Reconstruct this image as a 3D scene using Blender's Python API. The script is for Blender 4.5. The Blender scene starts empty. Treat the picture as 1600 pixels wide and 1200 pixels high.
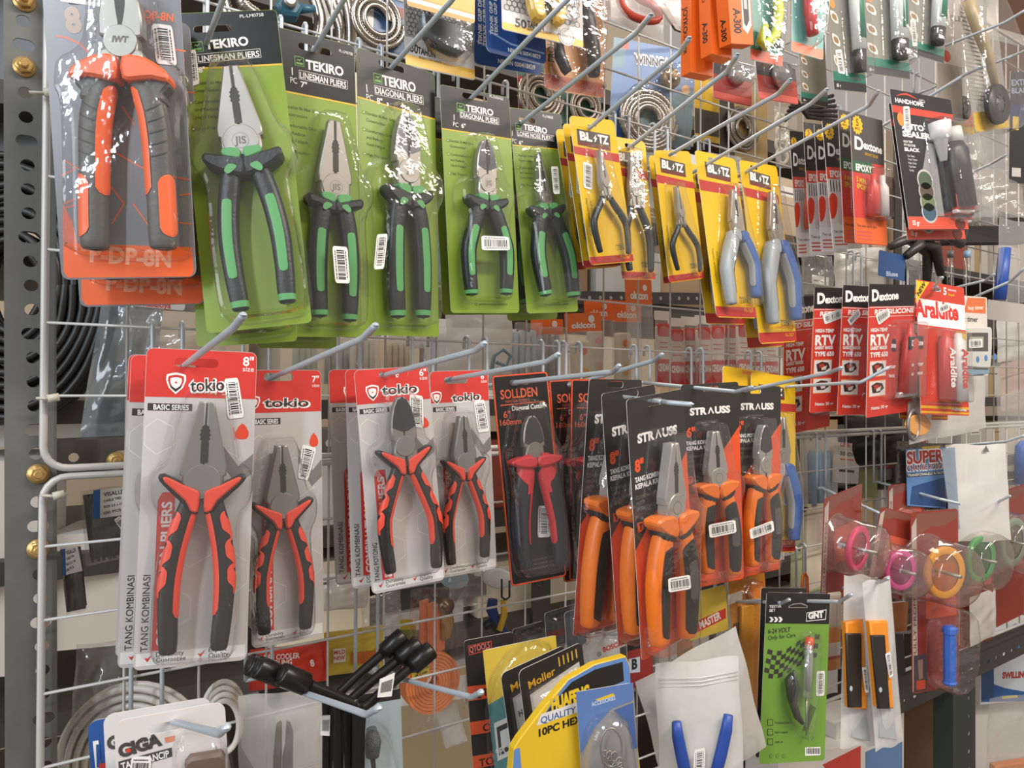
import bpy, math, random
import numpy as np
from mathutils import Vector, Matrix
from mathutils.geometry import tessellate_polygon
R = random.Random(7)
S = bpy.context.scene
COL = S.collection
# ------------------------------------------------------------------ camera, light, exposure
F, PSI, PIT, ROL = 1118.41, 0.58385, -0.008677, -0.004258
CAM = Vector((-0.0033, -0.70, 1.5162))
_fw = Vector((math.sin(PSI), math.cos(PSI), 0)); _rt = Vector((math.cos(PSI), -math.sin(PSI), 0)); _up = Vector((0, 0, 1))
FW = _fw * math.cos(PIT) - _up * math.sin(PIT); _u2 = _up * math.cos(PIT) + _fw * math.sin(PIT)
RT = _rt * math.cos(ROL) - _u2 * math.sin(ROL); UP = _u2 * math.cos(ROL) + _rt * math.sin(ROL)
cd = bpy.data.cameras.new('camera'); co = bpy.data.objects.new('camera', cd); COL.objects.link(co)
cd.sensor_width = 36; cd.lens = F / 1600 * 36; cd.clip_start = 0.01; cd.clip_end = 60
co.matrix_world = Matrix(((RT.x, UP.x, -FW.x, CAM.x), (RT.y, UP.y, -FW.y, CAM.y), (RT.z, UP.z, -FW.z, CAM.z), (0, 0, 0, 1)))
S.camera = co
S.view_settings.view_transform = 'Standard'; S.view_settings.look = 'None'; S.view_settings.gamma = 1
S.view_settings.use_curve_mapping = False
S.view_settings.exposure = -0.02
S.cycles.transparent_max_bounces = 40
S.cycles.max_bounces = 6; S.cycles.diffuse_bounces = 3; S.cycles.glossy_bounces = 3
W = bpy.data.worlds.new('world'); S.world = W; W.use_nodes = True
W.node_tree.nodes['Background'].inputs[0].default_value = (1.0, 0.89, 0.80, 1)
W.node_tree.nodes['Background'].inputs[1].default_value = 0.42
def lamp(name, loc, target, sx, sy, power, color):
    d = bpy.data.lights.new(name, 'AREA'); d.shape = 'RECTANGLE'; d.size = sx; d.size_y = sy; d.energy = power; d.color = color
    o = bpy.data.objects.new(name, d); COL.objects.link(o); o.location = loc
    o.rotation_euler = (Vector(target) - Vector(loc)).to_track_quat('-Z', 'Y').to_euler(); return o
lamp('ceiling_tube_light_left', (-1.3, -1.1, 2.6), (0.4, 0, 1.4), 0.12, 1.3, 26, (0.78, 0.89, 1.0))
lamp('ceiling_tube_light_aisle', (0.9, -1.25, 2.75), (0.9, 0, 1.3), 1.3, 0.14, 30, (1.0, 0.93, 0.85))
lamp('ceiling_tube_light_far', (2.0, -2.0, 2.75), (1.9, 0, 1.2), 1.3, 0.14, 15, (1.0, 0.90, 0.79))
lamp('shop_front_daylight', (-2.3, -0.75, 1.75), (0.6, -0.1, 1.45), 1.1, 1.5, 24, (0.84, 0.92, 1.0))
lamp('ceiling_lamp_rear', (0.6, 0.75, 2.8), (0.6, 0.5, 1.2), 1.6, 0.3, 16, (1.0, 0.84, 0.68))
lamp('ceiling_lamp_rear_right', (2.4, 0.75, 2.8), (2.3, 0.5, 1.2), 1.4, 0.3, 16, (1.0, 0.86, 0.72))
# ------------------------------------------------------------------ materials
MATS = {}
def lin(h):
    h = h.lstrip('#'); c = [int(h[i:i + 2], 16) / 255 for i in (0, 2, 4)]
    return [x / 12.92 if x <= 0.04045 else ((x + 0.055) / 1.055) ** 2.4 for x in c]
def mat(hx, rough=0.42, metal=0.0, var=0.06, bump=0.0, bscale=60, spec=0.5, nscale=14):
    """principled material with noise in colour, gloss and (if asked) relief"""
    key = (hx, rough, metal, var, bump, bscale, spec, nscale)
    if key in MATS: return MATS[key]
    m = bpy.data.materials.new('surface_' + hx.strip('#')); m.use_nodes = True; MATS[key] = m
    nt = m.node_tree; n = nt.nodes; l = nt.links; b = n['Principled BSDF']
    c = lin(hx)
    tc = n.new('ShaderNodeTexCoord'); no = n.new('ShaderNodeTexNoise'); no.inputs['Scale'].default_value = nscale; no.inputs['Detail'].default_value = 4
    l.new(tc.outputs['Object'], no.inputs['Vector'])
    mx = n.new('ShaderNodeMix'); mx.data_type = 'RGBA'
    mx.inputs[6].default_value = (*[max(0, x * (1 - var)) for x in c], 1); mx.inputs[7].default_value = (*[min(1, x * (1 + var) + var * 0.01) for x in c], 1)
    l.new(no.outputs[0], mx.inputs[0]); l.new(mx.outputs[2], b.inputs['Base Color'])
    mr = n.new('ShaderNodeMapRange'); mr.inputs[3].default_value = max(0.02, rough - 0.08); mr.inputs[4].default_value = rough + 0.1
    l.new(no.outputs[0], mr.inputs[0]); l.new(mr.outputs[0], b.inputs['Roughness'])
    b.inputs['Metallic'].default_value = metal; b.inputs['Specular IOR Level'].default_value = spec
    if bump:
        n2 = n.new('ShaderNodeTexNoise'); n2.inputs['Scale'].default_value = bscale; l.new(tc.outputs['Object'], n2.inputs['Vector'])
        bp = n.new('ShaderNodeBump'); bp.inputs['Strength'].default_value = bump; bp.inputs['Distance'].default_value = 0.002
        l.new(n2.outputs[0], bp.inputs['Height']); l.new(bp.outputs[0], b.inputs['Normal'])
    return m
def film(name, tint='FFFFFF', haze=0.0, gloss=0.10, rough=0.07, bump=0.25, bscale=45, hazecol='E8E6E2', edge=0.5):
    """clear plastic: see-through with fresnel gloss, optional milky haze and wrinkles"""
    key = ('film', name)
    if key in MATS: return MATS[key]
    m = bpy.data.materials.new(name); m.use_nodes = True; MATS[key] = m
    nt = m.node_tree; n = nt.nodes; l = nt.links; n.remove(n['Principled BSDF']); out = n['Material Output']
    tc = n.new('ShaderNodeTexCoord'); no = n.new('ShaderNodeTexNoise'); no.inputs['Scale'].default_value = bscale; no.inputs['Detail'].default_value = 3
    l.new(tc.outputs['Object'], no.inputs['Vector'])
    bp = n.new('ShaderNodeBump'); bp.inputs['Strength'].default_value = bump; bp.inputs['Distance'].default_value = 0.004; l.new(no.outputs[0], bp.inputs['Height'])
    tr = n.new('ShaderNodeBsdfTransparent'); tr.inputs[0].default_value = (*lin(tint), 1)
    gl = n.new('ShaderNodeBsdfGlossy'); gl.inputs['Roughness'].default_value = rough; l.new(bp.outputs[0], gl.inputs['Normal'])
    lw = n.new('ShaderNodeLayerWeight'); lw.inputs[0].default_value = 0.45; l.new(bp.outputs[0], lw.inputs['Normal'])
    mr = n.new('ShaderNodeMapRange'); mr.inputs[3].default_value = gloss; mr.inputs[4].default_value = edge; l.new(lw.outputs['Facing'], mr.inputs[0])
    pw = n.new('ShaderNodeMath'); pw.operation = 'POWER'; pw.inputs[1].default_value = 2.2; l.new(lw.outputs['Facing'], pw.inputs[0]); l.new(pw.outputs[0], mr.inputs[0])
    base = tr.outputs[0]
    if haze:
        df = n.new('ShaderNodeBsdfDiffuse'); df.inputs[0].default_value = (*lin(hazecol), 1); l.new(bp.outputs[0], df.inputs['Normal'])
        h = n.new('ShaderNodeMixShader'); h.inputs[0].default_value = haze; l.new(base, h.inputs[1]); l.new(df.outputs[0], h.inputs[2]); base = h.outputs[0]
    mx = n.new('ShaderNodeMixShader'); l.new(mr.outputs[0], mx.inputs[0]); l.new(base, mx.inputs[1]); l.new(gl.outputs[0], mx.inputs[2]); l.new(mx.outputs[0], out.inputs[0])
    return m
CLEAR = film('clear_blister', haze=0.015, gloss=0.06, rough=0.08, bump=0.45, bscale=42, edge=.85)
BAG = film('clear_bag', haze=0.12, gloss=0.06, rough=0.12, bump=0.9, bscale=38, edge=0.5)
MILK = film('milky_bag', haze=0.52, gloss=0.08, rough=0.22, bump=0.7, bscale=22, hazecol='F0EEEA')
WHITE = mat('F0EDE8', 0.45); INK = mat('1B1A1A', 0.4); STEEL = mat('A29C94', 0.36, 0.7, 0.14); WIRE = mat('C2BFBA', 0.4, 0.15, 0.14)
GAL = mat('B9C2C8', 0.38, 0.25, 0.1)
# ------------------------------------------------------------------ pixel rays -> world
def ray(px, py):
    return FW + RT * ((px - 800) / F) - UP * ((py - 600) / F)
def at(px, py, d=0.0):
    """the point seen at photo position (px,py) on the upright plane d metres in front of the wire grid"""
    r = ray(px, py); t = (-d - CAM.y) / r.y
    return CAM + r * t
def pix(p):
    v = Vector(p) - CAM; w = v.dot(FW)
    return 800 + F * v.dot(RT) / w, 600 - F * v.dot(UP) / w
# ------------------------------------------------------------------ mesh collector (millimetres)
def inset(pts, d):
    n = len(pts); out = []
    ar = sum(pts[i][0] * pts[(i + 1) % n][1] - pts[(i + 1) % n][0] * pts[i][1] for i in range(n))
    sg = 1 if ar > 0 else -1
    for i in range(n):
        a, b, c = pts[i - 1], pts[i], pts[(i + 1) % n]
        e1 = Vector((b[0] - a[0], b[1] - a[1])); e2 = Vector((c[0] - b[0], c[1] - b[1]))
        if e1.length < 1e-9 or e2.length < 1e-9: out.append((b[0], b[1])); continue
        e1.normalize(); e2.normalize(); nn = Vector((-e1.y - e2.y, e1.x + e2.x))
        if nn.length < 1e-6: out.append((b[0], b[1])); continue
        nn.normalize(); k = max(0.45, nn.dot(Vector((-e1.y, e1.x))))
        out.append((b[0] + sg * nn.x * d / k, b[1] + sg * nn.y * d / k))
    return out
def rrect(x0, y0, x1, y1, r, n=4):
    r = min(r, abs(x1 - x0) / 2.01, abs(y1 - y0) / 2.01); o = []
    for cx, cy, a in ((x1 - r, y1 - r, 0), (x0 + r, y1 - r, 90), (x0 + r, y0 + r, 180), (x1 - r, y0 + r, 270)):
        for i in range(n + 1):
            t = math.radians(a + 90 * i / n); o.append((cx + r * math.cos(t), cy + r * math.sin(t)))
    return o
def circ(cx, cy, r, n=20, ry=None):
    ry = ry or r
    return [(cx + r * math.cos(2 * math.pi * i / n), cy + ry * math.sin(2 * math.pi * i / n)) for i in range(n)]
def smooth(pts, k=3, closed=True):
    n = len(pts); out = []
    rng = range(n) if closed else range(n - 1)
    for i in rng:
        p = [Vector(pts[(i + j) % n] if closed else pts[min(max(i + j, 0), n - 1)]) for j in (-1, 0, 1, 2)]
        for q in range(k):
            t = q / k
            out.append(tuple(0.5 * (2 * p[1] + (p[2] - p[0]) * t + (2 * p[0] - 5 * p[1] + 4 * p[2] - p[3]) * t * t + (3 * p[1] - p[0] - 3 * p[2] + p[3]) * t ** 3)))
    if not closed: out.append(tuple(pts[-1]))
    return out
_fc = bpy.data.curves.new('lettering', 'FONT'); _fo = bpy.data.objects.new('lettering', _fc); GL = {}
CAPH = [0.0]
def glyphs(s, bold):
    k = (s, bold)
    if k not in GL:
        _fc.body = s; _fc.size = 1; _fc.offset = bold; _fc.resolution_u = 3
        me = bpy.data.meshes.new_from_object(_fo)
        v = [(q.co.x, q.co.y) for q in me.vertices]; f = [tuple(p.vertices) for p in me.polygons]
        x0 = min((a for a, b in v), default=0); x1 = max((a for a, b in v), default=1)
        GL[k] = ([(a - x0, b) for a, b in v], f, max(x1 - x0, 1e-6)); bpy.data.meshes.remove(me)
    return GL[k]
class MB:
    def __init__(s): s.v = []; s.f = []; s.mi = []; s.mats = []; s.sm = []
    def m(s, mt):
        if mt not in s.mats: s.mats.append(mt)
        return s.mats.index(mt)
    def add(s, vs, fs, mt, sm=False):
        o = len(s.v); s.v += [tuple(v) for v in vs]; k = s.m(mt)
        for f in fs: s.f.append([o + i for i in f]); s.mi.append(k); s.sm.append(sm)
    def poly(s, pts, mt, z=0.0, holes=(), flip=False):
        loops = [[Vector((p[0], p[1], 0)) for p in pts]] + [[Vector((p[0], p[1], 0)) for p in h] for h in holes]
        vs = [(p.x, p.y, z) for lp in loops for p in lp]
        fs = []
        for t in tessellate_polygon(loops):
            a, b, c = [vs[i] for i in t]
            if ((b[0] - a[0]) * (c[1] - a[1]) - (b[1] - a[1]) * (c[0] - a[0]) > 0) == flip: t = t[::-1]
            fs.append(t)
        s.add(vs, fs, mt)
    def wall(s, lo, hi, zl, zh, mt, sm=False):
        n = len(lo)
        s.add([(p[0], p[1], zl) for p in lo] + [(p[0], p[1], zh) for p in hi], [(i, (i + 1) % n, n + (i + 1) % n, n + i) for i in range(n)], mt, sm)
    def slab(s, pts, z0, z1, mt, ch=0.0, holes=(), side=None):
        ar = sum(pts[i][0] * pts[(i + 1) % len(pts)][1] - pts[(i + 1) % len(pts)][0] * pts[i][1] for i in range(len(pts)))
        if ar < 0: pts = pts[::-1]
        top = inset(pts, ch) if ch else pts
        s.poly(top, mt, z1, holes); s.poly(pts, side or mt, z0, holes, True)
        if ch: s.wall(pts, pts, z0, z1 - ch, side or mt); s.wall(pts, top, z1 - ch, z1, side or mt, True)
        else: s.wall(pts, pts, z0, z1, side or mt)
        for h in holes: s.wall(h, h, z0, z1, side or mt)
    def box(s, x0, y0, z0, x1, y1, z1, mt):
        s.slab([(x0, y0), (x1, y0), (x1, y1), (x0, y1)], z0, z1, mt)
    def text(s, st, x, y, h, mt, w=None, ang=0.0, bold=0.0, z=0.3, shear=0.0, align='l'):
        if not CAPH[0]: CAPH[0] = max(q[1] for q in glyphs('H', 0.0)[0])
        v, f, tw = glyphs(st, bold); k = h / CAPH[0]; sx = (w / tw) if w else k; c, sn = math.cos(ang), math.sin(ang)
        off = {'l': 0, 'c': -0.5, 'r': -1}[align] * tw * sx; o = []
        for a, b in v:
            p = a * sx + off + shear * b * k; q = b * k; o.append((x + p * c - q * sn, y + p * sn + q * c, z))
        s.add(o, f, mt)
    def tube(s, path, r, mt, n=8, cap=True, sq=1.0, sm=True):
        """round bar along 3-D points; r one radius or one per point"""
        P = [Vector(p) for p in path]; N = len(P); rr = r if isinstance(r, (list, tuple)) else [r] * N
        T = [(P[min(i + 1, N - 1)] - P[max(i - 1, 0)]).normalized() for i in range(N)]
        a = Vector((0, 0, 1)) if abs(T[0].z) < 0.9 else Vector((0, 1, 0)); vs = []
        for i in range(N):
            b = T[i].cross(a).normalized(); a = b.cross(T[i]).normalized()
            for j in range(n):
                t = 2 * math.pi * j / n; vs.append(P[i] + (b * math.cos(t) + a * math.sin(t) * sq) * rr[i])
        fs = [(i * n + j, i * n + (j + 1) % n, (i + 1) * n + (j + 1) % n, (i + 1) * n + j) for i in range(N - 1) for j in range(n)]
        if cap: fs += [tuple(range(n))[::-1], tuple(range((N - 1) * n, N * n))]
        s.add(vs, fs, mt, sm)
    def lathe(s, prof, mt, n=24, o=(0, 0, 0), ax='z', sm=True):
        vs = []
        for r, h in prof:
            for j in range(n):
                t = 2 * math.pi * j / n; p = (r * math.cos(t), r * math.sin(t), h)
                if ax == 'x': p = (p[2], p[0], p[1])
                if ax == 'y': p = (p[0], p[2], p[1])
                vs.append((p[0] + o[0], p[1] + o[1], p[2] + o[2]))
        s.add(vs, [(i * n + j, i * n + (j + 1) % n, (i + 1) * n + (j + 1) % n, (i + 1) * n + j) for i in range(len(prof) - 1) for j in range(n)], mt, sm)
    def grid(s, fn, nu, nv, mt, sm=True, closed=False):
        vs = [fn(i / nu, j / nv) for i in range(nu + 1) for j in range(nv + 1)]
        s.add(vs, [(i * (nv + 1) + j, i * (nv + 1) + j + 1, (i + 1) * (nv + 1) + j + 1, (i + 1) * (nv + 1) + j) for i in range(nu) for j in range(nv)], mt, sm)
    def build(s, name, par=None, sc=0.001):
        me = bpy.data.meshes.new(name); me.from_pydata([(a * sc, b * sc, c * sc) for a, b, c in s.v], [], s.f)
        for q in s.mats: me.materials.append(q)
        me.polygons.foreach_set('material_index', s.mi); me.polygons.foreach_set('use_smooth', s.sm); me.update()
        o = bpy.data.objects.new(name, me); COL.objects.link(o)
        if par: o.parent = par
        return o
def tag(o, label, cat, group=None, kind=None):
    if label: o['label'] = label
    if cat: o['category'] = cat
    if group: o['group'] = group
    if kind: o['kind'] = kind
    return o
def empty(name, mtx):
    o = bpy.data.objects.new(name, None); COL.objects.link(o); o.empty_display_size = 0.02
    o.matrix_world = mtx if isinstance(mtx, Matrix) else Matrix.Translation(mtx)
    return o
KIDS = {}
def copy_tree(o, par=None):
    c = o.copy(); COL.objects.link(c)
    if par is not None: c.parent = par
    for ch in [q for q in o.children]: copy_tree(ch, c)
    return c
def another(o, label, dx=0, dy=0, dz=0, roll=0.0, yaw=0.0, group=None):
    """one more of the same thing: dx,dz metres in the card's own right/up, dy metres towards the viewer"""
    c = copy_tree(o); m = o.matrix_world.copy()
    c.matrix_world = m @ Matrix.Translation((dx, dz, dy)) @ Matrix.Rotation(roll, 4, 'Z') @ Matrix.Rotation(yaw, 4, 'Y')
    c['label'] = label
    if group: c['group'] = group
    return c
# ------------------------------------------------------------------ hanging cards: a real rectangle fitted to four seen corners
def fitrect(cs, d, yaw0=0.0, pit0=0.0, wy=1.0):
    C0 = at(sum(c[0] for c in cs) / 4, sum(c[1] for c in cs) / 4, d)
    q = [at(c[0], c[1], d) for c in cs]
    w0 = ((q[1] - q[0]).length + (q[2] - q[3]).length) / 2; h0 = ((q[3] - q[0]).length + (q[2] - q[1]).length) / 2
    dd = (q[1] - q[0]); r0 = math.atan2(dd.z, dd.x)
    v = (q[0] + q[1] - q[2] - q[3]); r1 = math.atan2(-v.x, v.z); r0 = r1
    def axes(p):
        yw, pt, rl = p[4], p[5], p[6]
        r = Vector((math.cos(yw), math.sin(yw), 0)); n = Vector((math.sin(yw), -math.cos(yw), 0))
        u = Vector((0, 0, 1)) * math.cos(pt) + n * math.sin(pt); n2 = r.cross(u)
        r2 = r * math.cos(rl) + u * math.sin(rl); u2 = u * math.cos(rl) - r * math.sin(rl)
        return r2, u2, n2
    def res(p):
        r, u, n = axes(p); c = Vector((p[0], -d, p[1])); o = []
        for (sx, sy), t in zip(((-.5, .5), (.5, .5), (.5, -.5), (-.5, -.5)), cs):
            x, y = pix(c + r * (sx * p[2]) + u * (sy * p[3])); o += [x - t[0], y - t[1]]
        return np.array(o + [(p[4] - yaw0) / math.radians(8) * 3 * wy, (p[5] - pit0) / math.radians(3) * 3 * wy])
    p = np.array([C0.x, C0.z, w0, h0, yaw0, pit0, r0]); lam = 1e-3
    for _ in range(40):
        e = res(p); J = np.zeros((len(e), 7))
        for i in range(7):
            s = p.copy(); s[i] += 1e-6; J[:, i] = (res(s) - e) / 1e-6
        A = J.T @ J; st = -np.linalg.solve(A + lam * np.diag(np.diag(A) + 1e-12), J.T @ e)
        if (res(p + st) ** 2).sum() < (e ** 2).sum():
            p = p + st; lam *= 0.4
            if np.abs(st).max() < 1e-7: break
        else: lam *= 4
    r, u, n = axes(p); c = Vector((p[0], -d, p[1])) + u * (p[3] / 2)
    M = Matrix(((r.x, u.x, n.x, c.x), (r.y, u.y, n.y, c.y), (r.z, u.z, n.z, c.z), (0, 0, 0, 1)))
    return M, abs(p[2]) * 1000, abs(p[3]) * 1000
class Pack:
    """a hanging thing; local frame in mm: x right, y up from the top edge's middle, z towards the viewer"""
    def __init__(s, name, label, cat, cs, d, group=None, yaw=0.0, pit=0.0, wy=1.0):
        s.M, s.w, s.h = fitrect(cs, d, yaw, pit, wy); s.I = s.M.inverted(); s.o = empty(name, s.M); tag(s.o, label, cat, group)
        s.d = d
    def L(s, px, py, z=0.0):
        a = s.I @ CAM; b = s.I.to_3x3() @ ray(px, py); t = (z / 1000 - a.z) / b.z; q = a + b * t
        return (q.x * 1000, q.y * 1000)
    def Ls(s, pts, z=0.0): return [s.L(p[0], p[1], z) for p in pts]
    def hpx(s, p, h, z=0): a = s.L(p[0], p[1], z); b = s.L(p[0], p[1] - h, z); return math.hypot(a[0] - b[0], a[1] - b[1])
    def text(s, mb, st, p0, p1, h, mt, bold=0.02, z=0.5, shear=0.0, fit=True):
        a = s.L(*p0, z); b = s.L(*p1, z); ang = math.atan2(b[1] - a[1], b[0] - a[0]); w = math.hypot(b[0] - a[0], b[1] - a[1]) if fit else None
        dx, dy = p1[0] - p0[0], p1[1] - p0[1]; k = math.hypot(dx, dy) or 1; c = s.L(p0[0] + dy / k * h, p0[1] - dx / k * h, z)
        mb.text(st, a[0], a[1], math.hypot(c[0] - a[0], c[1] - a[1]), mt, w, ang, bold, z, shear)
    def poly(s, mb, pts, mt, z=0.35): mb.poly(s.Ls(pts, z), mt, z)
    def y(s, v): return -s.h * v
    def x(s, u): return (u - 0.5) * s.w
    def uv(s, pts): return [(s.x(a), s.y(b)) for a, b in pts]
    def band(s, mb, v0, v1, mt, z=0.3, u0=0.0, u1=1.0, e=0.25):
        mb.poly([(s.x(u0) + e, s.y(v0)), (s.x(u0) + e, s.y(v1)), (s.x(u1) - e, s.y(v1)), (s.x(u1) - e, s.y(v0))], mt, z)
    def card(s, mt, r=4, slot=None, sw=24, sh=6, th=0.5, back=None):
        """rounded card with a hang slot; slot = seen centre of the slot"""
        mb = MB(); hs = []
        if slot is not None:
            cx, cy = s.L(*slot) if slot != 'c' else (0, -9)
            cx = max(-s.w / 2 + sw / 2 + 2, min(s.w / 2 - sw / 2 - 2, cx)); cy = min(cy, -sh / 2 - 2)
            a = rrect(cx - sw / 2, cy - sh / 2, cx + sw / 2, cy + sh / 2, sh / 2); hs = [a]; s.slot = (cx, cy)
        out = rrect(-s.w / 2, -s.h, s.w / 2, 0, r, 5)
        mb.slab(out, -th + 0.2, 0.2, mt, holes=hs, side=back or WHITE); s.holes = hs; s.out = out
        return mb
    def head(s, mb, v, mt, z=0.3):
        """printed header from the top down to v, leaving the slot open"""
        yb = s.y(v)
        xs = [p for p in inset(s.out, 0.3) if p[1] > yb]
        mb.poly([(-s.w / 2 + .3, yb), (s.w / 2 - .3, yb)] + xs, mt, z, [h for h in s.holes if min(q[1] for q in h) > yb])
    def sticker(s, cs, z=0.6, n=26, vert=False, name='price_sticker'):
        """white bar-code price label; cs its seen corners TL,TR,BR,BL"""
        q = [Vector(p) for p in s.Ls(cs, z)]; mb = MB()
        def uv(a, b): return tuple(q[0] * (1 - a) * (1 - b) + q[1] * a * (1 - b) + q[2] * a * b + q[3] * (1 - a) * b)
        o = [uv(a, b) for a, b in rrect(0, 0, 1, 1, 0.12, 3)]
        mb.slab(o, z - 0.15, z, WHITE); rr = random.Random(n * 7 + int(cs[0][0])); t = 0.10
        while t < 0.9:
            wd = rr.choice((0.012, 0.02, 0.032)); a = (0.25, 0.75)
            b = [(t, a[0]), (t + wd, a[0]), (t + wd, a[1]), (t, a[1])]
            if vert: b = [(y_, x_) for x_, y_ in b]
            mb.poly([uv(*p) for p in b], INK, z + 0.12); t += wd + rr.choice((0.012, 0.022, 0.03))
        for k, (c0, c1) in enumerate(((0.12, 0.17), (0.82, 0.87))):
            x_ = 0.12
            while x_ < 0.85:
                wd = rr.uniform(0.03, 0.09); b = [(x_, c0), (x_ + wd, c0), (x_ + wd, c1), (x_, c1)]
                if vert: b = [(y_, xx) for xx, y_ in b]
                mb.poly([uv(*p) for p in b], INK, z + 0.12); x_ += wd + 0.02
        return mb.build(name, s.o)
    def blister(s, outline, h=20, mt=None, name='blister', steps=None, base=0.4):
        """clear moulded shell standing off the card over a closed outline"""
        mb = MB(); mt = mt or CLEAR; o = outline; n = len(o)
        ar = sum(o[i][0] * o[(i + 1) % n][1] - o[(i + 1) % n][0] * o[i][1] for i in range(n))
        if ar < 0: o = o[::-1]
        st = steps or ((-2.2, 0.0), (0, 0.02), (0.8, 0.55), (1.8, 0.85), (3.6, 0.97), (6.0, 1.0))
        rings = [(inset(o, a), base + b * h) for a, b in st]
        for (p, z), (q, z2) in zip(rings, rings[1:]): mb.wall(p, q, z, z2, mt, True)
        mb.poly(rings[-1][0], mt, rings[-1][1])
        return mb.build(name, s.o)
# ------------------------------------------------------------------ pliers
HP = [(.385, .040, .034), (.43, .050, .038), (.50, .070, .041), (.60, .091, .041), (.72, .106, .041), (.86, .105, .038), (.96, .099, .036), (1, .097, .033)]
def catm(t, tab):
    for i in range(len(tab) - 1):
        if t <= tab[i + 1][0] or i == len(tab) - 2: break
    a, b = tab[i], tab[i + 1]; p0 = tab[max(i - 1, 0)]; p3 = tab[min(i + 2, len(tab) - 1)]
    k = min(1, max(0, (t - a[0]) / (b[0] - a[0]))); o = []
    for c in range(1, len(a)):
        m1 = (b[c] - p0[c]) / max(1e-6, b[0] - p0[0]) * (b[0] - a[0]); m2 = (p3[c] - a[c]) / max(1e-6, p3[0] - a[0]) * (b[0] - a[0])
        o.append((2 * k ** 3 - 3 * k * k + 1) * a[c] + (k ** 3 - 2 * k * k + k) * m1 + (-2 * k ** 3 + 3 * k * k) * b[c] + (k ** 3 - k * k) * m2)
    return o
class Pliers:
    """steel head (one mesh) with two handle meshes under it; laid out along tip -> midpoint of the handle ends"""
    def __init__(s, pk, tip, el, er, z=11.0, hp=HP, zk=0.8, sq=0.75):
        q = [Vector(pk.L(*p, z)) for p in (tip, el, er)]; s.pk = pk
        mid = (q[1] + q[2]) / 2; s.tip = q[0]; a = mid - q[0]; s.Ln = a.length; s.a = a.normalized(); s.b = Vector((-s.a.y, s.a.x))
        s.b = -s.b if s.b.x < 0 else s.b; s.e = abs((q[2] - q[1]).dot(s.b)) / 2 / s.Ln; s.z = z; s.hp = hp; s.zk = zk; s.sq = sq
        s.skew = ((q[2] - mid).dot(s.a)) / s.Ln
    def P(s, u, t): return tuple(s.tip + s.a * (u * s.Ln) + s.b * (t * s.Ln))
    def pts(s, l, side=1): return [s.P(u, t * side) for u, t in l]
    def sym(s, l): return s.pts(l) + s.pts(l[::-1], -1)
    def hand(s, u, side):
        t, hw = catm(u, s.hp); k = min(1, max(0, (u - .40) / .3)); eb = s.hp[-1][1]
        t *= 1 + (s.e / eb - 1) * k
        return u + s.skew * side * k, t * side, hw
    def sect(s, u, side, ang, lift=0.0):
        """a point on the handle skin: angle 0 outer side, 90 front, 180 inner side"""
        u0, t0, hw = s.hand(u, side); a = s.hand(u - .01, side); b = s.hand(u + .01, side)
        tv = (s.b * (b[1] - a[1]) + s.a * (b[0] - a[0])).normalized(); nv = Vector((tv.y, -tv.x)); nv = nv if nv.dot(s.b) * side > 0 else -nv
        c, q = math.cos(math.radians(ang)), math.sin(math.radians(ang)); e = s.sq
        c = math.copysign(abs(c) ** e, c); q = math.copysign(abs(q) ** e, q); r = hw * s.Ln + lift
        p = Vector(s.P(u0, t0)) + nv * (c * r)
        return (p.x, p.y, s.z + q * (hw * s.Ln * s.zk + lift))
    def handle(s, mb, side, mt, u0=None, u1=1.0, n=16, ends=True, seg=22):
        u0 = s.hp[0][0] if u0 is None else u0; us = [u0 + (u1 - u0) * i / seg for i in range(seg + 1)]
        vs = []
        for i, u in enumerate(us):
            for j in range(n): vs.append(s.sect(u, side, 360 * j / n))
        N = len(us)
        def pull(ring, k, du):
            c = Vector((sum(p[0] for p in ring) / n, sum(p[1] for p in ring) / n, sum(p[2] for p in ring) / n))
            return [tuple(c + (Vector(p) - c) * k + Vector((s.a.x, s.a.y, 0)) * (du * s.Ln)) for p in ring]
        last = vs[-n:]; vs += pull(last, .86, .008) + pull(last, .45, .012); N += 2
        fs = [(i * n + j, i * n + (j + 1) % n, (i + 1) * n + (j + 1) % n, (i + 1) * n + j) for i in range(N - 1) for j in range(n)]
        fs += [tuple(range(n)), tuple(range((N - 1) * n, N * n))[::-1]]
        if side > 0: fs = [f[::-1] for f in fs]
        mb.add(vs, fs, mt, True)
    def patch(s, mb, side, u0, u1, a0, a1, mt, lift=.4, skew=0.0, rnd=True, nu=12, na=6):
        def fn(i, j):
            k = 1.0; i = .5 - .5 * math.cos(math.pi * i)
            if rnd:
                q = min(i, 1 - i) * (u1 - u0) * s.Ln / (abs(a1 - a0) / 180 * 3.14 * .04 * s.Ln * .5 + 1e-6)
                k = math.sqrt(max(0.0, 1 - (1 - min(1, q)) ** 2)) if q < 1 else 1
            a = (a0 + a1) / 2 + (j - .5) * (a1 - a0) * k
            return s.sect(min(1.0, u0 + (u1 - u0) * i + skew * (j - .5)), side, a, lift)
        mb.grid(fn, nu, na, mt)
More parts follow.
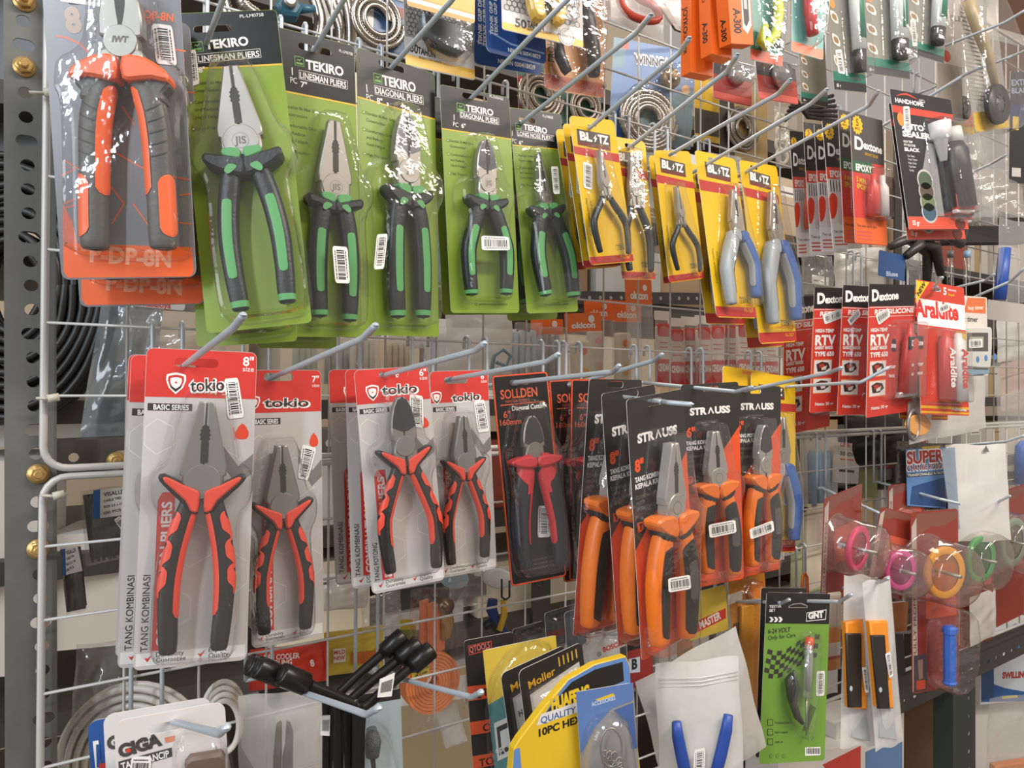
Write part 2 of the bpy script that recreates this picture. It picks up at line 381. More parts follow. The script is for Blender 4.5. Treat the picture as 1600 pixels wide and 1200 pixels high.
    def jaw(s, mb, kind, zt, mt=None):
        """the steel head: two jaws with a parting line, joint disc and cutter"""
        mt = mt or STEEL; z1 = s.z + zt; z0 = s.z - zt; dk = mat('3A3936', 0.5, 0.4)
        if kind == 'combo':
            pr = [(0, .030), (.03, .036), (.20, .074), (.265, .088), (.30, .088), (.305, .078), (.345, .080), (.385, .070), (.41, .055)]
            cut = .002
        elif kind == 'diag':
            pr = [(0, .018), (.015, .030), (.06, .052), (.12, .068), (.19, .076), (.245, .076), (.25, .066), (.30, .066), (.33, .072), (.37, .062), (.40, .05)]
            cut = .002
        elif kind == 'long':
            pr = [(0, .012), (.02, .016), (.16, .030), (.25, .046), (.29, .052), (.33, .052), (.335, .045), (.38, .046), (.41, .04)]
            cut = .0015
        else:
            pr = [(0, .014), (.03, .020), (.18, .044), (.27, .062), (.32, .066), (.36, .058), (.42, .050), (.46, .045)]
            cut = .002
        pr = [(u * s.hk, t) for u, t in pr]
        for sd in (1, -1): mb.slab(s.pts([(pr[0][0], cut)] + pr + [(pr[-1][0], cut)], sd), z0, z1, mt, 1.1)
        js = .325 * s.hk if kind != 'diag' else .285 * s.hk; jr = {'combo': .070, 'diag': .060, 'long': .042, 'mini': .05}[kind]
        c = s.P(js, 0); mb.slab(circ(c[0], c[1], jr * s.Ln, 28), z1 - .2, z1 + 1.0, mt, .5)
        if kind == 'diag':
            for sd in (1, -1): mb.poly(s.pts([(.012, .003), (.015, .026), (.06, .048), (.12, .063), (.175, .070), (.20, .02), (.20, .003)], sd), mat('55555A', .25, .8), z1 + .05)
        mb.poly(circ(c[0], c[1], jr * .5 * s.Ln, 20), mat('8F8A84', 0.4, .6), z1 + 1.05); mb.poly(circ(c[0], c[1], jr * .43 * s.Ln, 20), mt, z1 + 1.1)
        if kind == 'combo':
            o = []
            for i in range(28):
                t = 2 * math.pi * i / 28; r = 1.0 if i % 2 else .72; o.append(((.135 + .042 * math.cos(t)) * s.hk, .022 * r * math.sin(t)))
            mb.poly(s.pts(o), dk, z1 + .1); mb.poly(s.pts([(.165 * s.hk, -.014), (.165 * s.hk, .016), (.25 * s.hk, .016), (.25 * s.hk, -.014)]), dk, z1 + .12)
            mb.poly(s.pts([(.005, -.0025), (.005, .0025), (.10 * s.hk, .003), (.10 * s.hk, -.003)]), dk, z1 + .1)
        elif kind == 'diag':
            mb.poly(s.pts([(0.0, -.004), (.0, .006), (.05, .020), (.13, .022), (.20 * s.hk, .004), (.22 * s.hk, -.004), (.13, -.010), (.05, -.014)]), dk, z1 + .1)
            mb.poly(s.pts([(.335 * s.hk, -.008), (.335 * s.hk, .008), (.40 * s.hk, .009), (.40 * s.hk, -.009)]), dk, z1 + .1)
        else:
            mb.poly(s.pts([(.0, -.002), (.0, .002), (.27 * s.hk, .003), (.27 * s.hk, -.003)]), dk, z1 + .1)
            if kind == 'long': mb.poly(s.pts([(.13, -.012), (.13, .012), (.2, .015), (.2, -.015)]), dk, z1 + .12)
    hk = 1.0
    def outline(s, prof):
        return smooth(s.sym(prof), 3)
BLP = [(-.05, .035), (-.03, .075), (.10, .115), (.24, .15), (.30, .20), (.40, .205), (.50, .165), (.75, .175), (.95, .175), (1.03, .16), (1.05, .10)]
def grips(pl, pk, fn):
    """builds the two handles with fn(mb, side), under the steel head"""
    for sd in (-1, 1):
        mb = MB(); fn(mb, sd); mb.build('handle', pl)
# ------------------------------------------------------------------ the setting
U_ = 0.06; Z0 = 1.45
def gx(m): return m * U_
def gz(k): return Z0 + k * U_
def struct(mb, name, sc=1.0): o = mb.build(name, None, sc); o['kind'] = 'structure'; return o
WALL = mat('C9B9A4', .8, bump=.2, bscale=30, nscale=3, var=.1)
mb = MB(); mb.add([(-3, 1.5, 0), (6, 1.5, 0), (6, 1.5, 3), (-3, 1.5, 3), (-3, 1.6, 0), (6, 1.6, 0), (6, 1.6, 3), (-3, 1.6, 3)], [(0, 1, 2, 3), (5, 4, 7, 6), (3, 2, 6, 7), (1, 0, 4, 5), (0, 3, 7, 4), (2, 1, 5, 6)], WALL); struct(mb, 'wall_back')
mb = MB(); mb.add([(-3, -3, 0), (6, -3, 0), (6, 1.6, 0), (-3, 1.6, 0), (-3, -3, -.1), (6, -3, -.1), (6, 1.6, -.1), (-3, 1.6, -.1)], [(0, 1, 2, 3), (5, 4, 7, 6), (0, 4, 5, 1), (1, 5, 6, 2), (2, 6, 7, 3), (3, 7, 4, 0)], mat('8C857C', .5, nscale=4, var=.15)); struct(mb, 'floor')
POSTM = mat('6A6A66', .5, .25, .22, bump=.1, bscale=120, nscale=22); RUSTY = mat('55514B', .55, .3, .3, nscale=30)
def bolt(mb, x, y, z, r=8.5):
    br = mat('C8A468', .32, .7, .15)
    mb.lathe([(0, z), (r * 1.25, z), (r * 1.25, z + 1.2), (0, z + 1.2)], br, 20, (x, y, 0))
    mb.slab([(x + r * math.cos(math.radians(60 * i + 12)), y + r * math.sin(math.radians(60 * i + 12))) for i in range(6)], z + 1.2, z + 7, br, 1.0)
    mb.slab(circ(x, y, r * .52, 14), z + 7, z + 10.5, br, .8)
# slotted angle post beside the wire panels
pd = -.010
x0 = at(7, 560, pd).x; x1 = at(89, 560, pd).x; w = (x1 - x0) * 1000
lean = 0.010
PM = Matrix.Translation((x0, -pd, 1.516)) @ Matrix.Rotation(math.radians(90), 4, 'X') @ Matrix.Rotation(lean, 4, 'Z')
post = empty('slotted_angle_post', PM); tag(post, 'grey slotted steel angle post with rows of holes at the left edge', 'post')
PI_ = PM.inverted()
def pl_(px, py):
    a = PI_ @ CAM; b = PI_.to_3x3() @ ray(px, py); t = -a.z / b.z; q = a + b * t; return q.x * 1000, q.y * 1000
ys = [(-118 + 37.6 * i) for i in range(38)]; mb = MB(); hl = []
for i, y in enumerate(ys):
    c = pl_(36 + (y - 30) * .030, y)
    hl.append(rrect(c[0] - (7.6 if i % 4 == 1 else 5), c[1] - 4.8, c[0] + (7.6 if i % 4 == 1 else 5), c[1] + 4.8, 4.8, 5))
lo, hi = pl_(40, 1330)[1], pl_(40, -150)[1]
mb.slab([(0, lo), (w, lo), (w, hi), (0, hi)], -1.5, 0, POSTM, 0, hl)
mb.box(0, lo, -40, 1.6, hi, -1.5, POSTM); mb.box(-.02, lo - 900, -40, 1.6, lo, 0, POSTM); mb.box(1.6, lo - 900, -1.5, w, lo, 0, POSTM)
mb.build('upright', post)
for px, py in ((38, 3), (38, 105), (60, 740), (60, 857)):
    m2 = MB(); c = pl_(px, py); bolt(m2, c[0], c[1], .2, 6.6); tag(m2.build('bolt', post), 'brass hex bolt', None)
def shelf_beam(label, pts, d, h, mt, length=None):
    a, b = at(*pts[0], d), at(*pts[1], d); r = Vector((b.x - a.x, 0, b.z - a.z)); L = r.length * 1000; ang = math.atan2(r.z, r.x)
    M = Matrix.Translation(a) @ Matrix.Rotation(-ang, 4, 'Y') @ Matrix.Rotation(math.radians(90), 4, 'X')
    o = empty('shelf_beam', M); tag(o, label, 'shelf beam'); mb = MB(); hs = []
    for i in range(int(L / 38)): hs.append(rrect(20 + 38 * i - (7 if i % 2 else 4), -h / 2 - 4, 20 + 38 * i + (7 if i % 2 else 4), -h / 2 + 4, 4, 4))
    mb.slab([(0, -h), (L, -h), (L, 0), (0, 0)], -1.5, 0, mt, 0, hs); mb.box(0, -1.6, -38, L, 0, -1.5, mt); mb.build('rail', o); return o
sb = shelf_beam('worn grey steel shelf beam behind the grid, level with the two panels\' meeting rods', [(72, 690), (560, 668)], -.03, 30, RUSTY)
m2 = MB(); q = sb.matrix_world.inverted() @ at(182, 741, -.03); bolt(m2, q.x * 1000, -20, .2, 6.6); tag(m2.build('bolt', sb), 'brass hex bolt', None)
shelf_beam('dark slotted steel shelf beam running off to the lower right', [(1370, 1098), (1640, 975)], -.03, 42, mat('4A4642', .5, .3, .25, nscale=30))
shelf_beam('dark shelf beam seen through the grid under the middle red topped cards', [(420, 958), (760, 900)], -.42, 34, mat('3B3835', .6, .2, .2))
# wire grid panels
def panel(label, k0, k1, m1, wires, name='wire_grid_panel'):
    o = empty(name, (0, 0, gz(k0))); tag(o, label, 'wire grid'); Z = gz(k0); q = lambda m, k, y=0: (gx(m) * 1000, y, (gz(k) - Z) * 1000)
    mb = MB(); c = .3
    cor = [q(c, k0), q(m1 - c, k0), q(m1, k0 + c if k1 > k0 else k0 - c), q(m1, k1 - c), q(m1 - c, k1), q(c, k1), q(0, k1 - c), q(0, k0 + c)]
    path = []
    def arc(cx, ck, a0, a1):
        for i in range(6):
            t = math.radians(a0 + (a1 - a0) * i / 5); path.append(q(cx + c * math.cos(t), ck + c * math.sin(t)))
    arc(m1 - c, k1 - c, 0, 90); arc(c, k1 - c, 90, 180); arc(c, k0 + c, 180, 270); arc(m1 - c, k0 + c, 270, 360); path.append(path[0])
    mb.tube(path, 3.0, WIRE, 10); mb.build('frame', o)
    mb = MB()
    for m in range(1, m1): mb.tube([q(m, k0, 1), q(m, k1, 1)], 1.25, WIRE, 6)
    for k in wires: mb.tube([q(0, k, -1.4), q(m1, k, -1.4)], 1.3, WIRE, 6)
    mb.build('wire_mesh', o); return o
panel('upper white wire grid panel carrying the two long rows of pliers cards', 0, 14, 36, range(1, 14))
panel('lower white wire grid panel under the meeting rods, hung with wrenches and bags', -7.4, -.115, 36, [-1.05, -2.05, -3.05, -4.05, -5.05, -6.05, -7.0])
def zip_tie(label, p0, p1, p2):
    a, b, c = at(*p0, .006), at(*p1, .008), at(*p2, .006); o = empty('cable_tie', b); tag(o, label, 'cable tie', 'cable ties on the panel frame'); mb = MB(); m = mat('BDB7A6', .5)
    L = lambda v: tuple((v - b) * 1000)
    mb.tube([L(a), L(b), L(c)], [2.2, 3.2, 2.4], m, 8, True, .45); mb.build('strap', o)
    mb = MB(); s = (L(b)[0], L(b)[1], L(b)[2]); mb.tube([(1, -3, 0), (9, -3, 1.5)], 3.6, m, 6); mb.build('lock_head', o)
zip_tie('cable tie round the upper panel frame just above its bottom corner', (57, 622), (72, 623), (92, 621))
zip_tie('cable tie round the lower panel frame just below the meeting rods', (62, 774), (80, 775), (106, 771))
zip_tie('cable tie round the upper panel frame near the top bolt', (46, 144), (66, 146), (86, 144))
# peg hooks
def hook(label, hp, dh, bp, tp, dmax=.30, dmin=.04, r=2.3, db=None, brk=True):
    P = at(*hp, dh)
    def dep(px):
        rr = ray(*px); t = (P.x - CAM.x) / rr.x if abs(rr.x) > 1e-4 else 1; return -(CAM.y + rr.y * t)
    d1 = db or min(max(dep(bp), dh + dmin), dmax); B = at(*bp, d1)
    s = (B - P); d2 = d1 + (0.03 if tp[1] < bp[1] else .02); T = at(*tp, min(d2, d1 + .035))
    k = (dh - .004) / (d1 - dh); base = P - s * k
    if abs(base.z - P.z) > .07: base.z = P.z + math.copysign(.07, base.z - P.z)
    if abs(base.x - P.x) > .05: base.x = P.x + math.copysign(.05, base.x - P.x)
    base.y = -.006
    o = empty('peg_hook', base); tag(o, label, 'hook', 'wire peg hooks on the grid'); L = lambda v: tuple((Vector(v) - base) * 1000)
    mb = MB(); pts = smooth([L(base), L(P), L(P + (B - P) * .6), L(P + (B - P) * .9), L(B), L(B + (T - B) * .4), L(T)], 3, False)
    mb.tube(pts, r, GAL, 8); mb.lathe([(0, r * .8), (r * .7, r * .5), (r, 0)], GAL, 8, L(T)); mb.build('arm', o)
    if brk:
        kk = (base.z + .045 - Z0) / U_
        if kk < -.115: kz = -(math.ceil(-kk - .05) + .05) + 1 if -kk > 1.05 else -.115
        else: kz = math.floor(kk) + 1 if kk % 1 > .2 else math.floor(kk)
        zt = (gz(kz) - base.z) * 1000
        if zt < 15: zt += 60
        mb = MB()
        for sx in (-12, 12):
            mb.tube(smooth([(sx, 0, 0), (sx, 0, zt - 6), (sx, 0, zt + 2), (sx, 4, zt + 6), (sx, 10, zt + 4), (sx, 11, zt - 7)], 3, False), 1.9, GAL, 7)
        mb.tube([(-12, 0, 0), (12, 0, 0)], 1.9, GAL, 7); mb.build('hanger', o)
    return o
for lb, hp, dh, bp, tp in (
    ('hook holding the largest green card, running up out of the picture', (331, 45), .092, (352, -10), (372, -60)),
    ('hook holding the barcoded green linesman card, second hook of the green row', (492, 77), .070, (545, -14), (560, -60)),
    ('hook holding the green 8 inch diagonal pliers card', (611, 106), .057, (706, 0), (740, -50)),
    ('hook holding the small green card with the wide bar code', (739, 151), .060, (860, 26), (900, -14)),
    ('hook holding the rightmost green card, tip over the red scissor handles', (819, 189), .058, (995, 50), (1017, 24)),
    ('hook holding the foremost yellow card, tip left of the orange boxes', (921, 200), .105, (1062, 82), (1077, 60)),
    ('hook holding the half covered yellow card, tip just under the orange boxes', (983, 231), .085, (1135, 112), (1152, 86)),
    ('hook holding the yellow card without a bar code', (1051, 239), .095, (1215, 147), (1235, 125)),
    ('hook holding the yellow card of blue pliers with no bar code', (1114, 251), .095, (1267, 162), (1292, 140)),
    ('hook holding the rightmost yellow card', (1172, 265), .085, (1357, 165), (1372, 143)),
    ('hook holding the largest red topped card', (292, 568), .105, (364, 513), (380, 493)),
    ('hook holding the red topped card beside the largest one', (432, 587), .075, (566, 529), (587, 509)),
    ('hook holding the foremost middle red topped card', (608, 584), .105, (742, 548), (757, 537)),
    ('hook holding the smallest red topped card', (712, 591), .080, (854, 565), (872, 554)),
    ('hook holding the black card with red and dark blue pliers', (812, 597), .090, (957, 581), (967, 572)),
    ('hook over the black orange rimmed card nearest the orange pliers', (905, 598), .06, (1022, 563), (1034, 554)),
    ('hook through the rightmost black and orange card, tip at the red sealant tubes', (1162, 611), .085, (1296, 582), (1314, 575)),
    ('hook reaching across the red sealant cards, right of the orange pliers', (1250, 603), .08, (1345, 597), (1389, 574)),
    ('hook holding the auto sealer card', (1436, 161), .14, (1505, 118), (1530, 106)),
    ('white hook at the upper right over the wooden boards', (1480, 70), .10, (1570, 35), (1602, 16)),
    ('white hook below the upper right corner, beside the wheel card', (1500, 120), .08, (1585, 86), (1604, 78)),
    ('white hook over the clear crinkled bags on the right', (1502, 277), .08, (1550, 255), (1571, 243)),
    ('hook holding the red and white adhesive card', (1453, 453), .15, (1465, 442), (1472, 434)),
    ('hook carrying the timer, tip in front of the blue bottle', (1499, 448), .10, (1540, 438), (1553, 429)),
    ('lower hook right of the timer card', (1516, 467), .10, (1578, 440), (1600, 420)),
    ('hook holding the white headed bank card, lower left', (267, 1127), .14, (342, 1146), (354, 1136)),
    ('hook under the black wheel wrenches with nothing in front', (450, 1074), .10, (572, 1116), (592, 1106)),
    ('hook behind the black wheel wrenches, in front of the orange strap', (627, 1061), .09, (737, 1089), (752, 1081)),
    ('hook holding the green car tester card, passing its black header', (1246, 939), .13, (1312, 940), (1330, 929)),
    ('short hook left of the tester card', (1190, 941), .10, (1222, 942), (1233, 937)),
    ('hook holding the two orange knives', (1362, 910), .15, (1376, 909), (1387, 904)),
    ('hook over the clear domed wheel cards, left one', (1411, 764), .05, (1470, 780), (1500, 787)),
    ('hook over the clear domed wheel cards, right one', (1520, 790), .10, (1557, 785), (1578, 775)),
    ('hook running over the pink wheel card', (1305, 772), .03, (1370, 800), (1395, 812)),
    ('hook at the right edge behind the white bag', (1490, 697), .06, (1570, 690), (1602, 680))):
    hook(lb, hp, dh, bp, tp)
o = hook('hook through the black and orange stack, its end bent level', (1022, 626), .195, (1045, 629), (1081, 632), db=.225)
o = hook('hook through the smaller orange pliers card, just right of the stack', (1098, 607), .11, (1150, 612), (1175, 605), db=.16)
# spare hangers seen on the middle and upper wires
# rear rack with cartons, behind everything
RK = empty('rear_rack', (1.4, .62, 0)); tag(RK, 'dark steel rack of shelves along the back wall behind the grid', 'rack', None, 'structure')
LV = (0.62, 0.88, 1.10, 1.30, 1.50, 1.70, 1.90, 2.12)
for z in LV:
    mb = MB(); mb.box(-1900, -230, -30, 1900, 230, 0, mat('45403B', .55, .2, .2)); o = mb.build('shelf', RK); o.location.z = z
for sx in (-1.88, -.62, .62, 1.88):
    for sy in (-.235, .235):
        mb = MB(); mb.box(-20, -3, 0, 20, 3, 2300, mat('45403B', .55, .2, .2)); o = mb.build('upright', RK); o.location = (sx, sy, 0)
rr = random.Random(11); ORD = ('first', 'second', 'third', 'fourth', 'fifth', 'sixth', 'seventh', 'eighth', 'ninth', 'tenth', 'eleventh', 'twelfth', 'thirteenth', 'fourteenth', 'fifteenth', 'sixteenth', 'seventeenth')
TONES = (('white', 'D8D4CC'), ('beige', 'C2AE94'), ('pale grey', 'B4B0AA'), ('brown', '8A6C50'), ('cream', 'D6C8AE'), ('dark grey', '4C4846'), ('dull blue', '54708E'), ('rust red', '9A4A3A'), ('tan', 'A68C6C'), ('off white', 'CFC8BE'))
for li, z in enumerate(LV[1:-1]):
    x = .30; n = 0
    while x < 3.15 and n < 17:
        wd = rr.uniform(.13, .26); top = LV[li + 2] - z - .05; h = top * rr.uniform(.6, .97); nm, hx = TONES[rr.choice((0, 0, 1, 1, 2, 2, 3, 4, 5, 6, 7, 8, 9, 9))]; dp = rr.uniform(.16, .28)
        o = empty('carton', Matrix.Translation((x + wd / 2, .40 + rr.uniform(0, .03), z)) @ Matrix.Rotation(rr.uniform(-.025, .025), 4, 'Z')); tag(o, '%s carton on the rear rack, %s from the left on the %s shelf up' % (nm, ORD[n], ORD[li]), 'box', 'cartons on the rear rack')
        mb = MB(); m = mat(hx, .55); w_ = wd * 500 - 3
        mb.box(-w_, 0, 0, w_, dp * 1000, h * 1000, m); mb.box(-w_ * .3, -.6, h * 700, w_ * .55, -.2, h * 860, mat('E2DDD6', .5)) if rr.random() < .6 else mb.box(-24, -.5, 0, 24, -.1, h * 1000, mat('B79A70', .35))
        mb.box(-w_ * .22, -1.0, h * 745, w_ * .4, -.6, h * 775, mat('6A625C', .5)); mb.build('box', o); x += wd + rr.uniform(.010, .025); n += 1
# ------------------------------------------------------------------ top row: green, grey and yellow pliers cards
GREEN = mat('839C37', 0.30); GREEN2 = mat('5F8A1E', 0.4); BLACKC = mat('1B1A18', 0.32, spec=.35); YLINE = mat('D9B21F', 0.4); LETTER = mat('E9E6E0', 0.5)
RUB = mat('1E2326', 0.42, bump=.15, bscale=400); GRN = mat('58A35E', 0.45)
def green_pack(label, cs, d, slot, inch, kind_txt, pc, kind, tip, el, er, hk=1.0, guard=1.0, zt=4.5, yaw=0.0, **kw):
    p = Pack('pliers_pack', label, 'pliers', cs, d, 'green carded pliers', yaw=yaw)
    mb = p.card(GREEN, 4, slot, 30 if p.w > 70 else 22, 6)
    TL, TR, BR, BL = cs
    hv = kw.get('hv', 0.19)
    p.head(mb, hv, BLACKC)
    mb.poly([(p.x(0) + .3, p.y(hv)), (p.x(0) + .3, p.y(hv + .006)), (p.x(1) - .3, p.y(hv + .006)), (p.x(1) - .3, p.y(hv))], YLINE, .32)
    # brand block
    lg, bt = kw['logo'], kw['brand']
    a, b = p.L(*lg[0]), p.L(*lg[1]); sz = math.hypot(a[0] - b[0], a[1] - b[1]) * .72
    ang = math.atan2(p.L(*bt[1])[1] - p.L(*bt[0])[1], p.L(*bt[1])[0] - p.L(*bt[0])[0])
    cx, cy = (a[0] + b[0]) / 2, (a[1] + b[1]) / 2
    def rot(l): return [(cx + x * math.cos(ang) - y * math.sin(ang), cy + x * math.sin(ang) + y * math.cos(ang)) for x, y in l]
    h = sz / 2
    mb.poly(rot([(-h, -h), (h, -h), (h, h), (-h, h)]), mat('6FA84A', .4), .34); mb.poly(rot([(-h * .88, -h * .88), (h * .88, -h * .88), (h * .88, h * .88), (-h * .88, h * .88)]), BLACKC, .38)
    mb.poly(rot([(-h * .6, 0), (-h * .3, .25 * h), (0, 0), (h * .7, h * .75), (0, h * .3), (-h * .3, h * .5)]), mat('6FA84A', .4), .42)
    mb.poly(rot([(-h * .7, -h * .65), (h * .7, -h * .65), (h * .7, -h * .25), (-h * .7, -h * .25)]), mat('6FA84A', .4), .42)
    p.text(mb, 'TEKIRO', bt[0], bt[1], kw['bh'], LETTER, .035, .4)
    tt = [(a_, b_ - (0 if pc is None else 2.5)) for a_, b_ in kw['ttl']]; p.text(mb, kind_txt, tt[0], tt[1], kw['th'], LETTER, .02, .4)
    # outline box round the title
    a = p.L(*tt[0]); b = p.L(*tt[1]); u = Vector((b[0] - a[0], b[1] - a[1])); n = Vector((-u.y, u.x)).normalized(); u.normalize(); hh = p.hpx(tt[0], kw['th'])
    A = Vector(a) - u * 1 - n * hh * .22; B = Vector(b) + u * 1 - n * hh * .22; C = B + n * hh * 1.5; D = A + n * hh * 1.5
    for q0, q1 in ((A, B), (B, C), (C, D), (D, A)):
        e = (q1 - q0).normalized(); f = Vector((-e.y, e.x)) * .18
        mb.poly([tuple(q0 - f), tuple(q1 - f), tuple(q1 + f), tuple(q0 + f)], LETTER, .39)
    ip = [(a_, b_ + 3.5) for a_, b_ in kw['ip']]; p.text(mb, inch, ip[0], ip[1], kw['th'] * .9, LETTER, .025, .4)
    if pc:
        p.text(mb, '1', pc[0], (pc[0][0] + 5, pc[0][1] + 1), kw['th'] * 1.25, LETTER, 0, .4, 0, False); p.text(mb, 'PC', pc[1], (pc[1][0] + kw['th'] * 1.15, pc[1][1] + 2), kw['th'] * .95, LETTER, 0, .4)
    if 'code' in kw: c = kw['code']; p.text(mb, c[0], c[1], c[2], c[3], LETTER, 0, .4)
    OL = mat('3F5A14', .5); k = p.h / 300
    for i, (t, ind) in enumerate((('Durable Bi-Mat Grip', 0), ('Construction', 0), ('Comfortable Grip', 1), ('and Reduce', 0), ('Hand Fatigue', 0), ('High Precision', 1))):
        yy = p.y(hv + .055 + i * .024 + (.012 if i > 1 else 0) + (.012 if i > 4 else 0)); x0 = p.x(.10)
        mb.text(t, x0, yy, 3.0 * k, OL, None, 0, .01, .36)
        if i in (0, 2, 5):
            q = [(x0 - 4.2 * k, yy - .2), (x0 - 1.4 * k, yy - .2), (x0 - 1.4 * k, yy + 2.8 * k), (x0 - 4.2 * k, yy + 2.8 * k)]
            mb.poly(q, OL, .36); mb.poly(inset(q, .5), mat('D8E6A8', .5), .4)
    mb.text('JAPANESE INDUSTRIAL STANDARDS', p.x(.40), p.y(.965), 2.6 * k, OL, p.w * .42, 0, 0, .36); mb.poly(circ(p.x(.36), p.y(.961), 2 * k, 14), OL, .36); mb.poly(circ(p.x(.36), p.y(.961), 1.4 * k, 14), GREEN, .38)
    card = mb.build('card', p.o)
    ft = kw.get('fat', 1.0); pl = Pliers(p, tip, el, er, 11, hp=[(a_, b_, c_ * ft) for a_, b_, c_ in HP]); pl.hk = hk
    mb = MB(); pl.jaw(mb, kind, zt)
    c = pl.P((.325 if kind != 'diag' else .285) * hk, 0)
    mb.text('JIS', c[0], c[1] - pl.Ln * .014, pl.Ln * .030, mat('6E6660', .5, .3), None, 0, .02, 11 + zt + 1.2, 0, 'c')
    head = mb.build('pliers', p.o)
    def fn(mb, sd):
        pl.handle(mb, sd, RUB)
        pl.patch(mb, sd, .56, .885, 70, 110, GRN, .35)
        pl.patch(mb, sd, .975, 1.0, 0, 360, GRN, .25, 0, False, 3, 18)
        e = [pl.sect(1.0, sd, 20 * j, .25) for j in range(18)]; cc = Vector((sum(v[0] for v in e) / 18, sum(v[1] for v in e) / 18, pl.z)) + Vector((pl.a.x, pl.a.y, 0)) * pl.Ln * .014
        mb.add(e + [tuple(cc + (Vector(v) - cc) * .8) for v in e] + [tuple(cc + Vector((pl.a.x, pl.a.y, 0)) * 1.0)], [(j, (j + 1) % 18, 18 + (j + 1) % 18, 18 + j) for j in range(18)] + [(18 + j, 18 + (j + 1) % 18, 36) for j in range(18)], GRN, True)
        g = guard
        gr = [(.385 * hk, .0), (.382 * hk, .05), (.376 * hk, .10 * g), (.366 * hk, .142 * g), (.384 * hk, .156 * g), (.412 * hk, .145 * g), (.442, .10 * g), (.462, .05), (.47, .0)]
        o = smooth(pl.pts(gr, sd), 2)
        mb.slab(o, 4, 11 + pl.Ln * .043, RUB, 2.2)
        mb.slab(smooth(pl.pts([(.362 * hk, .010), (.358 * hk, .072), (.385 * hk, .075), (.398 * hk, .04), (.402 * hk, .010)], sd), 2), 8, 11 + pl.Ln * .046, GRN, .8)
        mb.poly(smooth(pl.pts([(.438, .025), (.425, .055), (.45, .075), (.465, .06)], sd), 3), GRN, 11 + pl.Ln * .0445)
    grips(head, p, fn)
    p.blister(pl.outline(BLP), pl.Ln * .043 + 13.5)
    p.pl = pl
    return p
A = green_pack('largest green card of pliers, black and green grips, leaning beside the orange-handled pliers', [(287, 22), (418, 14), (500, 498), (311, 528)], .092, (332, 45), '8"', 'LINESMAN PLIERS', None, 'combo',
    (362, 106), (376, 482), (449, 470), logo=((299, 66), (318, 81)), brand=((321, 77), (389, 70)), bh=13, ttl=((310, 97), (406, 88)), th=9, ip=((311, 110), (321, 109)), hv=.178, code=('PL-LM0758', (375, 28), (412, 25), 5))
A.sticker([(289, 80), (306, 77), (312, 131), (291, 137)], .8, vert=True)
C = another(A.o, 'green pliers card tucked behind the largest green card, its lower left corner showing', -.004, -.034, -.006, -.05)
B2 = green_pack('second largest green linesman pliers card, with a bar code between its handles', [(425, 40), (554, 72), (566, 527), (441, 526)], .070, (492, 77), '7"', 'LINESMAN PLIERS', ((456, 117), (454, 129)), 'combo',
    (521, 190), (500, 492), (546, 499), hk=1.05, logo=((459, 88), (476, 104)), brand=((478, 107), (537, 119)), bh=13, ttl=((469, 124), (541, 140)), th=9, ip=((470, 132), (480, 134)), hv=.20, code=('PL-LM0708', (530, 81), (551, 87), 4), guard=.95, fat=1.12)
B2.sticker([(519, 384), (543, 386), (547, 443), (524, 442)], 27, vert=True)
another(B2.o, 'green pliers card hidden behind the barcoded linesman card, its dark bottom edge showing', -.010, -.032, -.009, -.012)
B3 = green_pack('green diagonal pliers card marked 8 inch, blue window shine on its black header', [(556, 72), (679, 116), (685, 528), (566, 522)], .057, (612, 104), '8"', 'DIAGONAL PLIERS', ((573, 144), (573, 156)), 'diag',
    (633, 178), (622, 493), (661, 493), logo=((582, 115), (598, 131)), brand=((598, 132), (650, 144)), bh=13, ttl=((587, 148), (660, 164)), th=9, ip=((589, 158), (598, 160)), hv=.17, guard=.9, fat=1.12)
B3.sticker([(589, 366), (606, 365), (600, 420), (584, 421)], 24, vert=True)
B4 = green_pack('small green diagonal pliers card with a wide white bar code across the handles', [(686, 132), (796, 152), (811, 490), (705, 488)], .060, (742, 152), '6"', 'DIAGONAL PLIERS', ((709, 188), (708, 197)), 'diag',
    (757, 220), (737, 459), (791, 458), logo=((712, 162), (727, 175)), brand=((728, 173), (771, 181)), bh=9, ttl=((720, 185), (778, 196)), th=7, ip=((721, 196), (728, 197)), hv=.19, code=('PL-DG0763', (765, 152), (786, 157), 4), guard=1.0, fat=1.25)
B4.sticker([(752, 368), (795, 370), (797, 391), (753, 391)], 24)
another(B4.o, 'green diagonal pliers card squeezed behind the small one with the wide bar code', -.004 + .012, -.034, .001, .0)
B5 = green_pack('narrow green long nose pliers card, rightmost of the green cards', [(797, 167), (872, 179), (908, 489), (820, 488)], .058, (824, 188), '6"', 'LONG NOSE PLIERS', ((800, 212), (800, 222)), 'long',
    (840, 240), (853, 460), (896, 462), logo=((804, 193), (816, 204)), brand=((818, 202), (855, 209)), bh=8, ttl=((809, 214), (864, 222)), th=6, ip=((811, 222), (817, 223)), hv=.18, code=('PL-LN0658', (848, 183), (864, 186), 4), guard=.95, fat=1.35)
B5.sticker([(861, 260), (872, 260), (875, 303), (865, 303)], 24, vert=True)
another(B5.o, 'green long nose pliers card peeping out below the rightmost green card', -.006, -.034, -.004, .0)
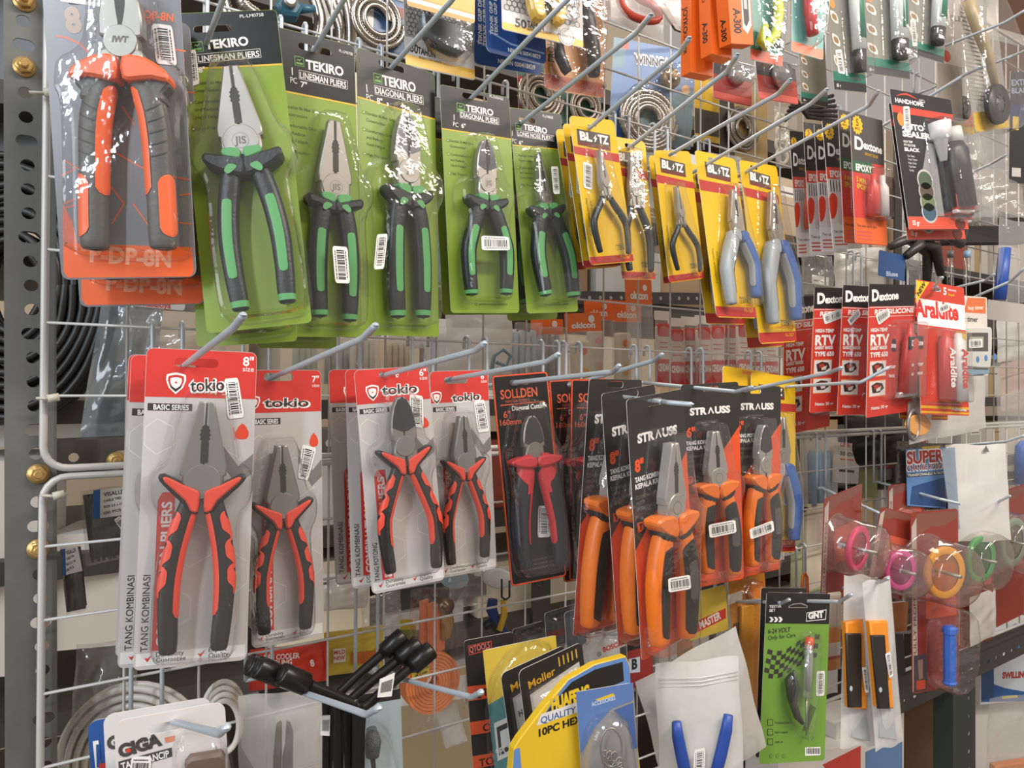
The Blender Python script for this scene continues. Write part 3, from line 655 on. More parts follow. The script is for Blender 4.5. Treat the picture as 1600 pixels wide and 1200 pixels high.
# ------------------------------------------------------------------ orange-handled diagonal cutters on grey card (top left)
IGREY = mat('77767A', .3); IOR = mat('F0662C', .38); IDK = mat('55534F', .45, bump=.12, bscale=300)
def iwt(label, cs, d):
    p = Pack('pliers_pack', label, 'pliers', cs, d, 'grey and orange carded cutters'); mb = p.card(IGREY, 6, (138, 1), 30, 7)
    orange = mat('EE6326', .34); pale = mat('B9A79B', .5)
    p.poly(mb, [(98, 318), (112, 345), (122, 381), (300, 386), (303, 425), (297, 432), (106, 434), (99, 424)], orange)
    for l in ([(88, 56), (104, 59), (124, 68), (140, 84)], [(100, 250), (120, 263), (146, 262)], [(96, 274), (116, 265)], [(165, 205), (178, 222), (180, 238), (222, 262), (250, 270)], [(262, 275), (296, 281)], [(175, 350), (194, 318), (172, 290)], [(208, 318), (232, 352)], [(100, 318), (118, 311)], [(100, 325), (118, 320)], [(280, 305), (298, 303)], [(280, 348), (299, 350)], [(190, 165), (210, 195)], [(262, 76), (290, 80)]):
        q = [Vector(v) for v in p.Ls(l, .4)]
        for a, b in zip(q, q[1:]):
            n = (b - a).normalized(); n = Vector((-n.y, n.x)) * .55
            mb.poly([tuple(a - n), tuple(b - n), tuple(b + n), tuple(a + n)], orange, .36)
    p.poly(mb, [(94, -38), (176, -34), (160, 6), (150, 10), (94, 2)], mat('D9D4D0', .5))
    p.poly(mb, [(112, -30), (126, -30), (122, -2), (106, -2)], IGREY, .4); p.poly(mb, [(140, -30), (160, -30), (152, 4), (134, 2)], IGREY, .4)
    p.text(mb, '8', (104, 50), (130, 48), 36, pale, .06, .4); p.text(mb, '"', (134, 30), (141, 30), 14, pale, .03, .4)
    p.text(mb, 'D', (145, 34), (152, 34), 12, pale, .03, .4); p.text(mb, 'P', (145, 52), (152, 52), 12, pale, .03, .4)
    p.text(mb, 'DP-8N', (225, 28), (271, 34), 12, mat('F0744A', .5), .03, .4)
    p.text(mb, 'P-DP-8N', (140, 408), (267, 417), 24, mat('EFA27E', .4), .04, .4)
    mb.build('card', p.o)
    pl = Pliers(p, (190, -14), (149, 386), (255, 386), 12, hp=[(.34, .060, .040), (.40, .085, .052), (.48, .108, .056), (.6, .122, .054), (.8, .130, .052), (.95, .133, .052), (1, .133, .049)])
    mb = MB(); z1 = 17.5; st = mat('98968F', .4, .55); dk = mat('3A3936', .5)
    pr = [(0, .02), (.01, .045), (.05, .070), (.11, .080), (.18, .080), (.185, .062), (.235, .062), (.24, .076), (.285, .084), (.33, .05)]
    for sd in (1, -1): mb.slab(pl.pts([(0, .002)] + pr + [(.33, .002)], sd), 7, z1, st, 1.2)
    c = pl.P(.205, 0); mb.slab(circ(c[0], c[1], .062 * pl.Ln, 30), z1 - .2, z1 + 1, st, .4)
    mb.poly(smooth(pl.pts([(0, -.017), (0, .019), (.06, .021), (.12, .012), (.155, .002), (.13, -.008), (.07, -.016)]), 2), dk, z1 + .1)
    mb.text('IWT', c[0], c[1] - 1, 4, mat('6E6A65', .5), 11, -.02, .06, z1 + 1.15, .2, 'c')
    p.h2 = mb.build('pliers', p.o)
    def fn(mb, sd):
        pl.handle(mb, sd, IDK); pl.patch(mb, sd, .36, .80, 105, 200, IOR, .5); pl.patch(mb, sd, .72, .965, -10, 88, IOR, .5)
        mb.slab(smooth(pl.pts([(.272, .012), (.268, .075), (.285, .12), (.315, .165), (.335, .18), (.362, .178), (.352, .12), (.36, .06), (.355, .012)], sd), 2), 6, 24, IOR, 2)
        mb.slab(smooth(pl.pts([(.345, .08), (.34, .165), (.37, .176), (.40, .15), (.43, .155), (.43, .08)], sd), 2), 5, 19, IDK, 2)
        for i in range(5): pl.patch(mb, sd, .46 + .045 * i, .464 + .045 * i, 40, 100, mat('3E3C39', .6), .45, .02, False, 2, 6)
    grips(p.h2, p, fn)
    p.blister(pl.outline([(-.04, .06), (-.02, .10), (.15, .12), (.24, .14), (.30, .22), (.40, .235), (.50, .215), (.95, .22), (1.02, .21), (1.04, .12)]), 30)
    p.sticker([(237, 36), (269, 40), (277, 103), (244, 99)], .8, vert=True)
    return p
I1 = iwt('orange and grey handled cutters on a grey card, top left corner beside the steel post', [(61, -42), (283, -40), (304, 434), (99, 436)], .085)
another(I1.o, 'orange bottomed cutters card hanging lower, right behind the one in the top left corner', -.0045, -.038, -.018, .0)
# ------------------------------------------------------------------ yellow mini pliers cards
YEL = mat('DDB21C', .3); YRED = mat('B33430', .35); YTAG = mat('4B443C', .4)
def blitz(label, cs, d, logo, band, slot, tip, el, er, kind, hk=1.0, stk=None, bottom=None, **kw):
    p = Pack('mini_pliers_pack', label, 'pliers', cs, d, 'yellow carded pliers', wy=kw.get('wy', 1.0)); mb = p.card(YEL, 6, slot, min(16, p.w - 10), 5)
    l = p.Ls(logo, .35); mb.poly(l, YTAG, .35); q = [Vector(v) for v in l]
    mb.poly([tuple(q[3] * .78 + q[0] * .22), tuple(q[2] * .78 + q[1] * .22), tuple(q[2]), tuple(q[3])], mat('6E2A26', .4), .38)
    w = (q[1] - q[0]).length; h = (q[3] - q[0]).length; a = (q[1] - q[0]).angle_signed(Vector((1, 0)))
    u = (q[1] - q[0]).normalized(); v = Vector((-u.y, u.x)); b = q[0] + u * w * .07 - v * h * .64
    mb.text('BL', b.x, b.y, h * .5, LETTER, w * .36, a, .05, .42); b2 = b + u * w * .54
    mb.text('TZ', b2.x, b2.y, h * .5, LETTER, w * .33, a, .05, .42)
    c = b + u * w * .45; bolt = [(.0, 0), (.07, .28), (.02, .28), (.05, .52), (-.05, .2), (.0, .2), (-.03, 0)]
    mb.poly([tuple(c + u * x * w + v * y * h) for x, y in bolt], LETTER, .42)
    p.poly(mb, band, YRED, .36)
    bv = bottom or .945; p.band(mb, bv, .995, YRED)
    fine = mat('6B5A18', .5)
    for k, t in enumerate(('Comfortable handles', 'Hardened Steel jaw')):
        mb.text(t, p.x(.13 + .09 * k), p.y(.80), p.w * .045, fine, None, math.pi / 2, 0, .37)
    mb.text('N-767', p.x(.93), p.y(bv + .03), p.w * .06, YEL, None, 0, 0, .4, 0, 'r')
    r = [(p.x(.62), p.y(.87)), (p.x(.82), p.y(.87)), (p.x(.82), p.y(.91)), (p.x(.62), p.y(.91))]
    mb.poly(r, fine, .36); mb.poly(inset(r, .4), YEL, .38); mb.text('TEN', p.x(.72), p.y(.905), p.h * .028, fine, None, 0, .03, .4, 0, 'c')
    mb.build('card', p.o)
    if kind == 'combo': pl = Pliers(p, tip, el, er, 10, hp=[(.40, .050, .055), (.46, .066, .066), (.56, .084, .068), (.7, .094, .064), (.88, .088, .058), (1, .084, .05)])
    else: pl = Pliers(p, tip, el, er, 8, hp=[(.46, .050, .03), (.52, .072, .036), (.62, .115, .038), (.75, .135, .037), (.9, .128, .034), (1, .118, .030)], sq=1.0)
    pl.hk = hk; mb = MB(); pl.jaw(mb, 'mini' if kind != 'combo' else 'combo', 3)
    if kind != 'combo':
        for sd in (1, -1): mb.slab(pl.pts([(.38, .005), (.38, .05), (.49, .085), (.49, .03)], sd), 5, 10, mat('8E887E', .4, .7), .6)
    hd = mb.build('pliers', p.o)
    if kind == 'combo':
        gr = mat('9AA0A3', .45); bl = mat('335E9E', .4)
        def fn(mb, sd):
            pl.handle(mb, sd, gr if sd < 0 else bl); pl.patch(mb, sd, .44, .92, 130, 185, bl if sd < 0 else gr, .35)
            mb.slab(smooth(pl.pts([(.39, .01), (.38, .07), (.40, .105), (.44, .10), (.48, .05), (.48, .01)], sd), 2), 4, 18, gr if sd < 0 else bl, 1.5)
    else:
        def fn(mb, sd): pl.handle(mb, sd, RUB)
    grips(hd, p, fn)
    prof = [(-.05, .05), (-.02, .09), (.2, .12), (.4, .16), (.6, .2), (.9, .21), (1.04, .19), (1.06, .1)]
    p.blister(pl.outline([(a_, min(b_, p.w * .46 / pl.Ln)) for a_, b_ in prof]), 21 if kind == 'combo' else 17)
    if stk: p.sticker(stk, .8, vert=True)
    return p
Y1 = blitz('foremost yellow card of black-handled mini pliers, beside the narrow green card', [(889, 178), (957, 190), (993, 417), (921, 408)], .105, [(901, 201), (953, 211), (954, 236), (903, 226)], [(896, 228), (967, 241), (968, 254), (898, 240)], (925, 199),
    (936, 234), (938, 393), (982, 395), 'mini', 1, [(911, 252), (926, 257), (925, 297), (912, 293)])
another(Y1.o, 'yellow mini pliers card directly behind the foremost yellow one, its red foot lower', +.010, -.020, -.001)
another(Y1.o, 'yellow mini pliers card hindmost of its three, wedged against the narrow green card', +.019, -.040, .0)
Y2 = blitz('yellow card of black-handled pliers half covered by the foremost yellow card', [(956, 212), (1006, 222), (1026, 440), (970, 434)], .085, [(963, 235), (1001, 241), (1002, 264), (966, 258)], [(958, 260), (1010, 268), (1013, 282), (960, 273)], (984, 228),
    (986, 240), (984, 421), (1017, 423), 'mini', 1, [(995, 283), (1007, 285), (1008, 326), (1001, 323)])
Y3 = blitz('yellow card of small black-handled pliers without a bar code, tip under its red band', [(1020, 226), (1080, 245), (1104, 444), (1046, 433)], .095, [(1031, 246), (1070, 256), (1072, 277), (1033, 269)], [(1025, 272), (1084, 285), (1086, 295), (1027, 285)], (1050, 240),
    (1056, 291), (1059, 421), (1094, 423), 'mini')
another(Y3.o, 'yellow mini pliers card just behind the one without a bar code', +.015, -.022, .0)
Y4 = blitz('yellow card of blue and grey handled combination pliers, no bar code', [(1086, 232), (1146, 251), (1185, 501), (1119, 492)], .095, [(1101, 252), (1141, 262), (1142, 285), (1104, 276)], [(1092, 280), (1154, 292), (1157, 307), (1095, 297)], (1113, 250),
    (1145, 297), (1143, 474), (1181, 463), 'combo', 1, None, .935)
another(Y4.o, 'yellow card of blue handled pliers behind the one with no bar code', +.017, -.030, -.002)
Y5 = blitz('rightmost yellow card, blue and grey handled pliers with a bar code on the grip', [(1155, 247), (1211, 263), (1247, 537), (1187, 534)], .085, [(1169, 265), (1203, 275), (1205, 297), (1172, 288)], [(1161, 292), (1216, 305), (1218, 320), (1164, 306)], (1178, 262),
    (1206, 300), (1208, 504), (1243, 498), 'combo', 1, [(1229, 416), (1239, 420), (1236, 457), (1226, 453)], .94)
another(Y5.o, 'yellow card of blue handled pliers peeking out left of the rightmost yellow card', +.020, -.034, -.003)
# ------------------------------------------------------------------ red and grey cards of red-black pliers
TRED = mat('CF3B34', .34); TGREY = mat('C3BDBA', .36); TDK = mat('3B3633', .42); TBLK = mat('262322', .42, bump=.12, bscale=300); THR = mat('E04A34', .42)
def tokio(label, cs, d, slot, size, kind, tip, el, er, brand=None, shield=None, stk=None, svert=True, title='COMBINATION PLIERS', sub='TANG KOMBINASI', hk=1.0, **kw):
    p = Pack('pliers_pack', label, 'pliers', cs, d, 'red and grey carded pliers', wy=kw.get('wy', 1.0)); mb = p.card(TGREY, 5, slot, min(34, p.w * .4), 7)
    hv = .155; p.head(mb, hv, TRED); W_ = p.w; wl = mat('DAD6D2', .4)
    # white hexagon tracery, chevron and triangle
    for cx, cy, r in ((.12, .28, .17), (.62, .40, .3), (.45, .62, .22), (.85, .72, .2), (.30, .82, .2)):
        o = [(p.x(cx) + r * W_ * math.cos(math.radians(60 * i + 30)), p.y(cy) + r * W_ * math.sin(math.radians(60 * i + 30))) for i in range(6)]
        o = [(min(max(a, -W_ / 2 + 1.5), W_ / 2 - 1.5), b) for a, b in o]
        for a, b in zip(o, o[1:] + o[:1]):
            a, b = Vector(a), Vector(b)
            if (b - a).length < .5: continue
            n = (b - a).normalized(); n = Vector((-n.y, n.x)) * .35; mb.poly([tuple(a - n), tuple(b - n), tuple(b + n), tuple(a + n)], wl, .3)
    mb.poly(p.uv([(.66, .285), (.86, .375), (.995, .335), (.995, .40), (.85, .435), (.66, .345)]), mat('7F7B79', .4), .32)
    mb.poly(smooth(p.uv([(.885, .235), (.945, .262), (.93, .285), (.84, .285), (.825, .262)]), 2), THR, .33)
    mb.poly(p.uv([(.03, .175), (.42, .175), (.42, .198), (.03, .198)]), TDK, .33); mb.text('BASIC SERIES', p.x(.08), p.y(.195), p.h * .016, WHITE, W_ * .31, 0, .02, .36)
    # brand
    def shieldp(cx, cy, s):
        o = [(0, 1), (.35, .95), (.8, .8), (.85, .3), (.6, -.4), (0, -1), (-.6, -.4), (-.85, .3), (-.8, .8), (-.35, .95)]
        f = lambda k: [(cx + x * s * k, cy + y * s * k) for x, y in o]
        mb.poly(f(1), WHITE, .36); mb.poly(f(.80), TRED, .39); mb.poly(f(.58), WHITE, .42)
        mb.poly([(cx - .5 * s, cy - .15 * s), (cx, cy - .5 * s), (cx + .5 * s, cy - .15 * s), (cx + .42 * s, cy - .42 * s), (cx, cy - .8 * s), (cx - .42 * s, cy - .42 * s)], TDK, .45)
        mb.poly([(cx, cy + .22 * s), (cx + .14 * s, cy), (cx - .14 * s, cy)], TRED, .45)
    sx, sy = p.L(*shield) if shield else (p.x(.27), p.y(.113)); shieldp(sx, sy, W_ * .105)
    b0, b1 = (p.L(*brand[0]), p.L(*brand[1])) if brand else ((p.x(.39), p.y(.135)), (p.x(.80), p.y(.135)))
    an = math.atan2(b1[1] - b0[1], b1[0] - b0[0]); bw = math.hypot(b1[0] - b0[0], b1[1] - b0[1])
    mb.text('tokio', b0[0], b0[1], W_ * .125, WHITE, bw + 3, an, .075, .36); mb.text('tokio', b0[0] + 1.2, b0[1] + .6, W_ * .118, TDK, bw, an, .022, .42)
    mb.text(size, p.x(.87), p.y(.045), W_ * .085, WHITE, None, 0, .02, .4); mb.text('size', p.x(.87), p.y(.064), W_ * .05, WHITE, None, 0, 0, .4)
    # upright lettering
    mb.poly(p.uv([(.15, .48), (.19, .455), (.30, .455), (.30, .945), (.15, .945)]), TRED, .33)
    mb.text(title, p.x(.275), p.y(.935), W_ * .085, mat('E8D8D4', .4), p.h * .45, math.pi / 2, .03, .36)
    mb.text(sub, p.x(.115), p.y(.945), W_ * .06, INK, p.h * (.235 if len(sub) > 11 else .17), math.pi / 2, 0, .36)
    mb.poly(p.uv([(.02, .95), (.98, .95), (.98, .988), (.02, .988)]), mat('E4E0DC', .4), .32)
    for u, t1, t2 in ((.12, 'Durability', 'Guarantee'), (.58, 'Expert', 'Quality')):
        k = W_ * .05; x, y = p.x(u), p.y(.978)
        mb.poly([(x - k * .6, y + k * .8), (x, y), (x + k, y + k * 1.7), (x, y + k * .7)], TRED, .36)
        mb.text(t1, x + k * 1.4, y + k * .85, W_ * .042, TDK, None, 0, .01, .36); mb.text(t2, x + k * 1.4, y - k * .2, W_ * .042, TDK, None, 0, .01, .36)
    mb.build('card', p.o)
    pl = Pliers(p, tip, el, er, 11); pl.hk = hk; mb = MB(); pl.jaw(mb, kind, 4.5, mat('8D8A85', .42, .55)); hd = mb.build('pliers', p.o)
    def fn(mb, sd):
        pl.handle(mb, sd, TBLK); pl.patch(mb, sd, .42, .87, 112, 205, THR, .5)
        for u in (.47, .58, .68): pl.patch(mb, sd, u, u + .085, 5, 82, THR, .45, -.035 * 1)
        mb.slab(smooth(pl.pts([(.385, .010), (.36, .014), (.335, .07), (.295, .145), (.31, .165), (.345, .14), (.41, .075), (.45, .05), (.455, .012)], sd), 2), 5, 11 + pl.Ln * .035, TBLK, 2)
        mb.slab(smooth(pl.pts([(.388, .010), (.362, .016), (.338, .07), (.305, .135), (.325, .14), (.40, .06), (.44, .04), (.445, .012)], sd), 2), 8, 11 + pl.Ln * .045, THR, 1.2)
    grips(hd, p, fn)
    p.blister(pl.outline([(a, min(b, p.w * .47 / pl.Ln)) for a, b in ((-.04, .035), (-.02, .085), (.15, .12), (.24, .14), (.29, .19), (.40, .19), (.50, .15), (.75, .165), (.97, .165), (1.04, .14), (1.05, .09))]), pl.Ln * .043 + 14)
    if stk: p.sticker(stk, .8 if not kw.get('sz') else kw['sz'], vert=svert)
    return p
T1 = tokio('largest red topped card of red and black pliers, lower left of the wall', [(232, 541), (398, 553), (389, 1033), (205, 1046)], .105, (307, 567), '8"', 'combo', (324, 628), (262, 1018), (342, 1011), ((295, 613), (348, 611)), (275, 599), [(350, 592), (372, 590), (382, 652), (356, 655)])
another(T1.o, 'red topped card just behind the largest one, its left edge and red corner showing', -.013, -.022, -.004)
another(T1.o, 'red topped card hindmost behind the largest one, a thin sliver at its left', -.0175, -.044, -.002)
T2 = tokio('red topped card of red and black pliers right beside the largest one, slanted bar code', [(388, 580), (501, 576), (507, 996), (393, 1011)], .075, (435, 589), '7"', 'combo', (439, 696), (413, 988), (477, 979), ((410, 637), (480, 636)), (396, 630), [(472, 694), (495, 700), (481, 751), (465, 747)], wy=2)
T3 = tokio('red topped card of red handled diagonal cutters, foremost in the middle', [(552, 572), (668, 578), (695, 907), (582, 928)], .105, (615, 584), '6"', 'diag', (625, 620), (610, 893), (682, 884), ((595, 618), (650, 614)), (582, 614), [(640, 615), (661, 619), (662, 669), (640, 666)], True, 'DIAGONAL PLIERS', 'TANG POTONG')
T4 = tokio('smallest red topped card of red and black combination pliers', [(666, 578), (766, 580), (773, 889), (690, 903)], .080, (712, 594), '6"', 'combo', (722, 650), (705, 880), (757, 868), ((705, 629), (748, 625)), (682, 622), [(740, 627), (757, 624), (765, 674), (747, 676)])
T5 = tokio('red topped combination pliers card left of the foremost middle one, lettering column showing', [(538, 574), (655, 580), (668, 905), (551, 918)], .080, (600, 586), '6"', 'combo', (610, 650), (590, 890), (655, 882))
T6 = tokio('red topped combination pliers card farthest left in the middle stack', [(513, 575), (632, 578), (645, 902), (525, 912)], .050, (575, 586), '6"', 'combo', (585, 650), (565, 885), (630, 878))
# ------------------------------------------------------------------ black cards with an orange rim
SOR = mat('D9542F', .38); SBLK = mat('1F1C1B', .34)
def sollden(label, cs, d, slot, tip, el, er, stk=None):
    p = Pack('pliers_pack', label, 'pliers', cs, d, 'orange rimmed black carded pliers'); mb = p.card(SBLK, 4, slot, 22, 6, back=SOR)
    o = inset(p.out, .3); i = inset(p.out, 1.8); n = len(o)
    for k in range(n): mb.poly([o[k], o[(k + 1) % n], i[(k + 1) % n], i[k]], SOR, .3)
    t = mat('C8583A', .45)
    mb.text('SOLLDEN', p.x(.12), p.y(.115), p.h * .042, t, p.w * .66, 0, .02, .36); mb.text('MASTER TOOLS', p.x(.2), p.y(.135), p.h * .012, t, None, 0, 0, .36)
    mb.poly(p.uv([(.10, .142), (.9, .142), (.9, .147), (.10, .147)]), t, .36)
    mb.text('6"', p.x(.14), p.y(.205), p.h * .03, t, None, 0, .02, .36); mb.text('160mm', p.x(.07), p.y(.24), p.h * .026, t, None, 0, .02, .36)
    mb.text('Diagonal Cutting', p.x(.30), p.y(.175), p.h * .022, LETTER, p.w * .6, 0, .02, .36)
    for v in (.9, .92, .94): mb.text('CHROME VANADIUM STEEL', p.x(.15), p.y(v), p.h * .011, mat('77706A', .5), None, 0, 0, .36)
    mb.build('card', p.o)
    pl = Pliers(p, tip, el, er, 11, hp=[(.30, .055, .056), (.38, .078, .064), (.5, .10, .067), (.7, .115, .063), (.88, .116, .056), (1, .108, .05)]); mb = MB()
    pl.hk = .82; pl.jaw(mb, 'diag', 4.5, mat('9A948A', .35, .8)); hd = mb.build('pliers', p.o)
    red = mat('C42F35', .42); nv = mat('20242C', .45, bump=.2, bscale=260)
    def fn(mb, sd):
        pl.handle(mb, sd, nv); pl.patch(mb, sd, .30, .46, 0, 200, red, .4, .1); pl.patch(mb, sd, .40, .86, 120, 200, red, .5)
        mb.slab(smooth(pl.pts([(.275, .01), (.265, .10), (.285, .18), (.31, .175), (.335, .11), (.34, .01)], sd), 2), 5, 22, red, 2)
    grips(hd, p, fn)
    p.blister(pl.outline([(a, min(b, p.w * .46 / pl.Ln)) for a, b in ((-.1, .06), (-.05, .12), (.15, .16), (.22, .22), (.33, .23), (.5, .18), (.9, .19), (1.04, .16), (1.06, .1))]), 26)
    if stk: p.sticker(stk, .8, vert=True)
    return p
D1 = sollden('black card with orange rim, red and dark blue diagonal pliers, bar code between the handles', [(768, 583), (855, 584), (887, 903), (798, 914)], .090, (812, 597), (829, 650), (821, 886), (876, 880), [(841, 790), (860, 790), (860, 839), (840, 840)])
D2 = sollden('orange rimmed black card behind the red and dark blue pliers, middle of three', [(855, 592), (945, 592), (972, 902), (882, 905)], .065, (900, 600), (912, 650), (905, 886), (960, 880))
D3 = sollden('orange rimmed black card nearest the black and orange cards', [(893, 594), (985, 592), (985, 903), (888, 905)], .085, (935, 600), (940, 650), (915, 886), (965, 880))
# ------------------------------------------------------------------ black and orange cards of orange pliers
KBLK = mat('34312F', .3); KOR = mat('E4572B', .34); KHO = mat('F27A1E', .36); KDK = mat('25211F', .45)
def strauss(label, cs, d, slot, size, kind, tip, el, er, title, stk=None, hk=1.0, vl=.56, vr=.26, wy=.5, tv=.17, **kw):
    p = Pack('pliers_pack', label, 'pliers', cs, d, 'black and orange carded pliers', wy=wy); mb = p.card(KBLK, 4, slot, min(24, p.w * .4), 7)
    o = inset(p.out, .3); f = lambda x: p.y(vl + (vr - vl) * (x / p.w + .5)); low = [q for q in o if q[1] < f(q[0])]
    i0 = max(range(len(low)), key=lambda i: (math.hypot(low[i][0] - low[i - 1][0], low[i][1] - low[i - 1][1]) if low[i - 1][0] * low[i][0] < 0 and low[i][1] > -p.h * .9 else 0))
    lows = sorted(low, key=lambda q: math.atan2(q[1] + p.h * .7, q[0]) if math.atan2(q[1] + p.h * .7, q[0]) > math.pi * .8 else math.atan2(q[1] + p.h * .7, q[0]) + 2 * math.pi)
    mb.poly([(o[0][0], f(o[0][0]))] + [(-p.w / 2 + .3, f(-p.w / 2 + .3))] + lows, KOR, .3)
    t0 = p.x(.14)
    mb.text('STR', t0, p.y(tv), p.h * .032, LETTER, p.w * .29, 0, .05, .36); mb.text('USS', p.x(.57), p.y(tv), p.h * .032, LETTER, p.w * .27, 0, .05, .36)
    a = p.x(.445); q = p.w * .10; yy = p.y(tv); hh = p.h * .032
    mb.poly([(a, yy), (a + q * .45, yy + hh), (a + q * .62, yy + hh), (a + q * 1.1, yy), (a + q * .85, yy), (a + q * .53, yy + hh * .72), (a + q * .25, yy)], LETTER, .36)
    mb.text(size, p.x(.07), p.y(tv + .105), p.h * .042, KOR, None, 0, .05, .36)
    for k, t in enumerate(title): mb.text(t, p.x(.06), p.y(tv + .145 + .026 * k), p.h * .018, LETTER, p.w * .52, 0, .04, .36)
    g = mat('77716D', .5)
    for k, t in enumerate(('COMBINATION PLIERS', 'WITH', 'SATIN CHROME HEAD')): mb.text(t, p.x(.06), p.y(tv + .21 + .022 * k), p.h * .013, g, None, 0, 0, .36)
    x, y = p.x(.06), p.y(tv + .335); s = p.h * .036
    mb.poly([(x, y), (x + s * .7, y), (x + s, y + s * .3), (x + s, y + s), (x, y + s)], KOR, .36); mb.text('T', x + s * .5, y + s * .2, s * .6, KBLK, None, 0, .05, .4, 0, 'c')
    x, y = p.x(.16), p.y(.945)
    for k in range(3): mb.poly([(x - s * .45 + abs(k - 1) * s * .1, y + (k - 1) * s * .4), (x + s * .4, y + (k - 1) * s * .4 + s * .1), (x + s * .45 - abs(k - 1) * s * .1, y + (k - 1) * s * .4 + s * .32), (x - s * .45, y + (k - 1) * s * .4 + s * .22)], LETTER, .36)
    mb.text('STTK0103', p.x(.94), p.y(.965), p.h * .022, mat('F0A080', .5), None, 0, .02, .36, 0, 'r')
    mb.build('card', p.o)
    pl = Pliers(p, tip, el, er, 12, hp=[(.40, .054, .044), (.46, .072, .056), (.55, .092, .062), (.7, .106, .063), (.86, .104, .06), (1, .098, .052)]); pl.hk = hk; mb = MB(); pl.jaw(mb, kind, 5.5, mat('B3AFA8', .38, .5)); hd = mb.build('pliers', p.o)
    def fn(mb, sd):
        pl.handle(mb, sd, KHO); pl.patch(mb, sd, .50, .985, 70 if sd < 0 else 20, 205 if sd < 0 else 150, KDK, .5)
        pl.patch(mb, sd, .60, .80, 75, 120, mat('56504C', .5) if sd > 0 else KDK, .9)
        mb.slab(smooth(pl.pts([(.375, .010), (.355, .08), (.36, .15), (.375, .175), (.405, .16), (.45, .09), (.47, .01)], sd), 2), 4, 12 + pl.Ln * .052, KHO, 2.2)
        mb.slab(smooth(pl.pts([(.44, .03), (.42, .12), (.44, .135), (.48, .10), (.49, .03)], sd), 2), 4, 12 + pl.Ln * .046, KDK, 1.5)
    grips(hd, p, fn)
    p.blister(pl.outline([(a, min(b, p.w * .47 / pl.Ln)) for a, b in ((-.06, .05), (-.04, .10), (.15, .13), (.28, .16), (.34, .22), (.44, .22), (.55, .18), (.9, .18), (1.04, .16), (1.06, .1))]), pl.Ln * .052 + 14)
    if stk: p.sticker(stk, .8 if not kw.get('sz') else kw['sz'], vert=kw.get('sv', False))
    return p
S3 = strauss('black and orange card of orange pliers, foremost and nearest, hanging lowest', [(980, 625), (1066, 607), (1089, 985), (1001, 1034)], .190, (1022, 628), '8"', 'combo', (1049, 692), (1030, 1004), (1073, 992), ('TANG KOMBINASI', 'KEPALA KROM'), [(1044, 904), (1078, 898), (1080, 920), (1045, 926)], 1, .57, .25, sz=30)
S2 = strauss('black and orange card second of the stack, directly behind the foremost one', [(940, 616), (1022, 600), (1046, 970), (965, 1011)], .155, (985, 614), '8"', 'combo', (1006, 680), (990, 985), (1030, 975), ('TANG KOMBINASI', 'KEPALA KROM'))
S1 = strauss('black and orange card third back in the stack, left edge leaning outward', [(922, 597), (1003, 588), (978, 968), (894, 997)], .120, (962, 600), '8"', 'combo', (968, 665), (922, 975), (962, 965), ('TANG KOMBINASI', 'KEPALA KROM'))
S4 = strauss('black and orange card of smaller pliers with slanted bar code, right of the stack', [(1062, 601), (1154, 597), (1162, 905), (1074, 921)], .100, (1110, 607), '6"', 'combo', (1115, 674), (1105, 893), (1145, 895), ('TANG KOMBINASI', 'KEPALA KROM'), [(1107, 820), (1149, 812), (1151, 832), (1109, 841)], sz=30, vl=.6, vr=.22, tv=.15)
S5 = strauss('black and orange card of orange diagonal pliers, rightmost of the orange pliers', [(1140, 601), (1227, 605), (1211, 890), (1150, 905)], .085, (1180, 611), '6"', 'diag', (1192, 664), (1175, 882), (1207, 876), ('TANG POTONG', 'KEPALA KROM'), [(1171, 827), (1208, 813), (1210, 830), (1173, 843)], sz=28, vl=.55, vr=.2, tv=.125)
# ------------------------------------------------------------------ helpers for the remaining goods
def pk(name, label, cat, cs, d, col, items=(), slot=None, r=3, group=None, th=.6, part='card', wy=1.0, yaw=0.0, sw=16, sh=5, build=True, side=None):
    p = Pack(name, label, cat, cs, d, group, yaw, 0, wy); m = col if not isinstance(col, str) else mat(col, .34)
    mb = p.card(m, r, slot, sw, sh, th, side); printed(p, mb, items); p.mb = mb
    if build: mb.build(part, p.o)
    return p
def printed(p, mb, items, z0=.3):
    for i, it in enumerate(items):
        z = z0 + .02 * i; c = mat(it[1], .36) if isinstance(it[1], str) else it[1]
        if it[0] == 'p': p.poly(mb, it[2], c, z)
        elif it[0] == 't': p.text(mb, it[2], it[3], it[4], it[5], c, it[6] if len(it) > 6 else .02, z)
        elif it[0] == 'b': p.band(mb, it[2], it[3], c, z, *(it[4:]))
        elif it[0] == 'c': a = p.L(*it[2]); mb.poly(circ(a[0], a[1], it[3] * p.hpx(it[2], 1), 20), c, z)
        elif it[0] == 'u': mb.poly(p.uv(it[2]), c, z)
        elif it[0] == 'w': mb.text(it[2], p.x(it[3]), p.y(it[4]), it[5] * p.h, c, (it[6] * p.w) if len(it) > 6 and it[6] else None, it[7] if len(it) > 7 else 0, .02, z)
def shell(p, pts, h, mt=None, z=.4, name='blister', k=3):
    """moulded clear shell over a seen outline"""
    return p.blister(smooth(p.Ls(pts, 6), k), h, mt or CLEAR, name, None, z)
def bar(p, name, pts, r, col, z, sq=1.0, n=10, label=None, par=None):
    mb = MB(); m = mat(col, .4) if isinstance(col, str) else col
    q = [(*p.L(a[0], a[1], a[2] if len(a) > 2 else z), a[2] if len(a) > 2 else z) for a in pts]
    mb.tube(q, r, m, n, True, sq); o = mb.build(name, par or p.o)
    if label: o['label'] = label
    return o
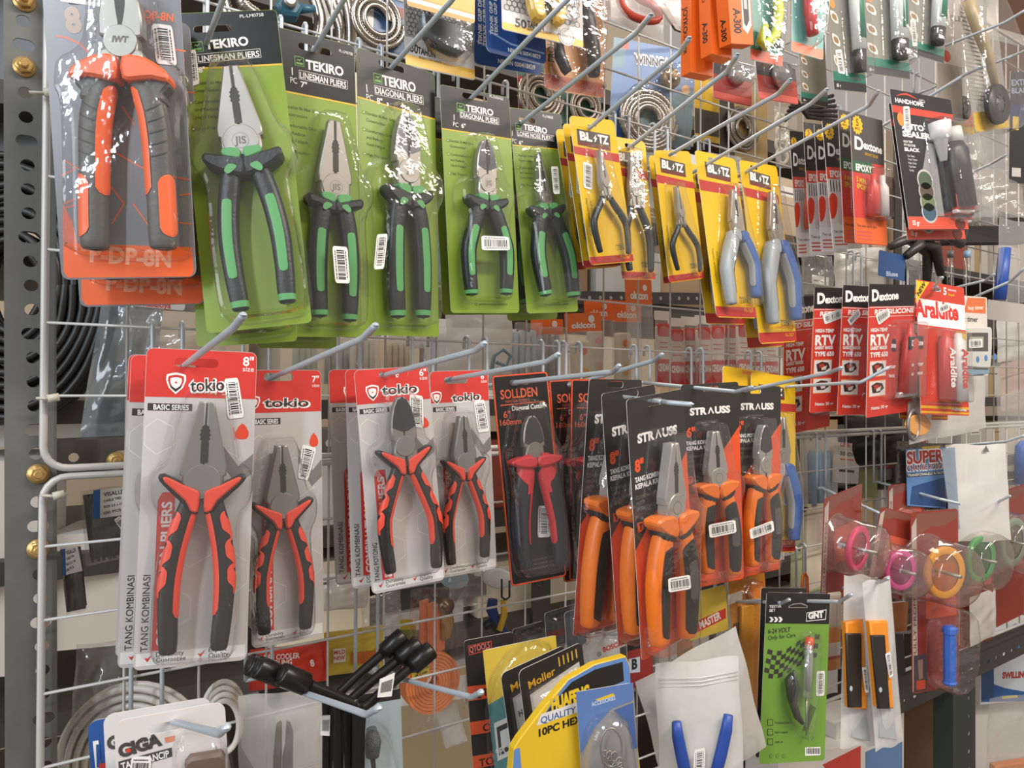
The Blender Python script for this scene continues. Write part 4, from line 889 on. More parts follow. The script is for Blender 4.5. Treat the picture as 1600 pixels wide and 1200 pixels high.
def plate(p, name, pts, z0, z1, col, ch=.8, items=(), par=None, sm=0, label=None):
    mb = MB(); m = mat(col, .4) if isinstance(col, str) else col; q = p.Ls(pts, z1); q = smooth(q, sm) if sm else q
    mb.slab(q, z0, z1, m, ch); printed(p, mb, items, z1 + .15); o = mb.build(name, par or p.o)
    if label: o['label'] = label
    return o
def pillow(p, mt, depth, u0=0.0, u1=1.0, v0=0.0, v1=1.0, wr=.12, name='bag', n=16, seed=1, lean=None):
    """a soft plastic bag: bulging front and back with wrinkles"""
    mb = MB(); rr = random.Random(seed); ph = [rr.uniform(0, 6.28) for _ in range(8)]
    def fn(sg):
        def f(i, j):
            e = (max(0, math.sin(math.pi * i)) * max(0, math.sin(math.pi * min(1, j * 1.0)))) ** .55
            w = math.sin(9 * i + ph[0] + 4 * j) * math.sin(7 * j + ph[1]) + .6 * math.sin(17 * i + ph[2]) * math.sin(5 * j + ph[3] + 6 * i) + .5 * math.sin(23 * j + 8 * i + ph[4])
            x = p.x(u0 + (u1 - u0) * i) + p.w * .012 * math.sin(11 * j + ph[5]) * (1 if 0.05 < i < .95 else .6); y = p.y(v0 + (v1 - v0) * j) + p.h * .008 * math.sin(9 * i + ph[6])
            return (x, y, sg * (depth / 2) * e + (depth / 2 + .5) + depth * wr * w * e * .5)
        return f
    mb.grid(fn(1), n, n + 4, mt); mb.grid(lambda i, j: fn(-1)(1 - i, j), n, n + 4, mt)
    return mb.build(name, p.o)
def bagged(name, label, cat, cs, d, mt=None, depth=16, header=None, group=None, seed=1, wr=.12, items=(), body=True, wy=1.0):
    p = Pack(name, label, cat, cs, d, group, wy=wy); v0 = 0
    if header:
        v0 = header[0]; mb = MB(); mb.slab(rrect(-p.w / 2, p.y(v0), p.w / 2, 0, 1.5), depth / 2 - .4, depth / 2 + .4, mat(header[1], .4)); printed(p, mb, items, depth / 2 + .5); mb.build('header_card', p.o)
    if body: pillow(p, mt or BAG, depth, v0=v0 * .97, seed=seed, wr=wr)
    return p
# ------------------------------------------------------------------ top middle: goods above the green row
def coil(p, c, r0, r1, turns, rr, m, z=8, name='hose', squash=1.0, dx=0):
    mb = MB(); a = p.L(*c, z); k = p.hpx(c, 1, z); N = turns * 80; pts = []
    for i in range(N + 1):
        t = 2 * math.pi * i / 80; r = (r0 + (r1 - r0) * i / N) * k
        pts.append((a[0] + r * math.cos(t), a[1] + r * math.sin(t) * squash, z + 1.5 * math.sin(i * .04)))
    mb.tube(pts, [rr * (1 + .16 * (1 if i % 2 else -1)) for i in range(len(pts))], m, 8); return mb.build(name, p.o)
HOSE = mat('9C948A', .25, .9, .15)
hp_ = Pack('flexible_hose', 'ribbed steel hose loops with a blue valve, hung behind the largest green cards', 'hose', [(330, -60), (560, -20), (565, 70), (350, 70)], -.10)
for k, l in enumerate(([(345, -40), (352, 10), (372, 50), (400, 70)], [(370, -50), (380, 5), (405, 30), (415, 80)], [(470, -50), (492, 0), (500, 40), (488, 90)], [(500, -50), (520, 10), (533, 50), (528, 100)], [(530, -40), (545, 20), (548, 60), (545, 110)])):
    q = smooth([(*p_, 0) for p_ in l], 8, False); mb = MB(); pts = [(*hp_.L(a, b, 8 + k * 3), 8 + k * 3) for a, b, _ in q]
    dens = []
    for a, b in zip(pts, pts[1:]):
        for t in range(4): dens.append(tuple(Vector(a).lerp(Vector(b), t / 4)))
    mb.tube(dens, [6.6 * (1 + .1 * (1 if i % 2 else -1)) for i in range(len(dens))], HOSE, 10); mb.build('hose', hp_.o)
mb = MB(); a = hp_.L(450, 14, 26); mb.slab([(a[0] + 15 * math.cos(math.radians(60 * i)), a[1] + 12 * math.sin(math.radians(60 * i))) for i in range(6)], 18, 36, mat('2E6478', .35), 3); mb.slab(circ(a[0], a[1] + 2, 7, 16), 36, 44, STEEL, 2)
b = hp_.L(492, 15, 26); mb.tube([(a[0] + 8, a[1], 28), (b[0], b[1], 28)], [6, 3.5], mat('2E6478', .35), 8); mb.build('valve', hp_.o)
hc = pk('hose_pack', 'blue and white card with a coiled steel hose, behind the second and third green cards', 'hose', [(560, -60), (645, -40), (645, 95), (566, 75)], -.05, '4B6C94', [('u', 'D9D6D2', [(0, 0), (.3, 0), (.2, 1), (0, 1)]), ('u', '8A3B34', [(.55, .42), (.95, .42), (.95, .55), (.55, .55)])])
coil(hc, (590, 30), 18, 45, 3, 3.2, HOSE)
def honey(p, mb, x0, x1, y0, y1, s, m):
    r = s * .86; y = y0; row = 0
    while y < y1:
        x = x0 + (s * .75 if False else 0) + (r if row % 2 else 0)
        while x < x1:
            h = [(x + s * math.cos(math.radians(60 * i + 30)), y + s * math.sin(math.radians(60 * i + 30))) for i in range(6)]; q = [(x + s * .8 * math.cos(math.radians(60 * i + 30)), y + s * .8 * math.sin(math.radians(60 * i + 30))) for i in range(6)]
            for i in range(6): mb.poly([h[i], h[(i + 1) % 6], q[(i + 1) % 6], q[i]], m, .34)
            x += 2 * r
        y += 1.5 * s; row += 1
def fifty(label, cs, d, tx, tool):
    p = pk('tool_card', label, 'tool pack', cs, d, '9A9591', [('b', 'DDAE3A', .90, .99), ('b', 'C9C4C0', .74, .90)], None, 3, 'grey honeycomb cards', build=False)
    honey(p, p.mb, p.x(.06), p.x(.94), p.y(.70), p.y(.04), p.w * .036, mat('3A3634', .5))
    p.text(p.mb, '50', tx[0], tx[1], 12, INK, .03, .5); p.text(p.mb, 'TAHUN', tx[2], tx[3], 9, INK, .03, .5); p.text(p.mb, 'PRODUCTION QUALITY', tx[4], tx[5], 3.5, INK, .0, .5)
    p.mb.build('card', p.o); return p
f1 = fifty('grey honeycomb card with yellow blobs of a handle and a round seal, upper row', [(776, -70), (914, -45), (906, 79), (790, 44)], .10, ((805, 41), (823, 45), (824, 42), (850, 48), (824, 48), (862, 54)), 0)
mb = MB(); a = f1.L(885, 57, .6); mb.slab(circ(a[0], a[1], 10, 24), .4, 1.0, mat('D8D5D0', .4), .2); mb.poly(circ(a[0], a[1], 8.6, 24), mat('6C6864', .4), 1.1); mb.poly(circ(a[0], a[1], 8.0, 24), mat('D8D5D0', .4), 1.2); mb.text('PRODUCTION', a[0], a[1] - 1, 2.2, INK, None, 0, 0, 1.3, 0, 'c'); mb.build('seal', f1.o)
plate(f1, 'handle', [(826, -60), (832, 10), (845, 28), (856, 22), (852, -10), (870, 0), (872, 30), (884, 34), (888, 5), (884, -60)], 3, 14, 'D9B046', 3, sm=2)
shell(f1, [(815, -68), (820, 25), (850, 40), (893, 42), (898, -60)], 20)
f2 = fifty('grey honeycomb card holding a black tool under a clear hood, left one', [(622, -70), (742, -45), (737, 132), (640, 96)], .045, ((641, 80), (653, 84), (653, 83), (680, 91), (655, 91), (690, 99)), 1)
plate(f2, 'tool', [(655, 0), (668, 10), (662, 40), (672, 66), (680, 76), (690, 60), (680, 40), (672, 8)], 3, 12, '1F1D1C', 2.5, sm=2)
plate(f2, 'blade_case', [(664, 18), (700, 30), (730, 42), (728, 80), (706, 78), (676, 60), (662, 40)], 4, 16, '4A5258', 3, sm=2)
shell(f2, [(650, -60), (650, 50), (676, 84), (728, 96), (734, 30), (730, -50)], 22)
yb = pk('tool_card', 'yellow card lying over the left honeycomb card, only its lower edge in view', 'tool pack', [(632, -90), (745, -60), (738, 40), (640, 6)], .085, 'C98F3C', [('b', 'E6D9C6', .86, .93), ('b', 'D9A54A', .6, .84)])
def bluep(label, cs, d, dz):
    p = pk('tool_card', label, 'tool pack', cs, d, '2A4E8C', [], None, 6, 'blue cards with ribbed handles', build=False)
    for k, u in enumerate((.10, .17)): p.mb.text('TEKNIK GRIP DRIVE', p.x(u + .02), p.y(.82), p.w * .05, LETTER, p.h * .5, math.pi / 2, .02, .4)
    p.mb.poly(p.uv([(.05, .78), (.4, .86), (.97, .88), (.97, .90), (.4, .88), (.05, .80)]), mat('8FA9CC', .4), .36); p.mb.text('NIKON 000418829', p.x(.35), p.y(.955), p.h * .04, LETTER, p.w * .55, 0, .02, .4)
    p.mb.build('card', p.o); mb = MB()
    pts = [(p.x(.55), p.y(.0 + .05 * i), 10) for i in range(13)]; dens = [tuple(Vector(a).lerp(Vector(b), t / 4)) for a, b in zip(pts, pts[1:]) for t in range(4)]
    mb.tube(dens, [8 * (1 + .09 * (1 if i % 2 else -1)) for i in range(len(dens))], mat('25489A', .35), 12); mb.build('handle', p.o)
    p.blister(rrect(p.x(.3), p.y(.72), p.x(.93), p.y(.02), 8), 19); return p
bluep('blue card with a ribbed blue handle, foremost, above the rightmost green card', [(752, -75), (852, -50), (850, 102), (762, 80)], .075, 0)
bluep('blue card half hidden behind the foremost blue one, its foot showing lower', [(738, -70), (846, -50), (846, 121), (740, 97)], .045, 0)
pr_ = pk('tool_card', 'orange card of black pincers beside the honeycomb card', 'tool pack', [(846, -60), (942, -40), (941, 152), (852, 141)], .050, 'C98A4E', [('b', 'A8492E', .88, .99)], None, 8, build=False)
pr_.mb.text('PROHEX', pr_.x(.17), pr_.y(.78), pr_.w * .10, INK, pr_.h * .26, math.pi / 2, .03, .4); pr_.mb.build('card', pr_.o)
bar(pr_, 'handle', [(872, 60), (875, 88), (884, 108), (888, 114)], [5, 6.5, 6, 5], '1C2026', 12); bar(pr_, 'handle', [(912, -10), (920, 40), (928, 85), (928, 118)], [8, 9, 8.5, 7], '2A2624', 14)
shell(pr_, [(852, -50), (854, 125), (870, 138), (925, 145), (936, 135), (936, -50)], 26)
sc_ = bagged('scissors_pack', 'milky bag of red handled scissors above the blue regulator card', 'scissors', [(938, -70), (1068, -50), (1072, 52), (950, 30)], .075, film('thin_milk', haze=.3, gloss=.06, rough=.2, bump=.5, bscale=25), 16, seed=3)
mb = MB(); q = [(*sc_.L(x, y, 9), 9) for x, y in smooth([(965, -20), (972, 10), (990, 26), (1015, 33), (1030, 28), (1022, 10), (1002, 0), (985, -15), (970, -35)], 3, False)]; mb.tube(q, 4.6, mat('B5402F', .4), 9); mb.build('handle', sc_.o)
plate(sc_, 'blade', [(1030, 8), (1040, 4), (1066, 50), (1056, 46)], 7, 10, mat('6E675F', .35, .6), .5)
bagged('scissors_pack', 'second milky scissors bag, its pointed corner dropping behind the red handles', 'scissors', [(940, -60), (1030, -20), (1034, 76), (944, 26)], .05, film('thin_milk', haze=.3, gloss=.06, rough=.2, bump=.5, bscale=25), 8, seed=4)
wg = pk('hose_pack', 'blue regulator hose card with a big coil of steel hose and outlined lettering', 'hose', [(962, 60), (1084, 80), (1081, 234), (948, 214)], -.06, '4A6EA0', [('u', '35616B', [(.3, .62), (1, .4), (1, 1), (.3, 1)]), ('u', '5E7F8F', [(0, 0), (.16, 0), (.14, .3), (0, .3)]), ('u', 'B4432F', [(.10, .02), (.18, .02), (.18, .10), (.10, .10)]), ('c', 'C86A4A', (1073, 99), 6), ('c', 'D09A5A', (1071, 140), 7), ('c', 'B8B2AA', (1073, 120), 5)], None, 3, build=False)
wg.text(wg.mb, 'WINNGAS', (990, 98), (1052, 107), 14, mat('F2EFEA', .4), .09, .6); wg.text(wg.mb, 'WINNGAS', (991, 98), (1052, 107), 12, mat('3B3A44', .4), .03, .8); wg.mb.build('card', wg.o)
coil(wg, (1013, 187), 19, 47, 5, 5.0, HOSE, 10)
mb = MB(); a = wg.L(1048, 122, 14); mb.lathe([(0, 6), (13, 6), (15, 9), (15, 16), (12, 20), (9, 21), (9, 25), (6, 28), (0, 28)], mat('A58A6A', .3, .7), 20, (a[0], a[1], 0)); mb.build('regulator', wg.o)
shell(wg, [(975, 150), (985, 230), (1060, 238), (1074, 170), (1070, 110), (1035, 110), (1000, 135)], 34)
cl = pk('hose_pack', 'green card with coiled steel hose peeping out under the blue and orange cards', 'hose', [(806, 85), (940, 105), (938, 205), (812, 180)], -.05, '4F7A6C', [('u', 'C8403A', [(0, .35), (.1, .35), (.1, .95), (0, .95)])]); coil(cl, (845, 150), 14, 40, 4, 3.6, HOSE); coil(cl, (915, 168), 12, 32, 3, 3.4, HOSE)
cr = pk('hose_pack', 'yellow and clear pack with a steel hose coil above the last two yellow cards', 'hose', [(1122, 130), (1200, 150), (1198, 262), (1126, 245)], -.05, 'B79A63', [('u', '3A332C', [(.0, .0), (.3, .0), (.3, 1), (0, 1)])]); coil(cr, (1160, 200), 12, 34, 4, 3.4, HOSE)
yk = pk('tool_card', 'yellow and black card between the blue regulator card and the hose coil', 'tool pack', [(1084, 120), (1128, 128), (1126, 225), (1086, 218)], -.07, 'C7A22A', [('b', '3A332C', .5, .9)])
# ------------------------------------------------------------------ top right
def jbox(label, cs, d, th, txt, side=()):
    p = Pack('cutter_box', label, 'box', cs, d, 'orange cutter boxes'); m = mat('EE6A1F', .38); mb = MB()
    mb.slab([(-p.w / 2, -p.h), (p.w / 2, -p.h), (p.w / 2, 0), (-p.w / 2, 0)], -th, 0, m, .3)
    for t, f, k, v in side:
        g, fs, tw = glyphs(t, .03); hh = th * k / CAPH[0]; y0 = p.y(v); x_ = -p.w / 2 - .15
        mb.add([(x_, y0 - a * hh * .9, -th * f + b * hh) for a, b in g], fs, INK)
    for t, u, v, hh, ww, c in txt: mb.text(t, p.x(u), p.y(v), p.w * hh, c, p.h * ww, -math.pi / 2, .03, .2)
    if len(txt) > 2:
        mb.poly(p.uv([(.55, .35), (.95, .35), (.95, .78), (.75, .88), (.55, .82)]), mat('D8D4CE', .4), .15); mb.poly(p.uv([(.62, .40), (.86, .40), (.86, .72), (.72, .80), (.62, .76)]), mat('4A4744', .4), .2)
        mb.poly(p.uv([(.66, .42), (.80, .42), (.80, .60), (.66, .60)]), mat('C0BCB6', .4), .25)
    mb.build('carton', p.o); return p
jbox('orange cutter box on the left of three, hanging lowest', [(1078, -70), (1117, -66), (1119, 112), (1077, 119)], .15, 16, [], [('JOYKO', .75, .42, .42), ('CUTTER', .7, .3, .64)])
jbox('orange cutter box in the middle of three', [(1102, -72), (1142, -66), (1146, 84), (1112, 90)], .172, 16, [], [('A-300', .75, .42, .66), ('JOYKO', .7, .26, .3)])
jbox('orange cutter box on the right of three, with a grey picture of a cutter', [(1131, -74), (1177, -70), (1172, 60), (1116 + 26, 78)], .194, 16, [('A-300', .18, .60, .30, .28, INK), ('JOYKO', .2, .05, .3, .3, INK), ('x', .9, .98, .02, .01, INK)], [('A-300', .75, .42, .70)])
def gluec(label, cs, d, col, foot, items=(), blob=None, **kw):
    p = pk('adhesive_card', label, 'adhesive', cs, d, col, [('b', foot, .90, .995)] + list(items), None, 4, kw.get('group'), wy=kw.get('wy', 1)); return p
g1 = gluec('green card with a curved yellow tool and a red foot, right of the orange boxes', [(1174, -80), (1226, -70), (1222, 106), (1172, 92)], .155, '2F7F70', 'D9553B')
bar(g1, 'tool', [(1212, -50), (1217, 20), (1212, 55), (1196, 72), (1188, 66), (1196, 40)], [5, 6, 6, 6, 5, 4], 'C8D02F', 9); plate(g1, 'blade', [(1222 - 2, 2), (1236, 0), (1236, 66), (1220, 74)], 4, 9, '6B675F', 1)
shell(g1, [(1180, -70), (1180, 84), (1218, 92), (1224, -60)], 16)
g2 = gluec('teal card with a red capped stick, orange corner at its foot', [(1236, -80), (1292, -70), (1283, 98), (1238, 76)], .150, '5E9A94', 'D8744F', wy=.5)
bar(g2, 'stick', [(1263, -60), (1266, 20), (1270, 54)], [8, 8, 7], 'C9363A', 10); shell(g2, [(1250, -70), (1252, 40), (1264, 66), (1282, 60), (1286, -60)], 20)
SIL = ('1E6B57', '23584C')
def silicone(label, cs, d, tube=True, seed=0):
    p = pk('sealant_card', label, 'sealant', cs, d, '7E7B72', [('u', '1F6B57', [(0, 0), (.45, 0), (0, .42)]), ('u', '1F6B57', [(.0, .86), (1, .86), (1, .995), (0, .995)]), ('b', '1B1A18', .93, .995), ('w', 'E8E6E0', '55 g', .08, .975, .022)], None, 4, 'green and grey sealant cards', build=False)
    for k, t in enumerate(('All purpose', 'sealing for', 'bathtub and', 'kitchen')): p.mb.text(t, p.x(.05), p.y(.06 + .03 * k), p.h * .018, LETTER, None, 0, 0, .5)
    for v in (.45, .62, .78): p.mb.poly(smooth(p.uv([(.06, v - .04), (.24, v - .02), (.28, v + .05), (.1, v + .03)]), 2), mat('D8D4C8', .4), .5); p.mb.poly(smooth(p.uv([(.10, v - .02), (.22, v - .01), (.24, v + .03), (.12, v + .02)]), 2), mat('8A6B4A', .4), .54)
    c = p.uv([(.14, .36)])[0]; p.mb.poly(circ(c[0], c[1], p.w * .08, 14), mat('C9853A', .4), .5)
    p.mb.build('card', p.o)
    if tube:
        mb = MB(); u = .66
        mb.tube([(p.x(u), p.y(.02), 9), (p.x(u), p.y(.3), 10), (p.x(u + .02), p.y(.70), 9)], [p.w * .13, p.w * .15, p.w * .16], mat('DDE2DC', .35), 12, True, .7); mb.build('tube', p.o)
        mb = MB(); mb.tube([(p.x(u + .02), p.y(.70), 9), (p.x(u + .02), p.y(.86), 8)], [p.w * .16, p.w * .14], mat('2A2825', .4), 10, True, .6); mb.tube([(p.x(u + .02), p.y(.10), 13), (p.x(u + .02), p.y(.62), 13)], p.w * .12, mat('1F7F62', .35), 10, True, .6); mb.build('tube_label', p.o)
        p.blister(rrect(p.x(.42), p.y(.90), p.x(.95), p.y(.02), 6), 20)
    return p
silicone('grey sealant card low and to the left of the others, black tipped foot', [(1248, 40), (1286, 48), (1296, 170), (1250, 158)], .10, False)
silicone('green and grey sealant card with a bar code, second from the left', [(1286, -70), (1338, -62), (1354, 149), (1303, 137)], .135).sticker([(1305, 78), (1315, 77), (1321, 116), (1310, 114)], .8, vert=True)
silicone('green and grey sealant card with a wide foot, beside the bar coded one', [(1345, -70), (1414, -62), (1422, 129), (1352, 110)], .145)
silicone('green and grey sealant card hanging highest, rightmost of its kind', [(1412, -70), (1482, -60), (1470, 103), (1420, 80)], .150).sticker([(1422, 30), (1430, 30), (1434, 72), (1426, 72)], .8, vert=True)
for i, (lb, cs, d) in enumerate((('dark red pack with a chrome fitting under the orange boxes', [(1112, 95), (1178, 108), (1172, 170), (1116, 150)], .05), ('small red pack with a clear bubble, left of the dark cable', [(1180, 98), (1242, 104), (1248, 168), (1186, 150)], .10))):
    p = pk('fitting_pack', lb, 'hardware pack', cs, d, '9E332C', [('b', '3C3A40', .02, .35), ('b', 'C8554A', .8, .97)], None, 4)
    mb = MB(); a = (p.x(.55), p.y(.30)); mb.lathe([(0, 16), (p.w * .16, 13), (p.w * .22, 4), (p.w * .2, .5)], mat('BFC4C8', .2, .9), 16, (a[0], a[1], 0)); mb.build('fitting', p.o); p.blister(rrect(p.x(.2), p.y(.6), p.x(.9), p.y(.05), 6), 20)
cb = Pack('cable', 'bundle of dark cable behind the hooks left of the epoxy cards', 'cable', [(1228, 145), (1310, 150), (1310, 195), (1228, 190)], .03)
mb = MB()
for k in range(6): mb.tube([(*cb.L(1226 + 2 * k, 188 - 7 * k, 5), 5 + k), (*cb.L(1262, 158 + 5 * k, 8), 8), (*cb.L(1300 + 2 * k, 150 + 8 * k, 5), 6)], 3.2, mat('2B2623', .4), 8)
mb.build('cable_loops', cb.o)
# wheel card
CL2 = film('clear_card', tint='F2F0EC', haze=.2, gloss=.04, rough=.14, bump=.3, bscale=30, edge=.3)
def wheelpack(label, cs, d, tube, wc, rw):
    p = pk('wheel_pack', label, 'caster pack', cs, d, CL2, [], None, 3, 'clear packs with black wheels', build=False, side=CL2)
    st = mat('8E8A82', .5)
    for k in range(22): p.mb.poly([(p.x(.03), p.y(.10 + .03 * k)), (p.x(.42), p.y(.13 + .03 * k)), (p.x(.42), p.y(.139 + .03 * k)), (p.x(.03), p.y(.109 + .03 * k))], st, .3)
    p.mb.poly(p.uv([(.02, .84), (.98, .84), (.98, .985), (.02, .985)]), mat('D8B04A', .4), .3); p.mb.poly(p.uv([(.5, .84), (.98, .80), (.98, .93), (.6, .93)]), mat('D9713A', .4), .34); p.mb.build('card', p.o)
    if tube: bar(p, 'handle', tube, [9, 9.5, 8, 5], 'A89672', 14)
    a = p.L(*wc, 16); k = p.hpx(wc, 1, 16); r = rw * k; mb = MB()
    mb.lathe([(r * .45, -6), (r * .95, -6), (r, -3), (r, 3), (r * .95, 6), (r * .45, 6)], mat('17181A', .35), 28, (a[0], a[1], 16)); mb.lathe([(0, -4), (r * .45, -4), (r * .45, 4), (r * .2, 7), (0, 7)], mat('4A4A4A', .4), 18, (a[0], a[1], 16))
    for i in range(6): t = math.pi / 3 * i; mb.tube([(a[0] + r * .15 * math.cos(t), a[1] + r * .15 * math.sin(t), 21), (a[0] + r * .5 * math.cos(t), a[1] + r * .5 * math.sin(t), 21)], r * .06, mat('2A2B2C', .4), 6)
    mb.build('wheel', p.o); shell(p, [(wc[0] - rw * 1.3, wc[1] - rw), (wc[0] - rw, wc[1] + rw * 1.2), (wc[0] + rw, wc[1] + rw * 1.2), (wc[0] + rw * 1.25, wc[1] - rw), (wc[0] - 15, -10), (wc[0] - 50, -10)], 30); return p
wheelpack('clear pack of a tan handled tool with a black wheel, upper right', [(1500, 0), (1548, -6), (1584, 214), (1520, 200)], .12, [(1512, 0), (1530, 50), (1545, 90), (1556, 138)], (1558, 163), 31)
wheelpack('clear pack with a smaller black wheel, behind the tan handled one', [(1462, 10), (1505, 14), (1522, 220), (1486, 205)], .06, None, (1503, 170), 19)
pk('tool_card', 'pale card with a red round emblem and letters FL, left of the wheel packs', 'tool pack', [(1462, -10), (1500, -6), (1506, 195), (1464, 185)], .08, 'B8AEA6', [('t', '4A4644', 'FLEX', (1486, 32), (1512, 35), 8), ('c', 'B8392F', (1479, 88), 9), ('u', '8E857E', [(.0, .55), (1, .55), (1, .98), (0, .98)])])
ex = pk('tool_card', 'black card lettered EXTRA at the right edge', 'tool pack', [(1580, 118), (1625, 110), (1622, 292), (1574, 282)], .10, '26262A', [('t', '8E9AB0', 'EXTRA', (1581, 134), (1612, 132), 9), ('t', '8E9AB0', 'BLADE', (1581, 146), (1612, 144), 8), ('u', '1B2C55', [(.0, .30), (1, .28), (1, .42), (0, .44)]), ('u', 'C9A63A', [(.1, .40), (.3, .40), (.3, .52), (.1, .52)]), ('u', 'B8B4AE', [(.1, .86), (.4, .86), (.4, .94), (.1, .94)])])
for i, (cs, lb) in enumerate((([(1494, 212), (1566, 214), (1560, 300), (1508, 296)], 'crinkled clear bag below the black wheels'), ([(1500, 270), (1590, 262), (1586, 345), (1510, 340)], 'crinkled clear bag with a white hook in front, under the wheel packs'))):
    bagged('plastic_bag', lb, 'bag', cs, .03 + .03 * i, BAG, 26, seed=20 + i, wr=.22)
# epoxy cards, six on one hook
def epoxy(label, cs, d, silver=False):
    top = '4A4744' if silver else '1D1A19'
    body = 'C4443C' if silver else 'D8D4D0'
    p = pk('epoxy_card', label, 'adhesive', cs, d, body, [('b', top, 0, .36)], None, 3, 'epoxy glue cards', build=False, wy=.6); mb = p.mb
    c = (p.x(.20), p.y(.085)); r = p.w * .17
    mb.poly([(c[0] + r * (1 if i % 2 else .8) * math.cos(math.pi * i / 12), c[1] + r * (1 if i % 2 else .8) * math.sin(math.pi * i / 12)) for i in range(24)], mat('E3B325', .4), .5); mb.text('5', c[0], c[1] - r * .1, r * .7, mat('7A4A12', .4), None, 0, .03, .55, 0, 'c'); mb.text('MINS', c[0], c[1] - r * .5, r * .28, mat('7A4A12', .4), None, 0, .02, .55, 0, 'c')
    mb.text('D', p.x(.09), p.y(.27), p.h * .095, LETTER, p.w * .26, -.06, .03, .5); mb.text('extone', p.x(.36), p.y(.255), p.h * .06, LETTER, p.w * .58, -.06, .03, .5)
    mb.text('EPOXY GLUE', p.x(.4), p.y(.305), p.h * .02, mat('C9962F', .4), p.w * .4, -.04, .02, .5)
    p.band(mb, .36, .45, mat('2E5A3E' if silver else 'D6402F', .4), .5, 0, .62 if silver else 1); mb.text('EPOXY', p.x(.10), p.y(.435), p.h * .048, LETTER, p.w * .5, 0, .04, .6)
    if not silver:
        for k in range(9): mb.poly(p.uv([(.08 + .1 * k, .46), (.11 + .1 * k, .46), (.11 + .1 * k, .55), (.08 + .1 * k, .55)]), INK, .5)
        mb.poly(smooth(p.uv([(.0, .60), (.15, .56), (.28, .60), (.2, .72), (.02, .76)]), 2), mat('D8452F', .4), .5)
    else: mb.text('5 MIN.', p.x(.1), p.y(.52), p.h * .035, mat('C9A63A', .4), None, -.1, .04, .6); mb.text('EPOXY', p.x(.1), p.y(.57), p.h * .035, mat('C9A63A', .4), None, -.1, .04, .6)
    p.band(mb, .80, .995, mat('DEDAD5' if not silver else 'D9622F', .4), .5); mb.text('Two tube epoxy glue', p.x(.06), p.y(.87), p.h * .022, TDK, None, 0, .01, .6)
    for k in range(3): p.band(mb, .90 + .028 * k, .912 + .028 * k, mat('C9554A', .4), .6, .06, .5)
    mb.build('card', p.o)
    for k, (u, c2) in enumerate(((.46, 'D94A36' if not silver else 'C9423A'), (.74, 'BFC3C6' if not silver else 'D0CCC8'))):
        m2 = MB(); m2.tube([(p.x(u), p.y(.46), 8), (p.x(u), p.y(.52), 8), (p.x(u), p.y(.56), 8), (p.x(u + .02), p.y(.78), 5)], [p.w * .05, p.w * .06, p.w * .12, p.w * .14], mat(c2, .35), 10, True, .8); m2.build('tube', p.o)
    p.blister(rrect(p.x(.3), p.y(.8), p.x(.95), p.y(.40), 5), 15); return p
for lb, cs, d, sv in (('epoxy card hindmost of six, farthest left with a yellow star', [(1233, 207), (1262, 204), (1275, 403), (1246, 400)], .060, False), ('epoxy card second from the left among six', [(1254, 194), (1292, 192), (1303, 402), (1247 + 20, 396)], .080, False), ('epoxy card third from the left among six', [(1272, 196), (1312, 194), (1322, 396), (1283, 392)], .100, False),
    ('epoxy card fourth from the left among six, last with the black header', [(1284, 190), (1330, 190), (1347, 392), (1302, 386)], .120, False), ('epoxy card with a green stripe, second from the front', [(1310, 172), (1352, 180), (1362, 386), (1318, 376)], .140, True), ('epoxy card with a green stripe, foremost of six beside the auto sealer', [(1328, 178), (1378, 186), (1388, 395), (1336, 370)], .160, True)): epoxy(lb, cs, d, sv)
